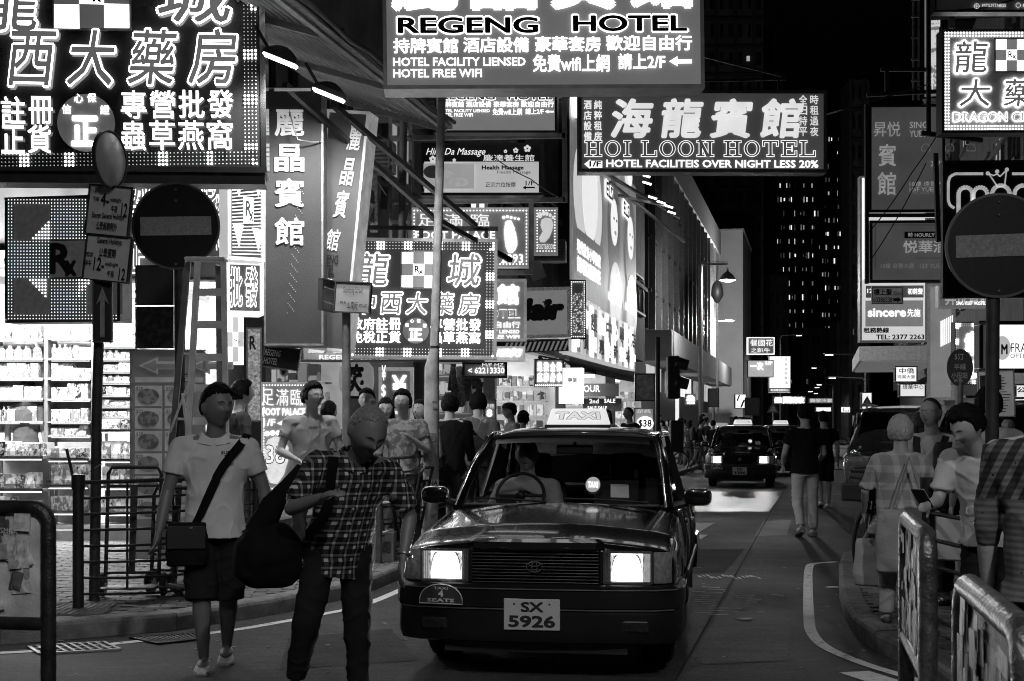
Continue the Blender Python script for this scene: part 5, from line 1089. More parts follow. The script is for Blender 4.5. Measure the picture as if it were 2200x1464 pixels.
    for x0, x1, z in ((-.62, -.08, 0), (.02, .62, .0)):
        wmb = MB(); wmb.tube([(x1-.02, 1.27, .99), ((x0+x1)/2, 1.30, 1.005), (x0, 1.345, 1.01)], .008, 6); wmb.build('wiper', black, t)
    # interior
    MB().box((0, 1.62, .90), (1.44, .38, .10), bevel=.03).build('dashboard', interior, t)
    for x in (-.36, .36):
        st = MB().box((x, 2.52, .80), (.50, .16, .62), bevel=.06).build('seat', cloth_d, t); MB().box((x, 2.34, .52), (.5, .5, .14), bevel=.05).build('cushion', cloth_d, st)
        MB().box((x, 2.55, 1.20), (.27, .10, .20), bevel=.045).build('headrest', cloth_d, st)
    MB().box((0, 3.45, .78), (1.3, .18, .5), bevel=.06).build('rear_seat', MAT(.14, .8), t)
    MB().box((.35, 2.45, 1.17), (.20, .02, .12)).build('screen_back', interior, t)
    ml = MB().box((.02, 1.98, 1.335), (.27, .03, .07), bevel=.012).build('rear_view_mirror', black, t); MB().bar((.02, 1.98, 1.36), (.02, 2.02, 1.42), .02).build('stalk', black, ml)
    swm = Matrix.Rotation(RD(65), 3, 'X'); m = MB(); c = V((-.37, 1.90, 1.0)); m.tube([c+swm @ V((.175*cos(a), .175*sin(a), 0)) for a in [2*pi*i/24 for i in range(24)]], .013, 8, True)
    for a in (0, pi, -pi/2): m.tube([c, c+swm @ V((.17*cos(a), .17*sin(a), 0))], .012, 6)
    m.ball(c, .04, 8, 6); m.build('steering_wheel', black, t, True)
    # notices in the windscreen
    dc = V(ws(.655, .27)); nrm = V((0, -.60, .80)); up = V((0, .80, .60))
    def glassm(p): return V(ws(.5+p.x/1.36, (p.z-.955)/.46))+V((0, -.012, .004))+V((0, p.y, 0))
    MB().prism([V((dc.x+.047*cos(a), -.0, dc.z+.047*sin(a))) for a in [2*pi*i/24 for i in range(24)]], (0, .001, 0))
    m = MB(); m.face([glassm(V((.20+.05*cos(a), .0, 1.08+.05*sin(a)))) for a in [2*pi*i/24 for i in range(24)]]); dd = m.build('taxi_disc', LIT(.22), t)
    put_text('TAXI', .165, 1.06, .235, 1.10, -.004, LIT(1.4), dd, 'lettering', .03, M=glassm)
    m = MB(); m.face([glassm(V((x, 0, z))) for x, z in ((.32, 1.0), (.44, 1.0), (.44, 1.085), (.32, 1.085))]); pn = m.build('permit_card', MAT(.4, .6, e=.05), t)
    put_text('TOYOTA', .33, 1.073, .43, 1.083, -.004, inkB, pn, 'lettering', .02, M=glassm)
    for k in range(3): m = MB(); x = .24+k*.13; m.face([V((x, 3.62, 1.22)), V((x+.10, 3.62, 1.22)), V((x+.10, 3.55, 1.33)), V((x, 3.55, 1.33))]); m.build('window_notice', MAT(.4, .7, e=.06), t)
    m = MB(); m.box((-.42, 1.62, .985), (.13, .02, .08), bevel=.008); m.build('meter', black, t)
    # front end
    FX = lambda px: (px-1147)*.00275*1.0; FZ = lambda py: H-(py-912)*.00276
    gx, z1, z0 = .385, .775, .565
    MB().box((0, .085, (z0+z1)/2), (gx*2, .02, z1-z0)).build('grille_back', MAT(.006, .8), t)
    for i in range(11):
        z = z0+.012+(z1-z0-.02)*i/10; MB().box((0, .058-.012*(1-abs(i-5)/5), z), (gx*2-.01, .03, .009), bevel=.003).build('grille_slat', MAT(.015, .35, spec=.4), t)
    sweep(MB(), [(-.39, .10), (-.36, .045), (-.1, .028), (.1, .028), (.36, .045), (.39, .10)], [(0, z1), (.02, z1+.005), (.022, z1+.045), (-.02, z1+.062), (-.05, z1+.03)]).build('bonnet_lip', paint, t, True)
    MB().tube([(-.39, .06, z1+.006), (-.2, .018, z1+.012), (.2, .018, z1+.012), (.39, .06, z1+.006)], .006, 6).build('grille_trim', chrome, t)
    for s_ in (-1, 1):
        MB().box((s_*.395, .09, .665), (.02, .06, .215), bevel=.005).build('grille_side', paint, t)
        m = MB(); x0_, x1_ = .412, .69
        hl = MB().box((s_*(x0_+x1_)/2, .13, .672), (x1_-x0_, .10, .19)).build('headlight', MAT(.5, .2, .9), t)
        for (a, b_) in (((x0_, .765), (x1_, .765)), ((x0_, .579), (x1_, .579)), ((x0_, .579), (x0_, .765)), ((x1_, .579), (x1_, .765))): MB().bar((s_*a[0], .07, a[1]), (s_*b_[0], .075, b_[1]), .012, .03, up=(0, 1, 0)).build('bezel', MAT(.4, .2, .9), hl)
        cxh = s_*.545
        MB().box((cxh, .076, .672), (.19, .01, .165)).build('reflector', LIT(2.0*light, .6, na=.75, ns=30), hl)
        MB().prism([(cxh+.062*cos(a), .067, .675+.062*sin(a)) for a in [2*pi*i/20 for i in range(20)]], (0, .004, 0)).build('bulb_glow', LIT(6*light, .8), hl)
        MB().box((s_*.665, .072, .672), (.04, .01, .165)).build('side_reflector', LIT(.35*light, na=.3, ns=30), hl)
        rib = MB()
        for k in (0, 1, 2, 3, 4, 5, 19, 20, 21, 22): rib.box((s_*(x0_+.010+k*.0118), .058, .672), (.0016, .006, .165))
        for k in range(9):
            for q_ in (-1, 1): rib.bar((cxh+q_*(.05+.007*k), .060, .752-.001*k), (cxh+q_*(.075+.002*k), .060, .735-.012*k), .0022, .004)
        rib.build('lens_ribs', MAT(.35, .1, .5), hl)
        MB().box((s_*(x0_+x1_)/2, .052, .672), (x1_-x0_-.01, .006, .18)).build('lens', GLASS(.95), hl)
        sweep(MB(), [(.705, .075), (.76, .09), (.80, .13), (.828, .23)] if s_ > 0 else [(-.828, .23), (-.80, .13), (-.76, .09), (-.705, .075)], [(0, .58), (.004, .585), (.004, .76), (0, .765), (-.03, .76), (-.03, .585)]).build('corner_lamp', MAT(.22, .12, .2, ns=40, na=.4, e=.05), t, True)
        if light: lamp('headlight_beam', 'SPOT', (cxh, .03, .672), 26*light, .06, (RD(84), 0, RD(180) if False else 0), t, spot=105).rotation_euler = (RD(82), 0, pi)
    bp = [(-.845, .62), (-.85, .34), (-.845, .20), (-.81, .09), (-.70, .025), (-.40, -.015), (0, -.028), (.40, -.015), (.70, .025), (.81, .09), (.845, .20), (.85, .34), (.845, .62)]
    bm_ = sweep(MB(), bp, [(-.05, .572), (.0, .568), (.022, .55), (.028, .50), (.028, .44), (.012, .425), (.018, .40), (.018, .28), (.005, .235), (-.05, .22)]).build('front_bumper', MAT(.010, .3, ns=4, spec=.4), t, True)
    sweep(MB(), bp, [(.024, .545), (.034, .545), (.034, .552), (.024, .552)]).build('bumper_trim', chrome, bm_, True)
    sweep(MB(), bp[3:-3], [(.012, .425), (.026, .425), (.026, .432), (.012, .432)]).build('bumper_trim', MAT(.2, .3, .6), bm_, True)
    for s_ in (-1, 1): MB().box((s_*.56, -.002, .335), (.24, .03, .07), bevel=.01).build('fog_lamp_recess', MAT(.022, .3, ns=40, na=.5, spec=.3), bm_)
    MB().box((0, .3, .2), (1.1, .5, .08)).build('undertray', black, t)
    mirror_b = [( -x, y) for x, y in bp]
    sweep(MB(), [(-.83, 4.1), (-.84, 4.5), (-.78, 4.68), (0, 4.74), (.78, 4.68), (.84, 4.5), (.83, 4.1)][::-1], [(-.05, .57), (.02, .56), (.03, .45), (.02, .28), (-.05, .26)]).build('rear_bumper', paint, t, True)
    # emblem: three interlocking ovals
    e = MB()
    def ov(cx, cz, a, b_): e.tube([(cx+a*cos(q), .020, cz+b_*sin(q)) for q in [2*pi*i/28 for i in range(28)]], .0042, 6, True)
    ov(0, .675, .048, .032); ov(0, .675, .016, .031); ov(0, .690, .034, .012); e.build('emblem', chrome, t, True)
    # plate, badge
    pl = MB().box((-.005, -.052, .40), (.335, .012, .185), bevel=.008).build('number_plate', MAT(.5, .5, na=.08), t)
    a_, b_ = plate
    text_on(a_, -.07, .415, .065, .475, -.0595, inkB, pl, .035); text_on(b_, -.145, .325, .135, .395, -.0595, inkB, pl, .035)
    for x in (-.11, .10): MB().box((x, -.0585, .462), (.01, .003, .01)).build('bolt', black, pl)
    pts = [(-.69, -.01, .452)]+[(-.555-.135*cos(a), -.015-.022*sin(a), .452+.115*abs(sin(a))**.75) for a in [pi*i/16 for i in range(1, 16)]]+[(-.42, -.045, .452)]
    bd = MB().prism([(x, -.005-.04*(x+.69)/.27-.012, z) for x, y, z in pts], (0, .012, 0)).build('seats_badge', MAT(.05, .4), t)
    badge_y = lambda x: -.019-.04*(x+.69)/.27
    MB().tube([(x, badge_y(x), z) for x, y, z in pts], .0035, 6, True).build('rim', MAT(.6, .4), bd)
    put_text('4', -.572, .492, -.538, .532, 0, MAT(.6, .5), bd, 'lettering', .05, M=lambda p: V((p.x, badge_y(p.x)-.004+p.y, p.z)))
    put_text('SEATS', -.64, .462, -.47, .484, 0, MAT(.6, .5), bd, 'lettering', .03, M=lambda p: V((p.x, badge_y(p.x)-.004+p.y, p.z)))
    put_text('TAXI', -.60, .536, -.51, .552, 0, MAT(.5, .5), bd, 'lettering', .03, M=lambda p: V((p.x, badge_y(p.x)-.004+p.y, p.z)))
    for x in (-.745, .745):
        for y in (.88, 3.66): wheel(t, x+(.045 if x > 0 else -.045), y, .31, .20)
    # roof sign
    rs_ = []
    for z, a, b_ in ((1.515, .235, .085), (1.53, .238, .088), (1.555, .230, .078), (1.625, .210, .045), (1.64, .200, .034)):
        rs_.append([V((a*(1 if cos(q) > 0 else -1)*abs(cos(q))**.25, 2.42+b_*(1 if sin(q) > 0 else -1)*abs(sin(q))**.25, z)) for q in [2*pi*(i+.5)/24 for i in range(24)]])
    m = MB(); m.rings(rs_); sg = m.build('roof_sign', LIT(.75, .5, na=.1), t, True)
    sm = lambda p: V((p.x*(1-.10*(p.z-1.55)/.08), 2.342+.43*(p.z-1.555)-.004+p.y, p.z))
    put_text('TAXI', -.185, 1.552, .185, 1.618, 0, LIT(.13), sg, 'lettering', .09, 3, M=sm); put_text('TAXI', -.178, 1.556, .178, 1.614, -.004, LIT(.62), sg, 'lettering_fill', .035, 3, M=sm)
    MB().box((0, 2.42, 1.503), (.50, .19, .03), bevel=.01).build('sign_base', black, t)
    return t
taxi_loc = (.13, 8.27, 0)
taxi = build_taxi(taxi_loc, -RD(9), ('SX', '5926'), 'black taxi with glaring headlights and SX 5926 plate, filling the road centre', 1.)
t2 = dup(taxi, (P(1590, 912, 33.4).x, 33.4, 0), -RD(11), 'second taxi down the road with the MD 3396 plate', None)
for c in list(kids(t2)):
    if c.name.startswith('number_plate'):
        for g_ in list(kids(c)):
            if g_.name.startswith('lettering'): bpy.data.objects.remove(g_)
        text_on('MD', -.07, .415, .065, .475, -.0595, inkB, c, .035); text_on('3396', -.145, .325, .135, .395, -.0595, inkB, c, .035)
t3 = dup(taxi, (P(1668, 912, 41).x, 40.6, 0), -RD(12), 'third taxi, mostly hidden behind the second one', None)
for root_, k in ((t2, .5), (t3, .2)):
    for c in kids(root_):
        if c.type == 'LIGHT': c.data = c.data.copy(); c.data.energy *= k
# vans ------------------------------------------------------------
def van(name, label, loc, rz, mat, L_=4.9, w_=.93, hh=1.95, silver=False):
    t = thing(name, label, 'van', loc, rz); gl = GLASS(.25)
    def s(y, zb, zt, k=1., kt=.86): return (y, [(.93*k*w_, .28), (.97*k*w_, .32), (w_*k, .6), (w_*k*.995, zb), (w_*kt*k, zt-.08), (w_*kt*k*.9, zt-.02), (0, zt)])
    m = MB(); car_body(m, [s(0, .8, .92, .90, .9), s(.08, .85, .98, .96, .9), s(.5, .98, 1.08, 1, .9), s(.95, 1.1, 1.18, 1, .9), s(1.75, 1.15, hh-.12, 1), s(2.2, 1.15, hh, 1), s(4.0, 1.15, hh, 1), s(L_-.25, 1.15, hh-.08, 1), s(L_, 1.05, hh-.35, .96)])
    m.build('body', mat, t, True, sub=1)
    MB().face([(-.76*w_, .97, 1.19), (.76*w_, .97, 1.19), (.74*w_, 1.66, hh-.17), (-.74*w_, 1.66, hh-.17)]).build('windscreen', MAT(.01, .05, coat=1.), t)
    for s_ in (-1, 1):
        for y0, y1 in ((1.35, 2.3), (2.38, 3.4), (3.48, L_-.4)):
            MB().prism([(s_*(w_+.004), y0, 1.14), (s_*(w_+.004), y1, 1.14), (s_*(w_*.91), y1-.05, hh-.18), (s_*(w_*.91), y0+.3 if y0 < 1.5 else y0+.03, hh-.18)], (s_*.008, 0, 0)).build('side_window', MAT(.01, .05, coat=1.), t)
            MB().tube([(s_*(w_+.012), y1+.04, 1.12), (s_*(w_+.012), y1+.04, .35)], .006, 6).build('door_gap', black, t)
        MB().box((s_*(w_+.012), 2.5, .42), (.02, 2.6, .05)).build('side_trim', chrome, t)
        MB().box((s_*(w_+.02), 2.5, 1.12), (.012, L_-1.5, .02)).build('window_trim', chrome, t)
        mi = MB().box((s_*(w_+.14), 1.25, 1.15), (.22, .12, .17), bevel=.05).build('wing_mirror', silverp if silver else mat, t); MB().bar((s_*(w_-.05), 1.3, 1.1), (s_*(w_+.08), 1.27, 1.12), .04).build('arm', black, mi)
        hl = MB().box((s_*.66*w_, .02, .80), (.36, .1, .15), bevel=.03).build('headlight', MAT(.5, .08, .9, e=.05), t)
        MB().box((s_*.62, .0, .45), (.22, .1, .09), bevel=.03).build('fog_lamp', MAT(.3, .2, .5), t)
        for y in (.9, L_-.95): wheel(t, s_*(w_-.02), y, .33, .2)
    MB().box((0, -.02, .72), (.72, .06, .22), bevel=.02).build('grille', MAT(.4, .2, .9, kind='stripe'), t)
    MB().box((0, -.04, .40), (1.6*w_, .12, .34), bevel=.05).build('front_bumper', mat, t)
    for s_ in (-1, 1): MB().bar((s_*w_*.8, 1.9, hh+.01), (s_*w_*.8, L_-.5, hh+.01), .035).build('roof_rail', chrome, t)
    MB().box((0, -.07, .46), (.32, .02, .12)).build('number_plate', MAT(.5, .5), t)
    return t
van('silver_van', 'silver people carrier parked at the right kerb ahead of the black van', (P(1898, 912, 28.8).x, 28.6, 0), -RD(22), MAT(.22, .25, .6, coat=1.))
van('black_van', 'glossy black people carrier parked nearest on the right, behind the waiting group', (P(1972, 912, 18.2).x, 18.0, 0), -RD(54), paint, silver=True, hh=1.9)
# ================================================================ PEOPLE
hairm = MAT(.006, .6, ns=40, na=.5, bump=.6, bs=90, spec=.12); hairg = MAT(.16, .5, ns=60, na=.5, bump=.6, bs=90); hairb = MAT(.035, .5, ns=60, na=.5, bump=.5, bs=90)
skinf = MAT(.40, .48, ns=7, na=.10, bump=.1, bs=90); skind = MAT(.15, .5, ns=7, na=.12, bump=.1, bs=90)
def cl(g, kind=None, r=.9, bump=.35, bs=14): return MAT(g*.9, r, ns=6, na=.12, bump=bump, bs=bs, kind=kind, spec=.12)
def headpt(d, k=1.):
    """point on a head (height 1, centre 0, face to -y) for a direction d"""
    x, y, z = d; f = max(0, -y)
    p = V((x*.345, y*.43, z*.5))
    if z < 0:
        p.x *= 1-.30*(-z)**1.6; p.y *= 1-.12*(-z) if y < 0 else 1-.30*(-z)
    if y > 0: p.y *= 1.04
    g = lambda cx, cz, sx, sz: math.exp(-((x-cx)/sx)**2-((z-cz)/sz)**2)*(f > .2)
    dy = 0
    dy -= .125*g(0, -.16, .12, .12)+.06*g(0, .05, .09, .18)      # nose
    dy -= .030*g(0, .25, .5, .08)                                 # brow
    dy += .042*(g(.33, .08, .15, .08)+g(-.33, .08, .15, .08))     # eye sockets
    dy -= .020*(g(.42, -.16, .2, .14)+g(-.42, -.16, .2, .14))     # cheeks
    dy -= .030*g(0, -.43, .24, .05)+.03*g(0, -.56, .22, .05); dy += .018*g(0, -.495, .26, .025)   # lips
    dy -= .045*g(0, -.82, .25, .14); dy += .014*g(0, -.67, .3, .05)
    p.y += dy; return p*k
def folds(me, sd, a, f, b_):
    nn = [n.vector.copy() for n in me.vertex_normals]; co = []
    for v, n in zip(me.vertices, nn):
        c = v.co; k = noise.noise(V((c.x*f[0]+sd, c.y*f[1], c.z*f[2])))*a+noise.noise(V((c.x*2.3*f[0]+sd, c.y*2.3*f[1]+c.z*3, c.z*2.2*f[2])))*b_
        r_ = 1-abs(noise.noise(V((c.x*f[0]*.9+c.z*4+sd*2, c.y*f[1]*.9, c.z*f[2]*1.3-c.x*3))))*1.6; k += max(0, r_)**6*a*.9-a*.2
        co += [c.x+n.x*k, c.y+n.y*k, c.z+n.z*k]
    me.vertices.foreach_set('co', co); me.update()
def person(label, px, ytop, Y, face=0, gz=.0, h=None, hair='short', hm=None, top=None, tslv=.55, hem=-.03, bottom=None, blen=1.9, bwid=1.0, shoe=None,
           la=((.14, .03, -1), (.10, .25, -1)), ra=None, ll=((.06, .0, -1), (.02, 0, -1)), rl=None, lean=0, side=0, turn=0, tilt=0, nod=0, skin=None, vox=.0125, fat=1., glasses=False, loc=None,
           detail=False, female=False, sit=False, group=None, neckline=1., tw=1., dz=0, hs=1.):
    z0 = gz; ztop = H-(ytop-HY)*Y/F; h = h or (ztop-gz); u = h; skin = skin or skinf; ra = ra or la; rl = rl or ll; hm = hm or hairm
    base = loc or V(((px-1100)*Y/F, Y, gz))
    root = thing('person', label, 'person', base, RD(face), group)
    sp = Matrix.Rotation(RD(lean), 3, 'X') @ Matrix.Rotation(RD(side), 3, 'Y')   # lean > 0 bends forward (towards -y)
    hip = V((0, 0, .52*u)); up = lambda z, x=0, y=0: hip+sp @ V((x, y, z*u))
    # legs first to find how far the pelvis drops
    def nd(s_, v): return V((v[0]*s_, -v[1], v[2])).normalized()
    L = {}
    for s_, q in ((-1, ll), (1, rl)):
        h0 = V((s_*.052*u, 0, .505*u)); kn = h0+nd(s_, q[0])*.235*u; an = kn+nd(s_, q[1])*.232*u; L[s_] = [h0, kn, an]
    lo = min(L[-1][2].z, L[1][2].z)-.040*u if not sit else 0; sh = V((0, 0, -lo+dz)); hip += sh
    for s_ in (-1, 1): L[s_] = [p+sh for p in L[s_]]
    A = {}
    sw_ = .100 if female else .114
    for s_, q in ((-1, la), (1, ra)):
        s0 = up(.283, s_*sw_*u*fat**.5); el = s0+nd(s_, q[0])*.170*u; wr = el+nd(s_, q[1])*.148*u; A[s_] = [s0, el, wr]
    neck = up(.315); R_h = Matrix.Rotation(RD(turn), 3, 'Z') @ Matrix.Rotation(RD(tilt), 3, 'Y') @ Matrix.Rotation(RD(nod), 3, 'X')
    hk = .146*u*hs; hc = neck+sp @ V((0, -.014*u, .028*u))+R_h @ V((0, -.012*u, .082*u))
    def torso(m, rows, n=20):
        m.rings([[up(z, rx_*cos(a)*u*tw, ry_*sin(a)*u+yo*u) for a in [2*pi*i/n for i in range(n)]] for z, rx_, ry_, yo in rows])
    F_ = fat; bust = .012 if female else 0; wst = .070 if female else .080
    TR = [(-.045, .075, .062*F_, 0), (.0, .092, .070*F_, 0), (.07, (wst+.004)*F_, .060*F_, -.003), (.12, wst*F_, .058*F_, -.004), (.19, .092, .064+bust, -.004), (.25, .100, .060, 0), (.29, .088, .048, .004), (.315, .045, .036, .004)]
    m = MB(); torso(m, TR)
    m.cone(up(.29), hc+V((0, .012*u, -.03*u)), .037*u, .033*u, 14)
    for s_ in (-1, 1):
        s0, el, wr = A[s_]; k = .85 if female else 1
        m.cone(up(.300, s_*.030*u), s0, .030*u, .030*u, 12)
        m.ball(s0, .032*u*k, 12, 8); m.cone(s0, el, .030*u*k, .023*u*k, 12); m.ball(el, .0235*u*k, 10, 8); m.cone(el, el.lerp(wr, .35), .0235*u*k, .024*u*k, 12); m.cone(el.lerp(wr, .35), wr, .024*u*k, .0155*u*k, 12)
        d = (wr-el).normalized(); sidev = d.cross(V((0, 1, 0))).normalized() if abs(d.y) < .9 else V((1, 0, 0)); th = d.cross(sidev)
        palm = wr+d*.048*u; MM = Matrix((sidev, th, d)).transposed()
        m.ball(wr+d*.026*u, (.013*u, .022*u, .032*u), 10, 8, MM)
        curl = -sidev*s_ if True else sidev
        for q in range(4):
            b0 = wr+d*.05*u+th*(q-1.5)*.0105*u; l1 = [.024, .027, .025, .020][q]*u; c1 = (d+curl*-.25).normalized(); c2 = (d+curl*-.9).normalized()
            m.tube([b0-d*.01*u, b0+c1*l1, b0+c1*l1+c2*l1*.8], [.0058*u, .0054*u, .0042*u], 6)
        tb = wr+d*.018*u-th*.018*u; m.tube([tb, tb+(d*.6-th*.8)*.022*u, tb+(d*.6-th*.8)*.022*u+(d-th*.1).normalized()*.02*u], [.0075*u, .0065*u, .005*u], 6)
        h0, kn, an = L[s_]
        m.cone(h0, kn, .052*u*F_, .034*u, 14); m.ball(kn, .034*u, 12, 8); m.cone(kn, kn.lerp(an, .3), .033*u, .034*u, 12); m.cone(kn.lerp(an, .3), an, .034*u, .018*u, 12)
        fd = V((0, -1, 0)); m.ball(an+V((0, -.03*u, -.02*u)), (.024*u, .065*u, .02*u), 12, 8)
    # head grid
    rs = []; nA, nZ = 40, 30
    for i in range(nZ+1):
        t = pi*(.02+.96*i/nZ); rs.append([hc+R_h @ headpt(V((sin(t)*cos(2*pi*j/nA), sin(t)*sin(2*pi*j/nA), cos(t))), hk) for j in range(nA)])
    m.rings(rs)
    for s_ in (-1, 1): m.ball(hc+R_h @ V((s_*.345*hk, .03*hk, -.02*hk)), (.05*hk, .085*hk, .145*hk), 8, 6, R_h)
    body = mobj(fuse(m, vox, 2), 'body', skin, root)
    # face details
    hp = lambda x, z, o=.004: (lambda d: hc+R_h @ (headpt(d, hk)+V((0, -o, 0))))(V((x, -math.sqrt(max(0, 1-x*x-z*z)), z)))
    if detail:
        for s_ in (-1, 1):
            e = MB().ball(hp(s_*.33, .08, -.003), ((.050 if vox < .0105 else .036)*hk, .03*hk, (.018 if vox < .0105 else .012)*hk), 10, 6, R_h).build('eye', MAT(.03, .2), root, True)
            if not glasses: MB().tube([hp(s_*.16, .235, .002), hp(s_*.33, .28, .002), hp(s_*.52, .22, .001)], [.007*hk, .010*hk, .005*hk], 6).build('eyebrow', hm if hm is hairg else hairm, root, True)
        MB().tube([hp(-.22, -.495, .001), hp(0, -.485, .003), hp(.22, -.495, .001)], [.010*hk, .022*hk, .010*hk], 6).build('mouth', MAT(.07, .5), root, True)
    if glasses:
        m = MB()
        for s_ in (-1, 1):
            c = hc+R_h @ V((s_*.155*hk, -.44*hk, .045*hk)); m.tube([c+R_h @ V((.105*hk*cos(a), 0, .08*hk*sin(a))) for a in [2*pi*i/16 for i in range(16)]], .0012, 5, True)
            m.bar(hc+R_h @ V((s_*.26*hk, -.43*hk, .06*hk)), hc+R_h @ V((s_*.36*hk, .02*hk, .05*hk)), .003)
        m.bar(hc+R_h @ V((-.05*hk, -.45*hk, .06*hk)), hc+R_h @ V((.05*hk, -.45*hk, .06*hk)), .004); m.build('glasses', MAT(.06, .3), root)
    # hair
    if hair != 'bald':
        th = {'short': .05, 'buzz': .012, 'bob': .085, 'long': .05, 'mop': .085, 'tail': .035, 'thin': .025}[hair]; nA, nZ = 96, 56; rs = []; sd = px*.37+ytop
        for i in range(nZ+1):
            t = pi*(.004+.80*i/nZ); ring = []
            for j in range(nA):
                d = V((sin(t)*cos(2*pi*j/nA), sin(t)*sin(2*pi*j/nA), cos(t))); fr = -d.y
                fl = .60 if hair not in ('mop', 'bob') else .40
                side_ = .02; back_ = -.50
                fl = .60 if hair == 'mop' else fl; line = fl if fr > .55 else fl-(fl-.18)*(.55-fr)/.45 if fr > .10 else .18-(.18-side_)*(.10-fr)/.2 if fr > -.1 else side_-(side_-back_)*min(1, (-fr-.1)*2.2)
                if hair == 'bob' and fr < .25: line = -.62
                if hair == 'mop' and fr < .3: line = -.25 if fr > -.2 else -.5
                if hair == 'long' and fr < .3: line = -.8
                if hair in ('thin', 'buzz') and fr > .2: line += .12
                nz_ = noise.noise(V((d.x*5, d.y*5, d.z*2.2))*1.6+V((sd, 0, 0))); n2 = noise.noise(V((d.x*16, d.y*16, d.z*4))+V((sd, 3, 0))); k = max(0, min(1, (d.z-line+.10*nz_+.05*n2)/.16)); k = k*k*(3-2*k)
                o_ = -.035+(th+.035+th*(.30*nz_+.20*n2))*k**.6
                if hair in ('short', 'mop') and fr > .0 and d.z > .5: o_ += .03*k
                p = headpt(V((d.x, d.y, d.z)), 1)
                if d.y < 0 and d.z > .2: p = V((d.x*.345, d.y*.43, d.z*.5))
                ring.append(hc+R_h @ ((p+d*o_)*hk))
            rs.append(ring)
        m = MB(); m.rings(rs, cap=False); m.build('hair', hm, root, 2)
        if hair == 'long':
            m = MB(); bk = lambda z, w_, y, dd: [hc+R_h @ V((w_*cos(a)*hk, (y+dd*sin(a))*hk, z*hk)) for a in [2*pi*i/16 for i in range(16)]]
            m.rings([bk(.2, .36, .12, .28), bk(-.2, .42, .16, .26), bk(-.6, .44, .2, .2), bk(-1.0, .42, .26, .14), bk(-1.35, .30, .28, .07)]); m.build('hair_length', hm, root, 2)
        if hair == 'tail':
            m = MB(); m.tube([hc+R_h @ V((0, y*hk, z*hk)) for y, z in ((.42, .15), (.62, .05), (.68, -.3), (.60, -.75))], [.08*hk, .11*hk, .10*hk, .03*hk], 10); m.build('ponytail', hm, root, True)
    # clothes
    T = {}
    if top is not None:
        m = MB(); o_ = .007
        rows = [(hem, (.116 if hem > -.06 else .128)*F_**.5, (.090 if hem > -.06 else .108)*F_, 0), (.0, .107, .082*F_, 0), (.07, (wst+.014)*F_, .068*F_, -.003), (.12, (wst+.012)*F_, .066*F_, -.004), (.19, .099, .071+bust, -.004), (.25, .108, .066, 0), (.280, .098, .058, .004), (.300, .072*neckline, .048, .004), (.314, .046*neckline, .040, .004)]
        torso(m, rows, 28)
        for s_ in (-1, 1):
            s0, el, wr = A[s_]; k = .86 if female else 1.
            m.cone(up(.288, s_*.030*u, .002), s0+V((0, 0, -.002*u)), .037*u, .0375*u*k, 16); m.cone(up(.16, s_*.055*u), s0+V((0, 0, -.012*u)), .050*u, .034*u, 14)
            m.ball(s0+V((0, 0, -.004*u)), .0375*u*k, 14, 10)
            if tslv <= 1: m.cone(s0, s0.lerp(el, tslv), .0375*u*k, .039*u*k, 18)
            elif tslv > 1: m.cone(s0, el, .0375*u*k, .031*u*k, 18); m.ball(el, .032*u*k, 12, 8); m.cone(el, el.lerp(wr, tslv-1), .032*u*k, .024*u*k, 18)
        me = fuse(m, min(vox, .011), 3)
        folds(me, px, .010, (7, 7, 4), .006)
        T['top'] = mobj(me, 'shirt', top, root)
    if bottom is not None:
        m = MB(); torso(m, [(-.055, .070, .060*F_, 0), (-.02, .086*F_**.5, .068*F_, 0), (.035, .084*F_**.5, .066*F_, 0)])
        for s_ in (-1, 1):
            h0, kn, an = L[s_]; w2 = bwid
            m.ball(h0, .050*u*F_, 12, 8)
            if bwid > 1.12 and blen < 1.3: e = h0.lerp(kn, min(blen, 1)) if blen <= 1 else kn.lerp(an, blen-1); m.cone(h0, e, .058*u*F_, .047*u*w2, 20)
            elif blen <= 1: m.cone(h0, h0.lerp(kn, blen), .056*u*F_*w2, .046*u*w2, 18)
            else:
                m.cone(h0, kn, .053*u*F_*w2, .042*u*w2, 18); m.ball(kn, .042*u*w2, 12, 8); e = kn.lerp(an, blen-1); m.cone(kn, e, .042*u*w2, (.042-.010*(blen-1))*u*w2, 18)
        me = fuse(m, min(vox, .012), 3)
        folds(me, px, .008, (6, 6, 7), .003)
        T['bot'] = mobj(me, 'trousers' if blen > 1.3 else 'shorts', bottom, root)
    if shoe is not None:
        for s_, q in ((-1, ll), (1, rl)):
            an = L[s_][2]; pitch = math.atan2(L[s_][1].y-an.y, L[s_][1].z-an.z); heel = max(0, an.z-.045*u); PM = Matrix.Rotation(min(1.2, heel*7), 3, 'X')
            m = MB(); o_ = an+V((0, 0, -.008*u)); rr = []
            for y, w_, t_ in ((.035, .5, .6), (.03, .8, 1.), (0, .95, 1.1), (-.035, .95, .95), (-.075, 1.1, .72), (-.105, 1., .55), (-.12, .6, .4)):
                rr.append([o_+PM @ V((.027*u*w_*cos(a), y*u, -.030*u+.032*u*t_*(.5+.5*sin(a)))) for a in [2*pi*i/14 for i in range(14)]])
            m.rings(rr); sh_ = m.build('shoe', shoe, root, True)
            m = MB(); m.rings([[o_+PM @ V((.029*u*w_*cos(a), y*u, -.036*u+.010*u*(.5+.5*sin(a)))) for a in [2*pi*i/12 for i in range(12)]] for y, w_ in ((.037, .6), (0, .95), (-.05, 1.), (-.085, 1.08), (-.12, .6))]); m.build('sole', MAT(.3, .7) if shoe is not blk_shoe else rubber, sh_, True)
    return dict(root=root, up=up, A=A, L=L, u=u, hc=hc, hk=hk, R=R_h, T=T, top=T.get('top'), base=base, face=RD(face))
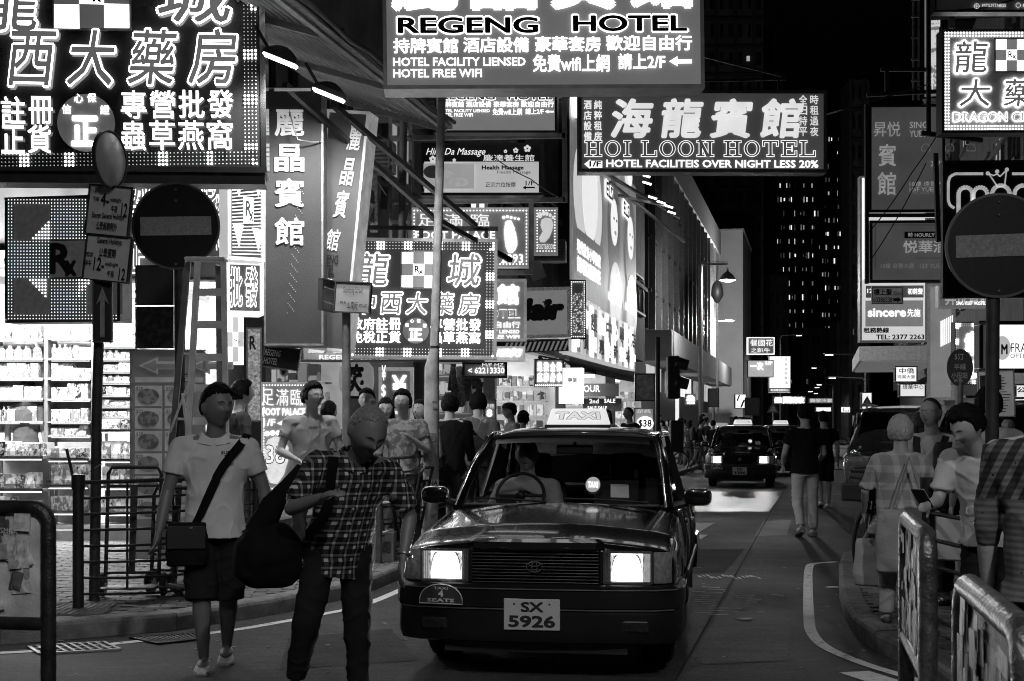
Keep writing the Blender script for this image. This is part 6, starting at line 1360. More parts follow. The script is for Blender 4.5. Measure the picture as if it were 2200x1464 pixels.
blk_shoe = MAT(.02, .5); wht_shoe = MAT(.5, .6, ns=20, na=.3, bump=.3); grey_shoe = MAT(.2, .6, ns=20)
def world(P_, v): return P_['base']+Matrix.Rotation(P_['face'], 3, 'Z') @ V(v)
def bvh(o): return BVHTree.FromPolygons([v.co.copy() for v in o.data.vertices], [tuple(p.vertices) for p in o.data.polygons])
def band(P_, o, path, wd, mat, name, out=.010, parent=None, th=.004):
    """a strap laid over a garment along a path given in the person's own axes (nearest surface)"""
    t = bvh(o); pts = []; n = len(path)
    fine_ = [V(path[i]).lerp(V(path[i+1]), k/6) for i in range(n-1) for k in range(6)]+[V(path[-1])]
    m = MB(); rs = []
    loc_ = [t.find_nearest(p) for p in fine_]
    cs = [q[0] for q in loc_]
    for _ in range(6): cs = [cs[0]]+[(cs[i-1]+cs[i]*2+cs[i+1])/4 for i in range(1, len(cs)-1)]+[cs[-1]]
    loc_ = [(c, q[1], 0, 0) for c, q in zip(cs, loc_)]
    for i, (c, nn, _, _) in enumerate(loc_):
        a = loc_[max(i-1, 0)][0]; b_ = loc_[min(i+1, len(loc_)-1)][0]; d = (b_-a).normalized() if (b_-a).length > 1e-5 else V((0, 0, 1)); sd = d.cross(nn).normalized()
        rs.append([c+nn*out+sd*wd/2, c+nn*(out+th)+sd*wd/2, c+nn*(out+th)-sd*wd/2, c+nn*out-sd*wd/2])
    m.rings(rs); return m.build(name, mat, parent or P_['root'], True)
def chest_text(P_, t, x0, z0, x1, z1, mat, back=False, bold=.03):
    tr = bvh(P_['top']); s_ = 1 if not back else -1
    def M(p):
        o = V((p.x*s_, -1*s_, p.z)); hit = tr.ray_cast(o, V((0, s_, 0)))
        return (hit[0] if hit[0] else V((p.x, 0, p.z)))+V((0, (-.004+p.y)*s_, 0))
    return put_text(t, x0, z0, x1, z1, 0, mat, P_['top'], 'lettering', bold, 3, M=M)
def bag(name, label, loc, dims, rz, mat, group=None, prof=None):
    t = thing(name, label, 'bag', loc, rz, group); w_, d, h_ = dims; m = MB()
    pr = prof or ((0, .86, .6), (.04, .97, .95), (.25, 1.03, 1.1), (.6, 1., 1.), (.9, .93, .75), (1, .88, .4)); lv = []
    for p, q in zip(pr, pr[1:]): lv += [tuple(a_+(b_-a_)*i/4 for a_, b_ in zip(p, q)) for i in range(4)]
    sd = loc[0]*3; rr = []
    for z, k, e in lv+[pr[-1]]:
        ring = []
        for a in [2*pi*i/40 for i in range(40)]:
            p = V((w_/2*k*(1 if cos(a) > 0 else -1)*abs(cos(a))**.55, d/2*e*(1 if sin(a) > 0 else -1)*abs(sin(a))**.6, z*h_))
            n_ = noise.noise(V((p.x*9+sd, p.y*9, p.z*5)))*.5-max(0, 1-abs(noise.noise(V((p.x*7+sd, p.y*6, p.z*8+2))))*3.5)*.6; p.x *= 1+.10*n_; p.y *= 1+.22*n_; ring.append(p)
        rr.append(ring)
    m.rings(rr)
    b_ = m.build('bag_body', mat, t, True, sub=1); return t
def collar(P_, mt):
    u = P_['u']; n = 30; m = MB(); rs = []
    for r_, z in ((.040, .316), (.041, .332), (.050, .330), (.068, .300), (.064, .296)):
        rs.append([P_['up'](z-.022*max(0, -sin(a))**2*(1 if z > .31 else .6), r_*u*cos(a)*1.06, r_*u*sin(a)*.92+.002*u) for a in [pi*1.5+.12+(2*pi-.24)*i/n for i in range(n+1)]])
    m.rings(rs, cap=False, close=False); m.build('collar', mt, P_['root'], True)
# ---- the two men in front
M1 = person('man in white polo shirt and dark shorts walking at the left, looking sideways', 462, 828, 8.75, face=8, h=1.735, hair='short', top=cl(.62), tslv=.62, hem=-.045, bottom=cl(.02), blen=1.10, bwid=1.22, shoe=wht_shoe,
            la=((.28, .05, -1), (.18, .38, -1)), ra=((.34, -.05, -1), (.10, .12, -1)), ll=((-.03, .24, -1), (-.04, -.02, -1)), rl=((-.02, -.08, -1), (-.06, -.45, -1)), turn=34, nod=3, vox=.0085, fat=1.12, hs=1.06, detail=True, skin=skind)
chest_text(M1, 'SURF', .045, 1.335, .115, 1.355, inkB); chest_text(M1, '7', .065, 1.29, .095, 1.33, inkB, bold=.05); chest_text(M1, 'MAJESTIC', .04, 1.262, .12, 1.28, inkB)
u = M1['u']
collar(M1, cl(.66))
band(M1, M1['top'], [(.115*u, .0, .83*u), (.06*u, -.2, .76*u), (-.0*u, -.2, .66*u), (-.06*u, -.2, .56*u), (-.085*u, -.15, .50*u)], .055, MAT(.006, .9, spec=.1), 'bag_strap')
b = bag('shoulder_bag', 'small black shoulder bag hanging at the hip of the man in white polo', world(M1, (-.09*u, -.175, .375*u)), (.26, .10, .27), RD(8), MAT(.008, .85, bump=.4, bs=30, spec=.12))
MB().box((0, -.056, .18), (.23, .012, .14), bevel=.005).build('flap', MAT(.015, .7), b); MB().box((.03, -.066, .24), (.02, .006, .012)).build('buckle', steel, b)
M2 = person('grey haired man in plaid shirt and dark trousers bending forward beside the taxi', 728, 872, 7.75, face=14, h=1.69, hair='thin', hm=hairg, top=cl(.5, 'plaid', bump=.2), tslv=.80, hem=-.075, bottom=cl(.015), blen=1.93, bwid=1.08, shoe=blk_shoe,
            la=((.55, .10, -1), (-.62, .85, .30)), ra=((.42, -.08, -1), (-.25, .42, -1)), ll=((.24, .20, -1), (.16, -.35, -1)), rl=((.02, .10, -1), (.03, -.10, -1)), lean=25, side=7, turn=18, nod=34, tilt=6, vox=.0085, fat=1.12, detail=True, skin=skind, dz=-.01, hs=1.14)
u = M2['u']; wr = M2['A'][1]
c = wr[2]; d = (wr[2]-wr[1]).normalized(); m = MB(); x_ = d.cross(V((0, 1, 0))).normalized(); y_ = d.cross(x_)
m.tube([c-d*.03+(x_*cos(a)+y_*sin(a))*.033 for a in [2*pi*i/18 for i in range(18)]], .008, 6, True); m.ball(c-d*.03-y_*.0+x_*.034, .017, 8, 6); m.build('wrist_watch', MAT(.6, .25, .9), M2['root'], True)
collar(M2, cl(.5, 'plaid'))
for k in range(6):
    z = -.05+k*.055; MB().ball(M2['up'](z, .012, -.083*u-.004*(k > 3)), .006, 6, 4).build('button', MAT(.4, .4), M2['root'], True)
b = bag('travel_bag', 'bulky black soft bag carried on the shoulder between the two men', world(M2, (-.38, .04, .62)), (.38, .27, .36), RD(20), MAT(.006, .95, bump=.6, bs=9, spec=.1), prof=((0, .45, .4), (.05, .72, .7), (.2, 1.02, 1.), (.45, 1.08, 1.1), (.7, .95, 1.), (.9, .7, .8), (1, .45, .5)))
MB().tube([(-.06, 0, .30), (.02, -.02, .46), (.10, -.03, .56), (.18, -.0, .66)], [.08, .065, .045, .03], 12).build('bag_top', MAT(.006, .95, bump=.6, bs=9, spec=.1), b, True); MB().ball((.08, -.22, .50), (.03, .03, .05), 8, 6).build('paper_tissue', MAT(.5, .8), b, True)
band(M2, M2['top'], [tuple(M2['up'](.30, -.075*u, -.02)), tuple(M2['up'](.24, -.07*u, -.10)), tuple(M2['up'](.12, -.075*u, -.12)), tuple(M2['up'](.02, -.11*u, -.02))], .055, MAT(.006, .9, spec=.1), 'bag_strap')
# ---- driver (sits in the taxi)
tv = lambda x, y, z: V(taxi_loc)+Matrix.Rotation(-RD(9), 3, 'Z') @ V((x, y, z))
D = person('taxi driver with short dark hair and pale shirt behind the steering wheel', 1120, 960, 10, face=-9, h=1.66, hair='buzz', top=cl(.5), tslv=.7, bottom=cl(.03), blen=1.9, loc=tv(-.37, 2.28, -.28), la=((.22, .55, -.8), (.1, 1, .1)), ra=((.22, .55, -.8), (-.05, 1, .15)),
           ll=((.1, 1, -.2), (.05, .4, -1)), rl=((.1, 1, -.2), (.05, .4, -1)), sit=True, vox=.010, detail=True, skin=skinf)
# ---- left pavement group
def group_left():
    gz = .13; g_ = 'passers-by behind the roadside railing'
    P1 = person('young man in grey T-shirt and glasses standing by the FOOT PALACE board', 668, 832, 13.6, face=18, gz=gz, hair='mop', top=cl(.36), bottom=cl(.08), shoe=wht_shoe, glasses=True, turn=28, la=((.35, .1, -1), (-.5, .9, -.3)), ra=((.3, .1, -1), (-.2, .5, -.8)), detail=True, fat=1.08, vox=.011)
    tx = chest_text(P1, '—', -.045, 1.355, .045, 1.375, MAT(.12, .6))
    person('woman with a dark ponytail just behind the young man in glasses', 703, 868, 15.0, face=160, gz=gz, hair='tail', top=cl(.2), bottom=cl(.1), shoe=blk_shoe, female=True)
    person('smiling man with short black hair beside the street name pole', 789, 843, 16.2, face=5, gz=gz, hair='short', top=cl(.25), bottom=cl(.05), shoe=blk_shoe, detail=True, turn=-10)
    person('young woman with long black hair looking down between two men', 829, 860, 15.8, face=4, gz=gz, hair='long', top=cl(.5), bottom=cl(.06), shoe=wht_shoe, female=True, detail=True, nod=14, la=((.2, .1, -1), (-.2, .6, -.8)))
    P2 = person('man with glasses and a printed grey T-shirt raising one hand', 866, 847, 15.2, face=-6, gz=gz, hair='mop', top=cl(.46, 'print'), bottom=cl(.12), shoe=wht_shoe, glasses=True, detail=True, la=((.2, .05, -1), (.1, .25, -1)), ra=((.3, .25, -1), (-.65, .7, .55)), fat=1.05)
    person('woman with long hair and a pale cardigan next to the lamp post', 907, 866, 15.9, face=-14, gz=gz, hair='long', top=cl(.5), tslv=1.8, bottom=cl(.05), shoe=blk_shoe, female=True, detail=True, turn=-14, la=((.15, .1, -1), (-.4, .8, -.5)))
    person('person in a black top with bobbed hair seen from behind, right of the lamp post', 966, 853, 16.4, face=176, gz=gz, hair='bob', top=cl(.015), tslv=1.5, bottom=cl(.04), shoe=blk_shoe, fat=1.1)
    P3 = person('person in a grey shirt with a black waist bag slung on the back', 1026, 850, 17.4, face=170, gz=gz, hair='bob', top=cl(.16, bump=.5), bottom=cl(.2), shoe=blk_shoe, fat=1.12)
    u = P3['u']; band(P3, P3['top'], [(.1*u, .1, .82*u), (0, .2, .72*u), (-.09*u, .1, .62*u)], .04, MAT(.006, .9, spec=.1), 'bag_strap')
    b = bag('waist_bag', 'black waist bag worn across a back, right of the lamp post', world(P3, (-.02, .16, .60*u)), (.30, .09, .17), RD(170), MAT(.012, .8, bump=.3)); b.rotation_euler[1] = RD(-38)
    P4 = person('young man in a black cap and white top looking left over the taxi', 1100, 872, 22, face=-70, gz=gz, hair='short', top=cl(.5), bottom=cl(.08), shoe=wht_shoe, detail=True, turn=-10)
    hc, hk, Rr = P4['hc'], P4['hk'], P4['R']; m = MB(); m.rings([[hc+Rr @ V((.40*hk*k*cos(a), .49*hk*k*sin(a), z*hk)) for a in [2*pi*i/20 for i in range(20)]] for z, k in ((.18, 1), (.35, .98), (.50, .75), (.57, .3))]); m.prism([hc+Rr @ V((x*hk, y*hk, .19*hk)) for x, y in ((-.33, -.3), (-.25, -.75), (0, -.86), (.25, -.75), (.33, -.3))], Rr @ V((0, 0, .03*hk))); m.build('cap', MAT(.012, .7), P4['root'], True)
    person('dark haired child right of the man in the black cap', 1122, 888, 22.5, face=150, gz=gz, hair='bob', top=cl(.02), bottom=cl(.05), shoe=blk_shoe)
    person('shopper with dark hair and grey jacket behind the man in white polo', 512, 826, 14.8, face=120, gz=gz, hair='mop', top=cl(.07, bump=.5), tslv=1.6, bottom=cl(.05), shoe=blk_shoe, detail=True)
    person('woman with glasses and long hair behind the right end of the TAXI roof sign', 1305, 884, 29, face=-10, gz=gz, hair='long', top=cl(.04), bottom=cl(.05), shoe=blk_shoe, female=True, glasses=True, detail=True)
    person('heavy man in a black shirt beside the $38 board', 1354, 879, 27, face=-60, gz=gz, hair='buzz', top=cl(.015), bottom=cl(.05), shoe=blk_shoe, fat=1.25, detail=True)
    person('customer with dark hair bent over the lowest racks at the far left', 55, 822, 17.9, face=175, gz=.3, hair='short', top=cl(.1), bottom=cl(.05), shoe=blk_shoe)
group_left()
# ---- crossing crowd in the middle distance
W_ = lambda k: ((.02, .30*k, -1), (.02, .05, -1)); Wb = lambda k: ((.02, -.12*k, -1), (.02, -.6*k, -1))
crowd = [(1392, 899, 47, -100, 'long', .4, 1, 'woman with long hair and a pale top at the left end of the crossing crowd'), (1412, 893, 49, 80, 'short', .02, 0, 'dark haired man half hidden behind two long haired women'),
         (1440, 903, 46, -95, 'long', .02, 1, 'woman in a black top with folded arms walking left'), (1461, 900, 49, 60, 'bob', .02, 1, 'short haired woman in black behind the folded arms woman'),
         (1480, 905, 47.5, 100, 'long', .05, 1, 'long haired walker just left of the striding backpacker'), (1500, 899, 45, 95, 'short', .015, 0, 'striding man in black with a backpack and long step'),
         (1507, 893, 51, 60, 'mop', .02, 0, 'tall dark haired man behind the striding backpacker'), (1516, 898, 50, 120, 'buzz', .02, 0, 'cropped haired man in black, centre of the crowd'),
         (1532, 904, 45.5, 172, 'short', .02, 0, 'man in a black T-shirt from behind with hands at his waist'), (1578, 897, 56, 90, 'short', .05, 0, 'lone man in black passing the roof of the second taxi'),
         (1372, 880+12, 44, 100, 'bob', .1, 1, 'woman between the $38 board and the crossing crowd'), (1425, 905, 52, -80, 'bob', .3, 1, 'small figure in a light shirt at the back of the crowd'),
         (1470, 902, 54, -90, 'short', .25, 0, 'grey shirted walker at the back of the crowd')]
for i, (px, yt, Y, fc, hr, tg, fem, lab) in enumerate(crowd):
    k = .6+(i % 3)*.35; big = i == 5
    q = person(lab, px, yt, Y, face=fc, gz=.0, h=None, hair=hr, top=cl(tg), bottom=cl(.03+.05*(i % 3)), shoe=wht_shoe if i in (4, 5) else blk_shoe, female=bool(fem), vox=.016, ll=W_(1.7 if big else k), rl=Wb(1.3 if big else k*.6), la=((.15, .3, -1), (.1, .6, -1)) if i != 2 else ((.15, .2, -1), (-.4, 1, 0)), ra=((.15, -.2, -1), (.1, .2, -1)), group='people crossing in the distance', lean=8 if big else 0)
    if big: b = bag('backpack', 'black backpack on the striding man of the crossing crowd', world(q, (0, .17, .58*q['u'])), (.30, .18, .44), RD(fc), MAT(.012, .8)); b.rotation_euler[0] = 0
# ---- men walking away on the road
Wk = person('man in a dark polo shirt and pale trousers walking away down the road', 1730, 875, 19.0, face=184, hair='short', top=cl(.012), bottom=cl(.62), blen=1.92, shoe=grey_shoe, la=((.22, .15, -1), (-.1, .9, -.5)), ra=((.24, .1, -1), (-.15, .8, -.6)), ll=((.06, .12, -1), (.04, 0, -1)), rl=((.05, -.02, -1), (.02, -.62, -1)), fat=1.08, vox=.010, turn=-6)
person('man in black T-shirt and shorts walking ahead of the pale trousered man', 1770, 888, 25.5, face=184, hair='short', top=cl(.012), bottom=cl(.02), blen=.95, bwid=1.2, shoe=wht_shoe, la=((.2, .1, -1), (.1, .3, -1)), ll=((.03, .15, -1), (.03, .05, -1)), rl=((.03, -.1, -1), (.03, -.6, -1)), fat=1.1)
# ---- waiting group on the right corner
gz = .13
Wo = person('white haired woman in a patterned blouse and pale trousers carrying bags at the corner', 1936, 903, 9.75, face=168, gz=gz, hair='bob', hm=MAT(.5, .55, ns=60, na=.3, bump=.5, bs=90), top=cl(.6, 'check'), tslv=.9, hem=-.08, bottom=cl(.5), blen=1.95, bwid=1.1, shoe=blk_shoe, female=True, fat=1.34, la=((.3, .25, -1), (-.1, .6, -.9)), ra=((.35, .15, -1), (0, .7, -.7)), vox=.009, turn=12, tw=1.12)
u = Wo['u']; wb = world(Wo, (-.04, .20, .26*u)); tote = cl(.42, bump=.6)
b = bag('tote_bag', 'large pale cloth tote bag on the shoulder of the white haired woman', wb, (.46, .18, .44), RD(168), tote)
MB().tube([(-.13, 0, .40), (-.06, .02, .62), (.0, .0, .80), (.06, -.02, .62), (.13, 0, .40)], .012, 8).build('handle', tote, b, True)
b = bag('shopping_bag', 'lower pale carrier bag hanging in front of the bicycle frame', world(Wo, (.17, -.12, .17*u)), (.30, .16, .34), RD(150), cl(.5, bump=.7))
MB().tube([(-.08, 0, .33), (0, .0, .50), (.08, 0, .33)], .012, 8).build('handle', tote, b, True)
Mb = person('bald man with glasses, white T-shirt and dark backpack straps facing the road', 2003, 864, 10.9, face=-28, gz=gz, hair='buzz', hm=MAT(.05, .7), top=cl(.6), tslv=.62, bottom=cl(.08), shoe=blk_shoe, glasses=True, detail=True, turn=-16, la=((.15, .05, -1), (.1, .3, -1)), ra=((.2, .05, -1), (.05, .2, -1)), vox=.009, fat=1.05)
u = Mb['u']
for s_ in (-1, 1): band(Mb, Mb['top'], [(s_*.075*u, .03, .835*u), (s_*.07*u, -.15, .79*u), (s_*.08*u, -.2, .72*u), (s_*.10*u, -.1, .64*u)], .055, MAT(.015, .85), 'backpack_strap', th=.012)
b = bag('backpack', 'dark backpack worn by the bald man in the white T-shirt', world(Mb, (0, .19, .58*u)), (.32, .20, .46), RD(-28), MAT(.015, .85, bump=.4))
person('grey bearded onlooker in a cap behind the white haired woman', 1978, 896, 11.6, face=160, gz=gz, hair='bob', hm=hairb, top=cl(.42), bottom=cl(.1), shoe=blk_shoe, fat=1.05)
Mc = person('person with tousled dark hair and a large dark rucksack, seen from behind', 2058, 905, 10.8, face=160, gz=gz, h=1.46, hair='mop', top=cl(.06, bump=.5), bottom=cl(.05), shoe=blk_shoe, fat=1.15)
b = bag('backpack', 'big dark rucksack between the bald man and the phone user', world(Mc, (0, .20, .52*Mc['u'])), (.36, .26, .50), RD(160), MAT(.02, .85, bump=.5))
Mp = person('teenager in a white T-shirt bent over a phone at the corner railing', 2128, 908, 7.7, face=-42, gz=gz, h=1.52, hair='mop', top=cl(.62, bump=.5), tslv=.75, bottom=cl(.02), shoe=wht_shoe, lean=16, nod=34, turn=-18, la=((.15, .35, -1), (-.25, 1, -.05)), ra=((.1, .4, -1), (-.35, 1, -.1)), vox=.009, detail=True, fat=1.05)
hd = world(Mp, Mp['A'][-1][2]); ph = thing('mobile_phone', 'black mobile phone held by the teenager in white T-shirt', 'phone', hd+V((-.045, -.03, .04)), RD(-42)); tiltm = Matrix.Rotation(RD(-40), 3, 'X')
MB().box((0, 0, 0), (.075, .155, .009), tiltm, bevel=.004).build('case', black, ph); MB().box(tiltm @ V((0, 0, .006)), (.068, .145, .002), tiltm).build('screen', LIT(.25), ph)
MB().box((.12, .16, .045*0+.0), (.001, .001, .001)).b.free()
tr = cl(.02)
person('tall man in a white shirt seen from behind, right of the right no entry pole', 2126, 846, 10.2, face=170, gz=gz, hair='mop', top=cl(.55, bump=.6), bottom=cl(.06), shoe=blk_shoe, fat=1.1, vox=.011)
person('man in cap and jacket standing far right by the lit posters', 2166, 900, 17.5, face=-20, gz=gz, hair='short', top=cl(.12), tslv=1.8, bottom=cl(.06), shoe=blk_shoe, detail=True)
person('dark haired woman at the right frame edge under the posters', 2150, 905, 20, face=-30, gz=gz, hair='bob', top=cl(.3), bottom=cl(.06), shoe=blk_shoe, female=True)
person('blurred person in a dotted knit top at the right frame edge', 2268, 860, 5.0, face=150, gz=gz, h=1.60, hair='bob', top=cl(.17, 'knit'), tslv=1.3, hem=-.05, bottom=cl(.012), blen=1.9, shoe=blk_shoe, fat=1.2, vox=.010, la=((.16, .1, -1), (.05, .3, -1)), ra=((.16, .1, -1), (.05, .3, -1)))
b = bag('shopping_bag', 'white paper carrier bag with small print behind the sticker covered barrier', P(2052, 1205, 9.2), (.28, .12, .30), RD(-20), cl(.55, bump=.3))
# ================================================================ STREET FURNITURE
lampm = MAT(.10, .5, .3, bump=.2)
def street_lamp(label, p, h, reach, e, head='arm', r0=.08, vis=2.5, group=None, spot=None):
    t = thing('street_lamp', label, 'street lamp', p, 0, group)
    m = MB(); m.tube([(0, 0, 0), (0, 0, .9), (0, 0, 1.0), (0, 0, h-.3), (reach*.1, 0, h-.05), (reach*.9, 0, h)], [r0*1.6, r0*1.6, r0, r0*.7, r0*.55, r0*.45], 12); m.build('pole', lampm, t, True)
    hd = MB().box((reach, 0, h), (.62 if reach > 0 else .62, .22, .12), bevel=.04).build('lamp_head', lampm, t)
    MB().box((reach, 0, h-.065), (.46, .17, .02)).build('lamp_glass', LIT(vis), hd)
    if e: lamp('lamp_light', 'SPOT', (reach, 0, h-.12), e, .22, (0, 0, 0), t, spot=165)
    return t
E2 = 620  # both near lamps are unseen, added to light the scene from the camera side
street_lamp('added street lamp on the near left footway, unseen, for front light', (-4.1, 1.0, 0), 8.0, 2.6, E2, vis=8)
street_lamp('added street lamp on the near right footway, unseen, for front light', (5.6, -2.5, 0), 8.2, -2.8, E2*3.0, vis=8)
for i, (px, py, Y, rch, e) in enumerate(((1676, 720, 118, 1.6, 500), (1860, 761, 84, -2.2, 700), (1860, 811, 100, -2.4, 500), (1790, 826, 140, -1.4, 300), (1782, 832, 155, -1.4, 0), (1777, 845, 175, -1.4, 0), (1716, 841, 165, 1.4, 0), (1773, 790, 150, -1.2, 0))):
    h_ = P(px, py, Y).z; street_lamp('distant street lamp number %s along the road, counted from the nearest' % ['one', 'two', 'three', 'four', 'five', 'six', 'seven', 'eight'][i], (P(px, 912, Y).x, Y, 0), h_, rch, e, r0=.09, vis=9, group='far street lamps')
gl_ = street_lamp('added plain lamp on the pavement to light the blank grey building', (P(1520, 912, 96).x, 96, .15), 8.5, 1.5, 0, r0=.08, vis=6)
lamp('lamp_light', 'POINT', (1.5, -.6, 8.2), 5000, .3, parent=gl_)  # lamp added to brighten the grey building's wall
sl = thing('street_lamp', 'bell shaped hanging street lamp glowing before the blank grey building', 'street lamp', (P(1505, 912, 62).x, 62, 0))
hz = P(0, 568, 62).z; zz = P(0, 596, 62).z
MB().tube([(0, 0, 0), (0, 0, hz)], .10, 10).build('pole', galv, sl, True); MB().bar((0, 0, hz), (1.22, 0, hz), .08).build('arm', galv, sl); MB().bar((0, 0, hz+.1), (1.22, 0, hz+.1), .03).build('arm_rod', galv, sl)
MB().lathe([(.03, .55), (.06, .40), (.22, .28), (.21*1.6, .10), (.38, .02)], (1.2, 0, zz-.15), 20).build('bell_shade', MAT(.4, .4, .6), sl, True); MB().ball((1.2, 0, zz-.13), (.30, .30, .08), 16, 8).build('bulb', LIT(4), sl, True)
lamp('lamp_light', 'POINT', (1.2, 0, zz-.35), 1200, .2, parent=sl)
t = thing('old_lantern_post', 'thin post with a small dark lantern in front of the grey block', 'lamp post', (P(1541, 912, 66).x, 66, 0)); zl = P(0, 630, 66).z
MB().tube([(0, 0, 0), (0, 0, zl-.3)], .06, 8).build('pole', galv, t, True); MB().lathe([(.05, -.5), (.16, -.35), (.30, -.1), (.28, .2), (.2, .45), (.04, .6), (.03, 1.3)], (0, 0, zl), 12).build('lantern', MAT(.05, .5, .5), t, True)
# tall lamp post with a wide base by the railing
t = thing('lamp_post', 'tall weathered grey post with a wide stickered base behind the railing', 'lamp post', (P(922, 912, 15.4).x, 15.4, .13)); pm_ = MAT(.42, .7, .0, ns=7, na=.45, bump=.3, bs=30)
z1 = P(0, 790, 15.4).z-.13; z2 = P(0, 752, 15.4).z-.13
MB().tube([(0, 0, 0), (.02, 0, .8), (.03, 0, z1), (.06, 0, z2)], [.092, .088, .080, .052], 20).build('post_base', pm_, t, True)
MB().tube([(.06, 0, z2-.02), (.10, 0, 3.6), (.17, 0, 6.2)], [.052, .048, .045], 16).build('post_shaft', pm_, t, True); MB().tube([(.055, 0, z2+.02), (.056, 0, z2+.04)], .058, 16).build('clamp_band', black, t, True)
MB().box((-.10, -.03, 1.05), (.03, .06, .10), bevel=.006).build('cable_box', galv, t)
st = MB().box((.03, -.092, .74), (.16, .004, .10)).build('sticker', MAT(.5, .5), t); put_text('ISNA', -.04, .72, .10, .77, -.096, inkB, st, bold=.03)
for a, z in ((.3, .4), (-.5, .95), (.1, 1.25), (.5, 1.6)): MB().box((.03+.084*sin(a), -.084*cos(a)-.001, z), (.07, .003, .09), Matrix.Rotation(a, 3, 'Z')).build('sticker', MAT(.4, .6, kind='print'), t)
# street name pole
t = thing('street_name_post', 'grey pole carrying the Shantung Street name plates', 'street sign', (P(744, 912, 14.1).x, 14.1, .13)); zt = P(0, 668, 14.1).z-.13
MB().tube([(0, 0, 0), (0, 0, zt+.25)], .043, 16).build('pole', MAT(.22, .6, .2, ns=8, na=.3), t, True); MB().box((0, -.045, .9), (.07, .004, .25)).build('sticker', MAT(.45, .6, kind='print'), t)
def namep(x0, y0, x1, y1, yaw, front, lab):
    s = Sign('street_name_plate', lab, 'street sign', x0, y0, x1, y1, 13.95, yaw=yaw, th=.03, pm=MAT(.34, .5, ns=3) if front else MAT(.10, .5), fm=MAT(.05, .5), fw=.012, roll=4 if front else 3)
    return s
s = namep(717, 606, 793, 672, -16, 1, 'grey street name plate reading Shantung Street'); s.text('Shantung Street', 735, 617, 777, 634, inkB, .0, -.006); s.text('山東街', 745, 648, 768, 664, inkB, .01, -.006); s.text('40A-48', 729, 648, 742, 655, inkB, .01, -.006); s.text('40D-40P', 770, 652, 788, 660, inkB, .01, -.006)
s = namep(690, 602, 724, 668, 62, 0, 'dark edge-on street name plate left of the Shantung Street one'); s.lines([[(694, 618), (720, 624)], [(694, 648), (720, 656)]], 2.5, MAT(.2, .5), -.006, 'print_line')
# arrow pole with parking plates and round mirror sign
t = thing('sign_pole', 'dark pole in front of the pharmacy carrying arrow, parking plates and tilted disc', 'pole', (P(208, 912, 11.0).x, 11.0, .13)); tp = P(0, 400, 11).z-.13
MB().tube([(-.02, 0, 0), (0, 0, 1.5), (.05, 0, tp)], [.042, .040, .038], 16).build('pole', MAT(.05, .6, .3, ns=12, na=.5, bump=.3), t, True)
MB().tube([(-.05, -.01, 1.02), (0, -.045, 1.05), (.045, -.01, 1.08)], .004, 6).build('wire_tie', galv, t)
s = Sign('arrow_plate', 'narrow black plate with a grey upward arrow on the dark pole', 'traffic sign', 200, 604, 240, 735, 10.9, yaw=6, th=.03, pm=MAT(.015, .4), fm=MAT(.08, .5, .5), fw=.012)
s.poly([(220, 617), (235, 655), (225, 645), (225, 725), (215, 725), (215, 645), (207, 655)], MAT(.30, .5, ns=30), -.006, 'arrow')
for (y0, y1, lab, tx) in ((400, 508, 'upper grey parking time plate with 4 to midnight hours', (('pm', 195, 409, 204, 423), ('下午', 192, 428, 205, 441), ('4-', 209, 418, 227, 446), ('midnight', 229, 426, 254, 437), ('午夜', 233, 442, 247, 458), ('12', 255, 434, 268, 464), ('Except General Holidays', 194, 460, 263, 476), ('公眾假期例外', 205, 480, 250, 498))),
                          (506, 604, 'lower grey parking time plate for general holidays', (('General Holidays', 200, 514, 253, 530), ('公眾假期', 207, 536, 243, 556), ('noon', 180, 549, 195, 559), ('中午', 179, 565, 193, 581), ('12-', 198, 557, 221, 586), ('midnight', 223, 564, 251, 575), ('午夜', 229, 582, 244, 596), ('12', 254, 574, 268, 600)))):
    s = Sign('parking_time_plate', lab, 'traffic sign', 182 if y0 < 500 else 177, y0, 274, y1, 10.85, yaw=-16, th=.015, pm=MAT(.75, .6, ns=5, na=.2, spec=.2), fm=MAT(.03, .5), fw=.010, roll=7)
    for q in tx: s.text(q[0], q[1], q[2]-2, q[3], q[4]-2, inkB, .02, -.005)
t = thing('round_disc_sign', 'tilted shiny round disc seen nearly edge-on above the parking plates', 'traffic sign', P(236, 343, 10.8), RD(73)); t.rotation_euler[1] = RD(3)
MB().lathe([(.001, -.012), (.2, -.010), (.215, 0), (.2, .012), (.001, .014)], (0, 0, 0), 32, Matrix.Rotation(pi/2, 3, 'X')).build('disc', MAT(.6, .3, .15, bump=.1, bs=6), t, True); MB().lathe([(.212, -.016), (.222, -.016), (.222, .016), (.212, .016)], (0, 0, 0), 32, Matrix.Rotation(pi/2, 3, 'X')).build('rim', dsteel, t); MB().box((0, .03, 0), (.06, .04, .3)).build('bracket', galv, t)
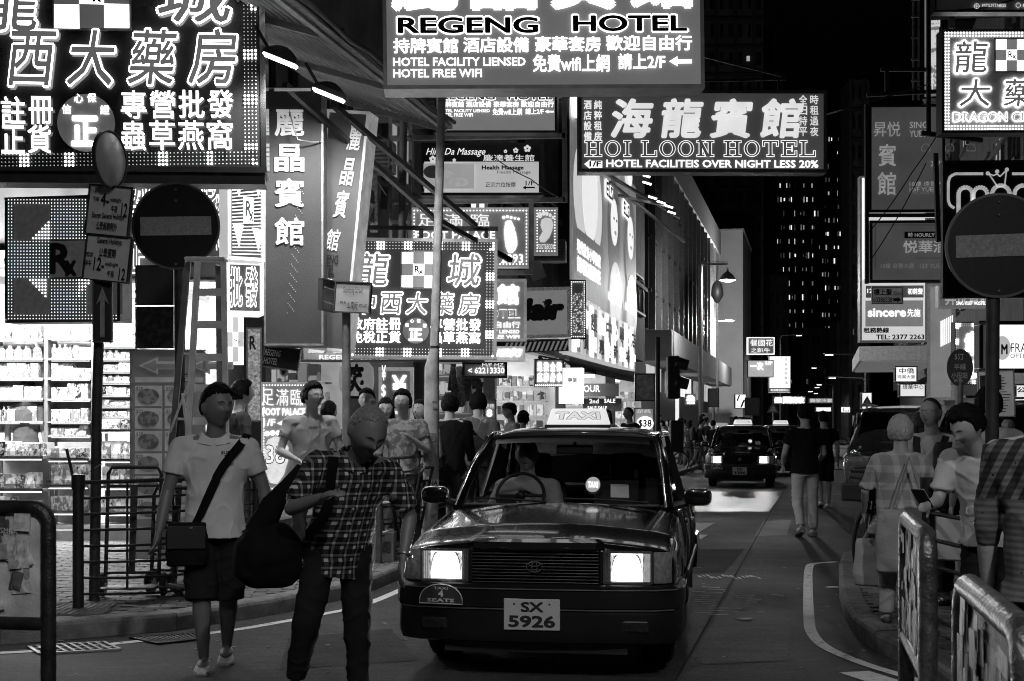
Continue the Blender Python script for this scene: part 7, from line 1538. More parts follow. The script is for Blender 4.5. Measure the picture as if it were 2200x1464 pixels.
# no entry signs
def noentry(lab, cx, cy, rpx, Y, poleh, face, yaw, band_, pxp, gz=.13):
    z = P(0, cy, Y).z; R_ = rpx*Y/F; t = thing('no_entry_sign', lab, 'traffic sign', (P(cx, 912, Y).x, Y, gz), RD(yaw)); z -= gz
    ox = (P(pxp, 912, Y).x-P(cx, 912, Y).x)
    MB().tube([(ox, .05, 0), (ox*.6, .05, z+R_*.6)], .046, 16).build('pole', MAT(.05, .6, .3, ns=10, na=.5), t, True)
    MR = Matrix.Rotation(pi/2, 3, 'X')
    d = MB().lathe([(.001, .004), (R_*.985, .004), (R_, .0), (R_, -.02), (.001, -.022)], (0, 0, z), 64, MR).build('disc', face, t); MB().lathe([(R_*.985, .008), (R_+.012, .008), (R_+.012, -.014), (R_*.985, -.014)], (0, 0, z), 64, MR).build('rim', MAT(.10, .4, .5), t)
    b_ = MB().box((0, -.008, z+.0), (R_*1.66, .004, R_*.44), Matrix.Rotation(RD(-1.2), 3, 'Y'), bevel=.0019).build('bar_mark', band_, t)
    for zz_ in (z+R_*.95*.9, z-.9*R_, z+R_*.6): MB().ball((0, -.006, zz_), .012, 8, 6).build('bolt', steel, t, True)
    return t
noentry('left no entry disc, dark with a grey bar, standing behind the ladder', 378, 486, 91, 12.0, 0, MAT(.014, .5, ns=30, na=.3, spec=.2), 3, MAT(.4, .7, ns=60, na=.3, spec=.1), 386)
noentry('right no entry disc, larger and nearer, on the pole at the corner', 2146, 528, 109, 9.4, 0, MAT(.012, .4, ns=30, na=.3, spec=.35), -6, MAT(.34, .7, ns=60, na=.3, spec=.1), 2133)
# ladder
t = thing('step_ladder', 'tall aluminium step ladder standing folded behind the railing', 'ladder', (0, 0, 0)); al = MAT(.85, .45, .0, ns=9, na=.25, bump=.15); YL = 11.45
def lp(px, py, Y=YL): return P(px, py, Y)
for a, b_, w_, y2 in (((425, 562), (384, 1318), .062, 0), ((480, 562), (492, 1310), .055, 0)): MB().bar(lp(*a), lp(b_[0], b_[1], YL-.1), w_*.8, .03, up=(0, 1, 0)).build('rail', al, t)
for a, b_ in (((404, 562), (350, 1180)), ((470, 570), (476, 1180))): MB().bar(lp(*a, YL+.12), lp(*b_, YL+.7), .05, .03, up=(0, 1, 0)).build('rear_rail', MAT(.26, .45, .6), t)
MB().box(lp(443, 558, YL+.04), (.33, .16, .03), bevel=.008).build('top_cap', al, t)
for k, py in enumerate((628, 698, 768, 834, 905, 975, 1045, 1115, 1185, 1255)):
    u_ = (py-562)/750; xl, xr = 425-41*u_+6, 480+12*u_-4; MB().bar(lp(xl, py), lp(xr, py), .030, .06, up=(0, 0, 1)).build('step', al, t)
for k, py in enumerate((760, 900, 1040)): MB().bar(lp(412-(py-562)*.087, py, YL+.2), lp(472, py+4, YL+.25), .02).build('rear_brace', al, t)
for (a, b_) in (((404, 825), (365, 930)), ((392, 845), (402, 930))): MB().bar(lp(*a, YL+.04), lp(*b_, YL+.1), .02, .01).build('spreader', al, t)
for px_, py_, tx in ((398, 800, '益'), (371, 968, '健輝')): put_text(tx, lp(px_-6, 0, YL-.07).x, lp(0, py_+22, YL).z, lp(px_+6, 0, YL-.07).x, lp(0, py_, YL).z, YL-.07, inkB, t, 'handwriting')
# railings
def post(m, p, z0, z1, r_=.032): m.tube([(p.x, p.y, z0), (p.x, p.y, z1)], r_, 12); m.tube([(p.x, p.y, z1-.09), (p.x, p.y, z1+.02)], r_*1.22, 12); return m
def railing(lab, pts, z0, h_, nb, mat, r_=.012, bow=0, verts=0, pr=.035, bow_out=0, group=None):
    t = thing('roadside_railing', lab, 'railing', (0, 0, 0), 0, group)
    for p in pts: post(MB(), V((*p, 0)), z0, z0+h_, pr).build('post', mat, t, True)
    for a, b_ in zip(pts, pts[1:]):
        a, b_ = V((*a, 0)), V((*b_, 0)); d = (b_-a).normalized(); nn = V((d.y, -d.x, 0))
        for k in range(nb):
            z = z0+.12+(h_-.16)*k/(nb-1); MB().tube([a.lerp(b_, s_)+nn*bow_out*sin(pi*s_)+V((0, 0, z-bow*sin(pi*s_)*(1-k/(nb-1)))) for s_ in [i/8 for i in range(9)]], r_ if k < nb-1 else r_*1.6, 8).build('rail', mat, t, True)
        for k in range(1, verts+1): q = a.lerp(b_, k/(verts+1)); MB().tube([(q.x, q.y, z0+.12), (q.x, q.y, z0+h_-.05)], r_, 6).build('upright', mat, t, True)
    return t
dr = MAT(.03, .5, .4, bump=.3); gr = MAT(.16, .5, .5, ns=10, na=.3, bump=.2)
p0, p1 = G(168, 1345, .0), G(534, 1300, .0)
railing('dark curved railing with thin horizontal bars at the near left corner', [(p0.x, p0.y), (p1.x+.02, p1.y+.25)], .12, 1.0, 8, dr, .010, .05, 3, .042, .12)
MB().tube([G(150, 962, 0)*0+P(143, 965, 10.6), P(158, 1030, 10.6), P(170, 1100, 10.6)], .012, 6).build('loose_bar', dr, kids(C.objects['roadside_railing'])[0].parent)
q = [(P(814, 912, 13.9).x, 13.9)]
for k in range(1, 6): q.append((q[0][0]+SD.x*1.35*k, q[0][1]+SD.y*1.35*k))
railing('grey roadside railing running from the plaid man behind the taxi', q, .13, 1.08, 7, gr, .011, 0, 1, .036)
# right corner railing
railing('curved dark railing behind the waiting group at the right corner', [(P(1995, 912, 9.2).x, 9.2), (P(2150, 912, 8.0).x, 8.0), (3.3, 6.6)], .13, 1.02, 6, dr, .014, 0, 0, .045)
# hand trolleys chained behind the railing
def trolley(lab, x, y, z0, h_, w_, lean, rz, wheels=True, group='hand trolleys by the railing'):
    t = thing('hand_trolley', lab, 'hand trolley', (x, y, z0), rz, group); L_ = Matrix.Rotation(RD(lean), 3, 'X')
    for s_ in (-1, 1): MB().tube([L_ @ V((s_*w_/2, 0, .12)), L_ @ V((s_*w_/2, 0, h_))], .016, 8).build('side_tube', black, t, True)
    MB().tube([L_ @ V((-w_/2, 0, h_)), L_ @ V((-w_/2+.03, -.02, h_+.05)), L_ @ V((w_/2-.03, -.02, h_+.05)), L_ @ V((w_/2, 0, h_))], .016, 8).build('handle', black, t, True)
    for k in range(5): MB().bar(L_ @ V((-w_/2, 0, .2+k*(h_-.3)/4)), L_ @ V((w_/2, 0, .2+k*(h_-.3)/4)), .02).build('cross_bar', black, t)
    MB().bar((0, 0, .2), L_ @ V((0, 0, h_-.1)), .05, .02).build('centre_bar', black, t)
    MB().box(L_ @ V((0, -.12, .08)), (w_, .24, .012)).build('toe_plate', dsteel, t)
    for s_ in (-1, 1):
        wh = MB().lathe([(.03, -.022), (.085, -.022), (.095, -.012), (.095, .012), (.085, .022), (.03, .022)], (s_*(w_/2+.03), .06, .10), 20, Matrix.Rotation(pi/2, 3, 'Y')).build('wheel', rubber, t, True); MB().lathe([(.001, -.024), (.035, -.024), (.035, .024), (.001, .024)], (s_*(w_/2+.03), .06, .10), 10, Matrix.Rotation(pi/2, 3, 'Y')).build('hub', steel, wh)
    return t
trolley('black hand trolley standing nearest the dark pole', -3.05, 11.2, .13, 1.0, .42, -8, RD(5))
trolley('second black hand trolley, flat against the first', -2.75, 11.35, .13, .82, .40, -4, RD(-12))
trolley('tall black trolley frame left of the ladder feet', -2.6, 11.6, .13, 1.15, .34, 6, RD(60))
trolley('folded trolley with small wheels at the grey railing left of the taxi', P(852, 912, 14.2).x, 14.35, .13, 1.0, .30, -10, RD(50))
trolley('second small folded trolley at the grey railing left of the taxi', P(880, 912, 15.0).x, 15.1, .13, .9, .30, 12, RD(70))
for k, (px, Y, lab) in enumerate(((840, 14.9, 'white topped folding stool by the grey railing'),)):
    t = thing('folding_stool', lab, 'stool', (P(px, 912, Y).x, Y, .13)); MB().box((0, 0, .55), (.34, .3, .03), bevel=.01).build('seat', MAT(.6, .5), t)
    for s_ in (-1, 1): MB().bar((s_*.15, -.14, 0), (s_*.15, .14, .54), .02).build('leg', steel, t); MB().bar((s_*.13, .14, 0), (s_*.13, -.14, .54), .02).build('leg', steel, t)
# sticker barriers
def barrier(lab, p, rz, w_, ztop, zbot, zleg, tube_r, seed, mt, leg2=True, panel=True, roll=0):
    t = thing('barrier_frame', lab, 'barrier', p, rz); r_ = random.Random(seed); t.rotation_euler[1] = RD(roll); R_ = .09
    path = [(0, 0, zleg), (0, 0, ztop-R_)]+[(R_-R_*cos(a), 0, ztop-R_+R_*sin(a)) for a in (.4, .8, 1.2)]+[(R_, 0, ztop), (w_-R_, 0, ztop)]+[(w_-R_+R_*sin(a), 0, ztop-R_+R_*cos(a)) for a in (.4, .8, 1.2)]+[(w_, 0, ztop-R_), (w_, 0, zleg)]
    MB().tube(path, tube_r, 16).build('tube_frame', mt, t, True); MB().tube([(0, 0, zbot), (w_, 0, zbot)], tube_r*.9, 14).build('lower_tube', mt, t, True)
    if panel:
        pn = MB().box((w_/2, 0, (zbot+ztop)/2), (w_-tube_r*1.2, .012, ztop-zbot-tube_r*1.2)).build('panel', MAT(.55, .6, ns=5, na=.5, bump=.2), t)
        for k in range(44):
            a, b_ = r_.uniform(.05, .2)*.7, r_.uniform(.05, .22)*.7; x, z = r_.uniform(.1, w_-.1), r_.uniform(zbot+.06, ztop-.06)
            MB().box((x, -.0075-.0006*k, z), (a, .0012, b_), Matrix.Rotation(r_.uniform(-.3, .3), 3, 'Y')).build('sticker', MAT(r_.choice((.15, .35, .6, .8)), .5, ns=25, na=.5, kind=r_.choice((None, 'print'))), pn)
    return t
pipe = MAT(.035, .4, .5, ns=12, na=.6, bump=.3)
b = barrier('sticker covered barrier board at the lower left corner', (-3.9, 8.3, 0), RD(-10), 1.22, 1.06, .42, .0, .042, 5, pipe)
b.location = (P(105, 912, 7.7).x-1.20, 7.9, 0)
pn = [k for k in kids(b) if k.name.startswith('panel')][0]; put_text('SMILE', .95, .92, 1.05, .95, -.03, MAT(.6, .5), pn)
MB().tube([(.35, -.05, 1.09), (.42, -.055, 1.0), (.33, -.05, .85), (.3, -.04, .6)], .006, 6).build('loose_cable', black, b, True)
pipe2 = MAT(.13, .35, .7, ns=14, na=.7, bump=.4, bs=40)
barrier('narrow steel barrier board with torn stickers at the right corner', (1.77, 6.27, 0), RD(-101.5), 1.05, 1.10, .573, .13, .036, 7, pipe2)
barrier('blurred steel barrier in the nearest right corner', (1.20, 3.7, 0), RD(-100.7), .95, 1.10, .62, .13, .034, 9, pipe2)
# bicycle / motorcycle at the kerb
def bicycle(lab, p, rz, mat):
    t = thing('bicycle', lab, 'bicycle', p, rz)
    for y in (0, 1.05):
        wh = MB().tube([(0, y+.32*cos(a), .33+.32*sin(a)) for a in [2*pi*i/28 for i in range(28)]], .022, 8, True).build('wheel', rubber, t, True); MB().tube([(0, y+.295*cos(a), .33+.295*sin(a)) for a in [2*pi*i/28 for i in range(28)]], .010, 6, True).build('rim', steel, wh, True)
        m = MB()
        for i in range(14): a = 2*pi*i/14; m.bar((0, y, .33), (0, y+.29*cos(a), .33+.29*sin(a)), .003)
        m.build('spokes', steel, wh, kind='stuff')
    fr = MB()
    for a, b_ in (((0, 0, .33), (0, .18, .85)), ((0, .18, .80), (0, .70, .75)), ((0, .20, .68), (0, .56, .30)), ((0, .56, .30), (0, .72, .82)), ((0, .56, .30), (0, 1.05, .33)), ((0, 1.05, .33), (0, .70, .72))): fr.tube([a, b_], .016, 8)
    fr.build('frame', mat, t, True); MB().tube([(-.26, .16, .98), (-.1, .2, .96), (0, .2, .93), (.1, .2, .96), (.26, .16, .98)], .013, 8).build('handlebar', black, t, True); MB().tube([(0, .17, .82), (0, .2, .95)], .014, 8).build('stem', black, t, True)
    MB().ball((0, .76, .90), (.07, .13, .035), 12, 8).build('saddle', black, t, True); MB().tube([(-.02, .56+.09*cos(a), .30+.09*sin(a)) for a in [2*pi*i/18 for i in range(18)]], .006, 6, True).build('chain_ring', steel, t, True)
    MB().box((0, -.18, .85), (.30, .22, .18), bevel=.02).build('basket', MAT(.015, .7), t)
    m = MB(); m.tube([(-.16, 1.0, .33), (-.17, 1.02, .02), (.17, 1.02, .02), (.16, 1.0, .33)], .008, 6); m.build('stand', black, t, True)
    return t
bicycle('black bicycle with wheel showing at the kerb behind the white haired woman', (P(1852, 912, 14.2).x, 14.0, 0.0), RD(-38), dplast)
bicycle('bicycle parked by the crossing crowd behind the first taxi', (P(1462, 912, 44).x, 44, 0), RD(-60), dplast)
def motorbike(lab, p, rz):
    t = thing('motorcycle', lab, 'motorcycle', p, rz); pm_ = MAT(.03, .2, .3, coat=1)
    for y in (0, 1.3): wh = MB().tube([(0, y+.26*cos(a), .31+.26*sin(a)) for a in [2*pi*i/28 for i in range(28)]], .055, 10, True).build('wheel', rubber, t, True); MB().lathe([(.02, -.04), (.2, -.03), (.2, .03), (.02, .04)], (0, y, .31), 16, Matrix.Rotation(pi/2, 3, 'Y')).build('rim', steel, wh)
    for s_ in (-1, 1): MB().tube([(s_*.08, 0, .31), (s_*.08, .22, .85)], .022, 8).build('fork', chrome, t, True); MB().ball((s_*.33, .28, 1.18), (.07, .02, .045), 10, 6).build('mirror', chrome, t, True)
    MB().ball((0, .10, .88), (.11, .10, .11), 14, 10).build('headlamp', chrome, t, True); MB().tube([(-.36, .34, 1.0), (-.12, .26, 1.02), (.12, .26, 1.02), (.36, .34, 1.0)], .016, 8).build('handlebar', black, t, True)
    MB().ball((0, .5, .80), (.15, .28, .14), 14, 10).build('fuel_tank', pm_, t, True); MB().ball((0, .95, .78), (.15, .38, .07), 14, 8).build('seat', black, t, True); MB().box((0, .6, .45), (.26, .42, .34), bevel=.08).build('engine', MAT(.25, .35, .8, bump=.5), t)
    MB().tube([(.12, .5, .3), (.16, .9, .28), (.17, 1.5, .34)], [.03, .035, .05], 10).build('exhaust', chrome, t, True); MB().box((0, 1.35, .66), (.22, .35, .06), bevel=.03).build('rear_fender', pm_, t); MB().ball((0, -.02, .62), (.08, .3, .05), 10, 6).build('front_fender', pm_, t, True)
    return t
motorbike('dark motorcycle with chrome parts parked in front of the black van', (P(1868, 912, 16.4).x, 16.2, 0), RD(-35))
t = thing('bicycle_stand', 'low bent wire rack on the corner paving under the bags', 'rack', G(1905, 1222, .13))
for k in range(3): MB().tube([(-.2+k*.12, 0, 0), (-.17+k*.12, 0, .26), (-.03+k*.12, 0, .26), (0+k*.12, 0, 0)], .009, 6).build('hoop', black, t, True)
# awning over the left pavement, lamps and braces
t = thing('ribbed_awning', 'large ribbed awning sloping over the left pavement between the signs', 'awning', (0, 0, 0)); az = 5.18
def ao(Y): return -4.6+.2146/.9767*Y
aw = MAT(.6, .6, .0, ns=3, na=.3)
def awp(u, v): Y = 9.5+7.6*u; return V((ao(Y)-1.45*v*cos(STREET)*1.0, Y+1.45*v*sin(STREET), az+.46*v))
m = MB(); nr = 130
m.grid(lambda u, v: awp(u, v)+V((0, 0, .022*sin(v*nr*.9))), 2, 180); m.build('ribbed_sheet', aw, t, 2, solid=.004)
MB().bar(awp(0, 0)+V((.02, 0, -.03)), awp(1, 0)+V((.02, 0, -.03)), .05, .09).build('edge_beam', MAT(.5, .4, .5), t); MB().bar(awp(0, -.05), awp(1, -.05), .09, .05).build('gutter', galv, t)
for u_ in (.18, .45, .72, .99): MB().bar(awp(u_, .02)+V((0, 0, -.06)), awp(u_, 1)+V((0, 0, -.06)), .06, .06).build('rafter', MAT(.5, .5, .3), t)
m = MB(); r5 = random.Random(3)
MB().tube([awp(i/14, -.09)+V((r5.uniform(-.02, .02), 0, .05+r5.uniform(-.03, .03))) for i in range(15)], .028, 8).build('cable_bundle', black, t, True)
s_ = Sign('white_strip_panel', 'white angled strip panel under the awning', 'panel', 588, 188, 668, 196, 13.6, th=.04, pm=MAT(.6, .5, e=.2), fw=0)
for lab, px, py, Y, rz in (('left awning floodlight, half hidden by the pharmacy sign', 602, 128, 12.4, -28), ('right awning floodlight glowing under the ribbed awning', 706, 203, 13.4, -28)):
    t = thing('floodlight', lab, 'lamp', P(px, py, Y), 0); MM = Matrix.Rotation(RD(22), 3, 'Y')
    MB().rings([[MM @ V((x*.16*k-.0, y*.07*k, z)) for x, y in ((-1, -1), (1, -1), (1.15, 0), (1, 1), (-1, 1))] for z, k in ((.0, 1), (.05, .9), (.10, .45), (.12, .15))]).build('housing', MAT(.04, .4, .4), t)
    MB().prism([MM @ V((x*.15, y*.062, -.006)) for x, y in ((-1, -1), (1, -1), (1.15, 0), (1, 1), (-1, 1))], MM @ V((0, 0, -.012))).build('lens', LIT(12), t); MB().bar((-.1, 0, .09), (-.22, .0, .3), .03).build('bracket', dsteel, t)
    lamp('flood_beam', 'SPOT', (0, 0, -.05), 260, .1, (RD(20), RD(0), 0), t, spot=150)
def beams(name, lab, segs, w_, mat, cat='steel bracket'):
    t = thing(name, lab, cat, (0, 0, 0))
    for (a, b_) in segs: MB().bar(P(*a), P(*b_), w_).build('bar', mat, t)
    return t
beams('sign_brace', 'two long dark diagonal braces crossing in front of the tenement', [((612, 182, 13.6), (938, 474, 17)), ((716, 226, 14.2), (1022, 486, 17.1)), ((936, 470, 16.8), (1098, 560, 17.6))], .055, MAT(.05, .5, .5, bump=.3))
beams('sign_support', 'horizontal dark rail from which the square pharmacy sign hangs', [((570, 487, 17.3), (1070, 492, 17.3)), ((580, 392, 15.5), (736, 490, 17.3)), ((760, 492, 17.3), (760, 512, 17.3)), ((905, 492, 17.3), (905, 512, 17.3)), ((1045, 492, 17.3), (1045, 512, 17.3))], .05, MAT(.05, .5, .5))
sc = MAT(.42, .5, .4, ns=9, na=.3)
beams('sign_scaffold', 'pale pipe frame holding the massage and foot signs', [((840, 298, 19.9), (1214, 292, 19.9)), ((846, 434, 19.9), (1214, 430, 19.9)), ((1212, 180, 19.9), (1214, 435, 19.9)), ((1141, 434, 20.2), (1141, 590, 20.2)), ((1040, 586, 20.3), (1142, 586, 20.3)), ((884, 586, 20.9), (884, 440, 20.9))], .07, sc)
beams('pipe_ladder', 'narrow pale pipe ladder on the tenement wall left of the massage sign', [((839, 240, 18.6), (839, 620, 18.6)), ((882, 240, 18.6), (880, 620, 18.6))]+[((839, y, 18.55), (882, y, 18.55)) for y in (242, 300, 352, 432, 478, 560)]+[((745, 352, 18.6), (839, 350, 18.6)), ((774, 352, 18.6), (772, 600, 18.6)), ((872, 240, 18.8), (866, 560, 18.8))], .045, sc)
beams('sign_bracket', 'steel arm with tie rods over the HOI LOON sign', [((1500, 174, 21.2), (1688, 170, 21.2)), ((1500, 118, 21.2), (1690, 166, 21.2)), ((1673, 170, 21.2), (1673, 194, 21.2)), ((1510, 174, 21.2), (1510, 194, 21.2)), ((1290, 150, 21.4), (1500, 174, 21.2))], .04, dsteel)
beams('guy_wire', 'pale guy wire from the HOI LOON sign to the right buildings', [((1777, 246, 21), (2000, 180, 30))], .022, MAT(.5, .4, .3))
beams('sign_bracket', 'rusty bracket frame above the right pharmacy sign', [((2000, 36, 22), (2200, 28, 22)), ((2044, 18, 22), (2044, 62, 22)), ((2166, 40, 22), (2166, 62, 22))], .09, MAT(.10, .6, .4, bump=.3))
beams('sign_scaffold', 'dark pipe scaffold holding the hostel banners', [((1862, 205, 31), (2030, 196, 31)), ((1905, 152, 31), (1905, 204, 31)), ((1892, 150, 31), (2000, 150, 31)), ((1995, -40, 30), (1995, 290, 30)), ((1865, 463, 31), (2030, 463, 31)), ((1862, 220, 31), (1862, 610, 31)), ((1980, 286, 26), (2110, 302, 26)), ((2010, 330, 26), (2016, 520, 26))], .08, MAT(.09, .5, .5))
beams('cat_ladder', 'caged pipe ladder on the dark wall above the hostel banner', [((1962, -40, 45), (1962, 215, 45)), ((1974, -40, 45), (1974, 215, 45))]+[((1958, y, 44.8), (1976, y, 44.8)) for y in (0, 36, 82, 128, 174)], .06, galv)
s = Sign('fluorescent_strip', 'white strip light between the two hostel banners', 'lamp', 1868, 461, 2026, 468, 31.2, th=.1, pm=LIT(.7), fw=0)
s = Sign('upper_vertical_sign', 'grey vertical sign with outlined characters at the top right', 'sign', 1982, -40, 2022, 212, 40, yaw=-20, th=.3, pm=LIT(.14, na=.3), fm=dsteel, fw=.06); s.chars('國醫專科', 1998, 20, 2020, 200, LIT(.6), .02, vert=True)
# floodlights over the billboard side street
for i, (px, py) in enumerate(((1387, 378), (1390, 394), (1402, 425), (1420, 435), (1437, 444), (1443, 457))):
    t = thing('floodlight', 'small flood lamp number %s above the billboard, counted from the left' % ['one', 'two', 'three', 'four', 'five', 'six'][i], 'lamp', P(px, py, 47+i*1.5), 0, 'billboard flood lamps'); MM = Matrix.Rotation(RD(18), 3, 'Y')
    MB().box((0, 0, .05), (.36, .2, .08), MM, bevel=.02).build('housing', dsteel, t); MB().box((0, -.02, -.005), (.31, .19, .03), MM).build('lens', LIT(6), t)
beams('lamp_gantry', 'dark gantry arms holding the billboard flood lamps', [((1300, 372, 46), (1460, 468, 57)), ((1310, 392, 47), (1470, 520, 58)), ((1298, 340, 46), (1400, 372, 50)), ((1330, 420, 48), (1440, 445, 54))], .09, dsteel)
# traffic light, plates and far details
t = thing('traffic_light', 'dark traffic signal with hooded lamps seen from the side over the pavement', 'traffic light', (P(1413, 912, 31).x, 31, .13)); zt = P(0, 795, 31).z
MB().tube([(0, 0, 0), (0, 0, zt+.6)], .055, 10).build('pole', dsteel, t, True); MB().box((.34, 0, zt-.3), (.28, .3, .95), bevel=.04).build('signal_box', black, t)
for k in range(2):
    m = MB(); m.tube([(.42, -.12, zt+.02-k*.42), (.66, -.16, zt+.02-k*.42-.06)], [.14, .12], 14); m.build('hood', black, t, True)
    MB().ball((.45, -.16, zt-.02-k*.42), (.09, .03, .09), 12, 8).build('lamp_lens', MAT(.08, .2), t, True)
MB().box((.42, 0, zt-1.6), (.3, .25, .7), bevel=.03).build('pedestrian_signal', black, t)
def rearplate(lab, x0, y0, x1, y1, Y, g=.16):
    s = Sign('road_sign_back', lab, 'road sign', x0, y0, x1, y1, Y, th=.03, pm=MAT(g, .6), fm=dsteel, fw=.03); MB().tube([(0, .06, s.h*.5), (0, .06, -s.R0.z)], .05, 8).build('pole', galv, s.root, True)
rearplate('grey back of a tall road sign beyond the crossing crowd', 1521, 835, 1545, 875, 58); rearplate('wider grey back of a road sign right of the first one', 1600, 855, 1632, 893, 62, .07)
for lab, px, py, Y in (('left triangular warning sign at the street end', 1661, 875, 75), ('right triangular warning sign near the lit vertical sign', 1863, 862, 60)):
    t = thing('warning_sign', lab, 'traffic sign', P(px, py+12, Y)); k = 13*Y/F; MB().prism([(-k, 0, 0), (k, 0, 0), (0, 0, k*1.8)], (0, .04, 0)).build('triangle', MAT(.06, .5), t); MB().prism([(-k*.6, -.01, k*.2), (k*.6, -.01, k*.2), (0, -.01, k*1.3)], (0, .008, 0)).build('face', MAT(.25, .5), t); MB().tube([(0, .06, .1), (0, .06, -P(px, py+12, Y).z)], .05, 8).build('pole', galv, t)
t = thing('booth', 'small pale kiosk booth behind the crossing crowd', 'kiosk', (P(1540, 912, 60).x, 60, .13)); MB().box((0, 0, .9), (1.0, .8, 1.8)).build('cabin', MAT(.3, .6), t); MB().box((0, -.42, 1.2), (.8, .03, .5)).build('window', LIT(.25), t); MB().box((0, 0, 1.84), (1.15, .95, .08)).build('roof', MAT(.35, .6), t)
t = thing('water_barrier', 'ribbed grey water-filled barrier among the crossing crowd', 'barrier', (P(1492, 912, 50).x, 50, 0)); MB().box((0, 0, .45), (.9, .45, .9), bevel=.08).build('block', MAT(.22, .7, kind='wave'), t); MB().box((1.2, 0, .45), (.9, .45, .9), bevel=.08).build('block', MAT(.22, .7, kind='wave'), t)
# frayed wires and cables
def wires(lab, sets, r_=.008, mat=None):
    t = thing('overhead_cables', lab, 'cables', (0, 0, 0))
    for pts in sets:
        ps = [P(*p) for p in pts]; out = []
        for a, b_ in zip(ps, ps[1:]):
            for k in range(8): s_ = k/8; q = a.lerp(b_, s_); q.z -= .12*sin(pi*s_)*(b_-a).length/3; out.append(q)
        MB().tube(out+[ps[-1]], r_, 5).build('cable', mat or MAT(.3, .5), t, True)
wires('loose pale cables drooping between the tenement, ladder and signs', [[(622, 240, 14.2), (640, 300, 14.2), (690, 305, 14.4)], [(745, 350, 17), (780, 330, 17.4), (830, 420, 18)], [(900, 320, 19), (880, 420, 19), (870, 560, 19)], [(1050, 330, 19.3), (1140, 385, 19.4), (1212, 430, 19.6)], [(780, 260, 17), (830, 300, 17.6), (850, 360, 18)], [(700, 260, 15), (735, 330, 15), (790, 350, 17)], [(682, 500, 15), (710, 535, 16), (738, 545, 17)]])
wires('thin dark cables across the right hand banners', [[(2050, 225, 30), (1960, 370, 30), (1866, 500, 30)], [(1990, 350, 30), (1870, 560, 30)], [(2178, 0, 21), (2056, 22, 21)]], .012, MAT(.06, .5))
# street clutter on the tenement: air conditioners, junk boards, pipes
r6 = random.Random(31)
for i, (px, py, Y) in enumerate(((790, 365, 18.6), (808, 250, 18.6), (742, 470, 18.0), (905, 262, 18.9), (690, 130, 17.9), (990, 590, 19.6), (900, 640, 19.6), (1180, 560, 27))):
    t = thing('air_conditioner', ['boxy air conditioner right of the tall hotel banner', 'air conditioner under the ribbed awning end', 'air conditioner hidden behind the angled banner', 'air conditioner left of the small REGENG lightbox', 'air conditioner behind the awning', 'air conditioner behind the square pharmacy sign', 'lower air conditioner behind the square pharmacy sign', 'air conditioner below the foot body sign'][i], 'air conditioner', P(px, py, Y), -STREET*.5)
    MB().box((0, .2, .2), (.62, .45, .42), bevel=.02).build('casing', MAT(.22, .6, ns=5, na=.5, bump=.2), t)
    for k in range(6): MB().box((0, -.035, .06+k*.055), (.52, .02, .018)).build('louvre', MAT(.10, .6), t)
for i, (x0, y0, x1, y1, Y, g, rl) in enumerate(((735, 380, 770, 412, 17.6, .3, 12), (738, 425, 778, 500, 17.7, .38, 24), (795, 378, 812, 500, 18.3, .3, 0), (690, 560, 722, 600, 16, .25, 0), (815, 400, 832, 450, 18.3, .12, 5), (1144, 560, 1176, 600, 21, .3, -20))):
    s = Sign('old_sign_board', ['small blank folded sheet right of the tall banner', 'large pale torn board with dark arc behind the braces', 'sparkling foil wrapped column on the tenement', 'pale wall patch behind the street name plate', 'dark shutter panel by the pipe ladder', 'striped strut below the small foot sign'][i], 'board', x0, y0, x1, y1, Y, yaw=rnd.uniform(-8, 8), th=.05, pm=MAT(g, .6, ns=40 if i == 2 else 4, na=.8 if i == 2 else .3, e=.12 if i == 2 else 0, bump=.3), fw=.0, roll=rl)
MB().tube([P(868, 150, 18.4), P(862, 700, 18.4)], .05, 10).build('drain_pipe', MAT(.2, .6, bump=.3), thing('drain_pipe', 'vertical drain pipe on the tenement behind the pipe ladder', 'pipe'), True)
t = thing('security_camera', 'small dome camera under the tilted REGENG board', 'camera', P(610, 800, 14.9)); MB().ball((0, 0, 0), .05, 12, 8).build('dome', MAT(.6, .4), t, True); MB().ball((0, -.035, -.005), .025, 10, 6).build('lens', black, t, True); MB().box((-.05, .05, .05), (.2, .06, .04)).build('bracket', MAT(.5, .4), t)
# souvenir goods hanging behind the lamp post
t = thing('hanging_goods', 'cluster of hanging fabric goods at the souvenir shop right of the lamp post', 'goods', (0, 0, 0))
for k in range(22): x, y = 968+rnd.uniform(0, 62), 800+rnd.uniform(0, 50); MB().box(P(x, y, 20.4+rnd.uniform(-.2, .2)), (rnd.uniform(.06, .14), .05, rnd.uniform(.15, .4)), Matrix.Rotation(rnd.uniform(-.2, .2), 3, 'Y'), bevel=.01).build('hanging_item', MAT(rnd.choice((.15, .3, .5)), .7, ns=30, na=.5, kind='print'), t)
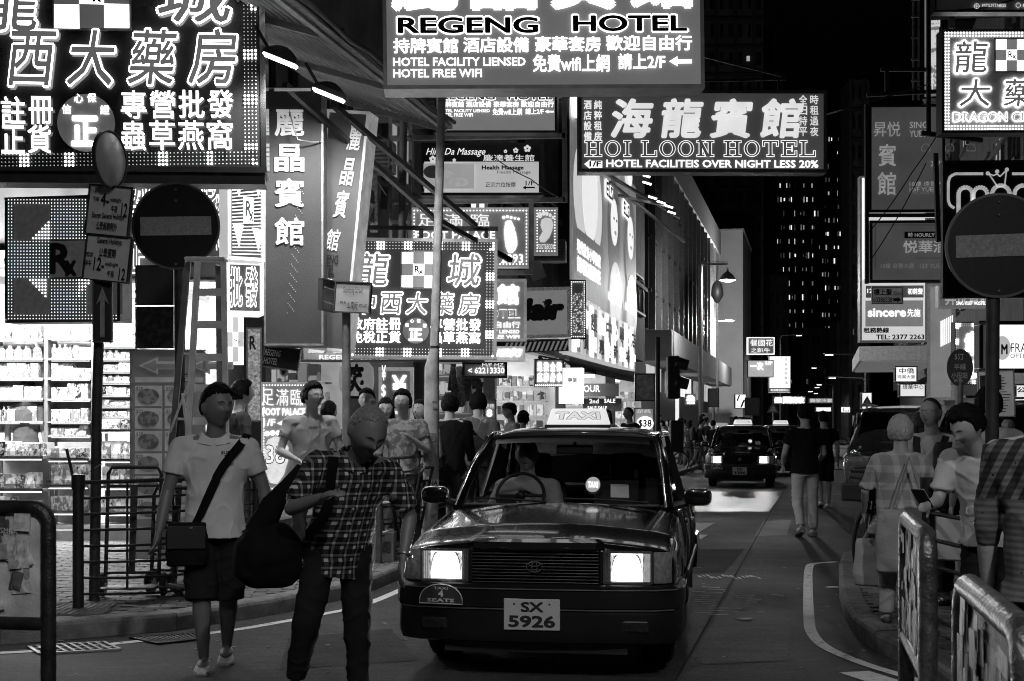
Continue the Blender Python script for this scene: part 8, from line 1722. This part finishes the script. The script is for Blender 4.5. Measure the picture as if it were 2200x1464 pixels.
# awning scrap and cable clutter over the shop by the striped sign
t = thing('shop_awning', 'sagging canvas awning below the striped lit sign', 'awning', (0, 0, 0)); q = [P(1222, 775, 33), P(1330, 800, 36), P(1364, 806, 36), P(1364, 822, 35), P(1325, 815, 34), P(1226, 792, 31.5)]
MB().prism(q, (0, .3, .1)).build('canvas', MAT(.2, .8, bump=.4), t); MB().tube([P(1160, 768, 30), P(1230, 782, 32), P(1364, 812, 35)], .05, 6).build('front_rod', dsteel, t)
for b_, (px, py, Y) in enumerate(((1258, 808, 33),)): tt = thing('floodlight', 'glowing lamp under the sagging canvas awning', 'lamp', P(px, py, Y)); MB().box((0, 0, .08), (.5, .3, .12), bevel=.04).build('housing', dsteel, tt); MB().box((0, -.02, 0), (.42, .26, .06)).build('lens', LIT(8), tt); lamp('lamp_light', 'POINT', (0, -.1, -.2), 60, .15, parent=tt)
for i, (px, py, w_, h_, d_, lab) in enumerate(((842, 1190, .34, .26, .3, 'printed cardboard carton on the pavement under the folded trolleys'), (826, 1206, .22, .30, .25, 'upright cardboard carton next to the grey railing post'), (628, 1090, .5, .24, .3, 'grey planter box at the foot of the lit FOOT PALACE board'))):
    g_ = G(px, py, .13); t = thing('carton' if i < 2 else 'planter_box', lab, 'box', g_, RD(-12+9*i)); MB().box((0, 0, h_/2), (w_, d_, h_), bevel=.006).build('carton_body', MAT(.32 if i < 2 else .2, .8, ns=6, na=.3), t)
    if i < 2: MB().box((0, 0, h_+.001), (.05, d_*.98, .002)).build('tape', MAT(.5, .4), t); MB().box((.02, -d_/2-.001, h_*.5), (w_*.6, .002, h_*.4)).build('print_label', MAT(.12, .6, kind='print'), t)
for i, (px, py) in enumerate(((585, 1240), (690, 1228), (1385, 1360), (1600, 1330), (1790, 1262), (1325, 1400))):
    g_ = G(px, py, .135 if i < 2 else .004); t = tag(MB().prism([g_+V((.07*cos(a)*(1+.3*sin(a*2)), .045*sin(a), 0)) for a in (0, 1.1, 2.2, 3.3, 4.4, 5.5)], (0, 0, .004)).build('litter', MAT(.6, .7), None), ['crumpled white paper scrap on the left pavement', 'small pale scrap by the tactile tiles', 'pale scrap on the road under the taxi front', 'small scrap among the worn road lettering', 'scrap in the gutter inside the curved white line', 'tiny scrap right under the number plate'][i], 'litter')
# night sky dome is the world itself; remove scratch scene
bpy.data.scenes.remove(SC)
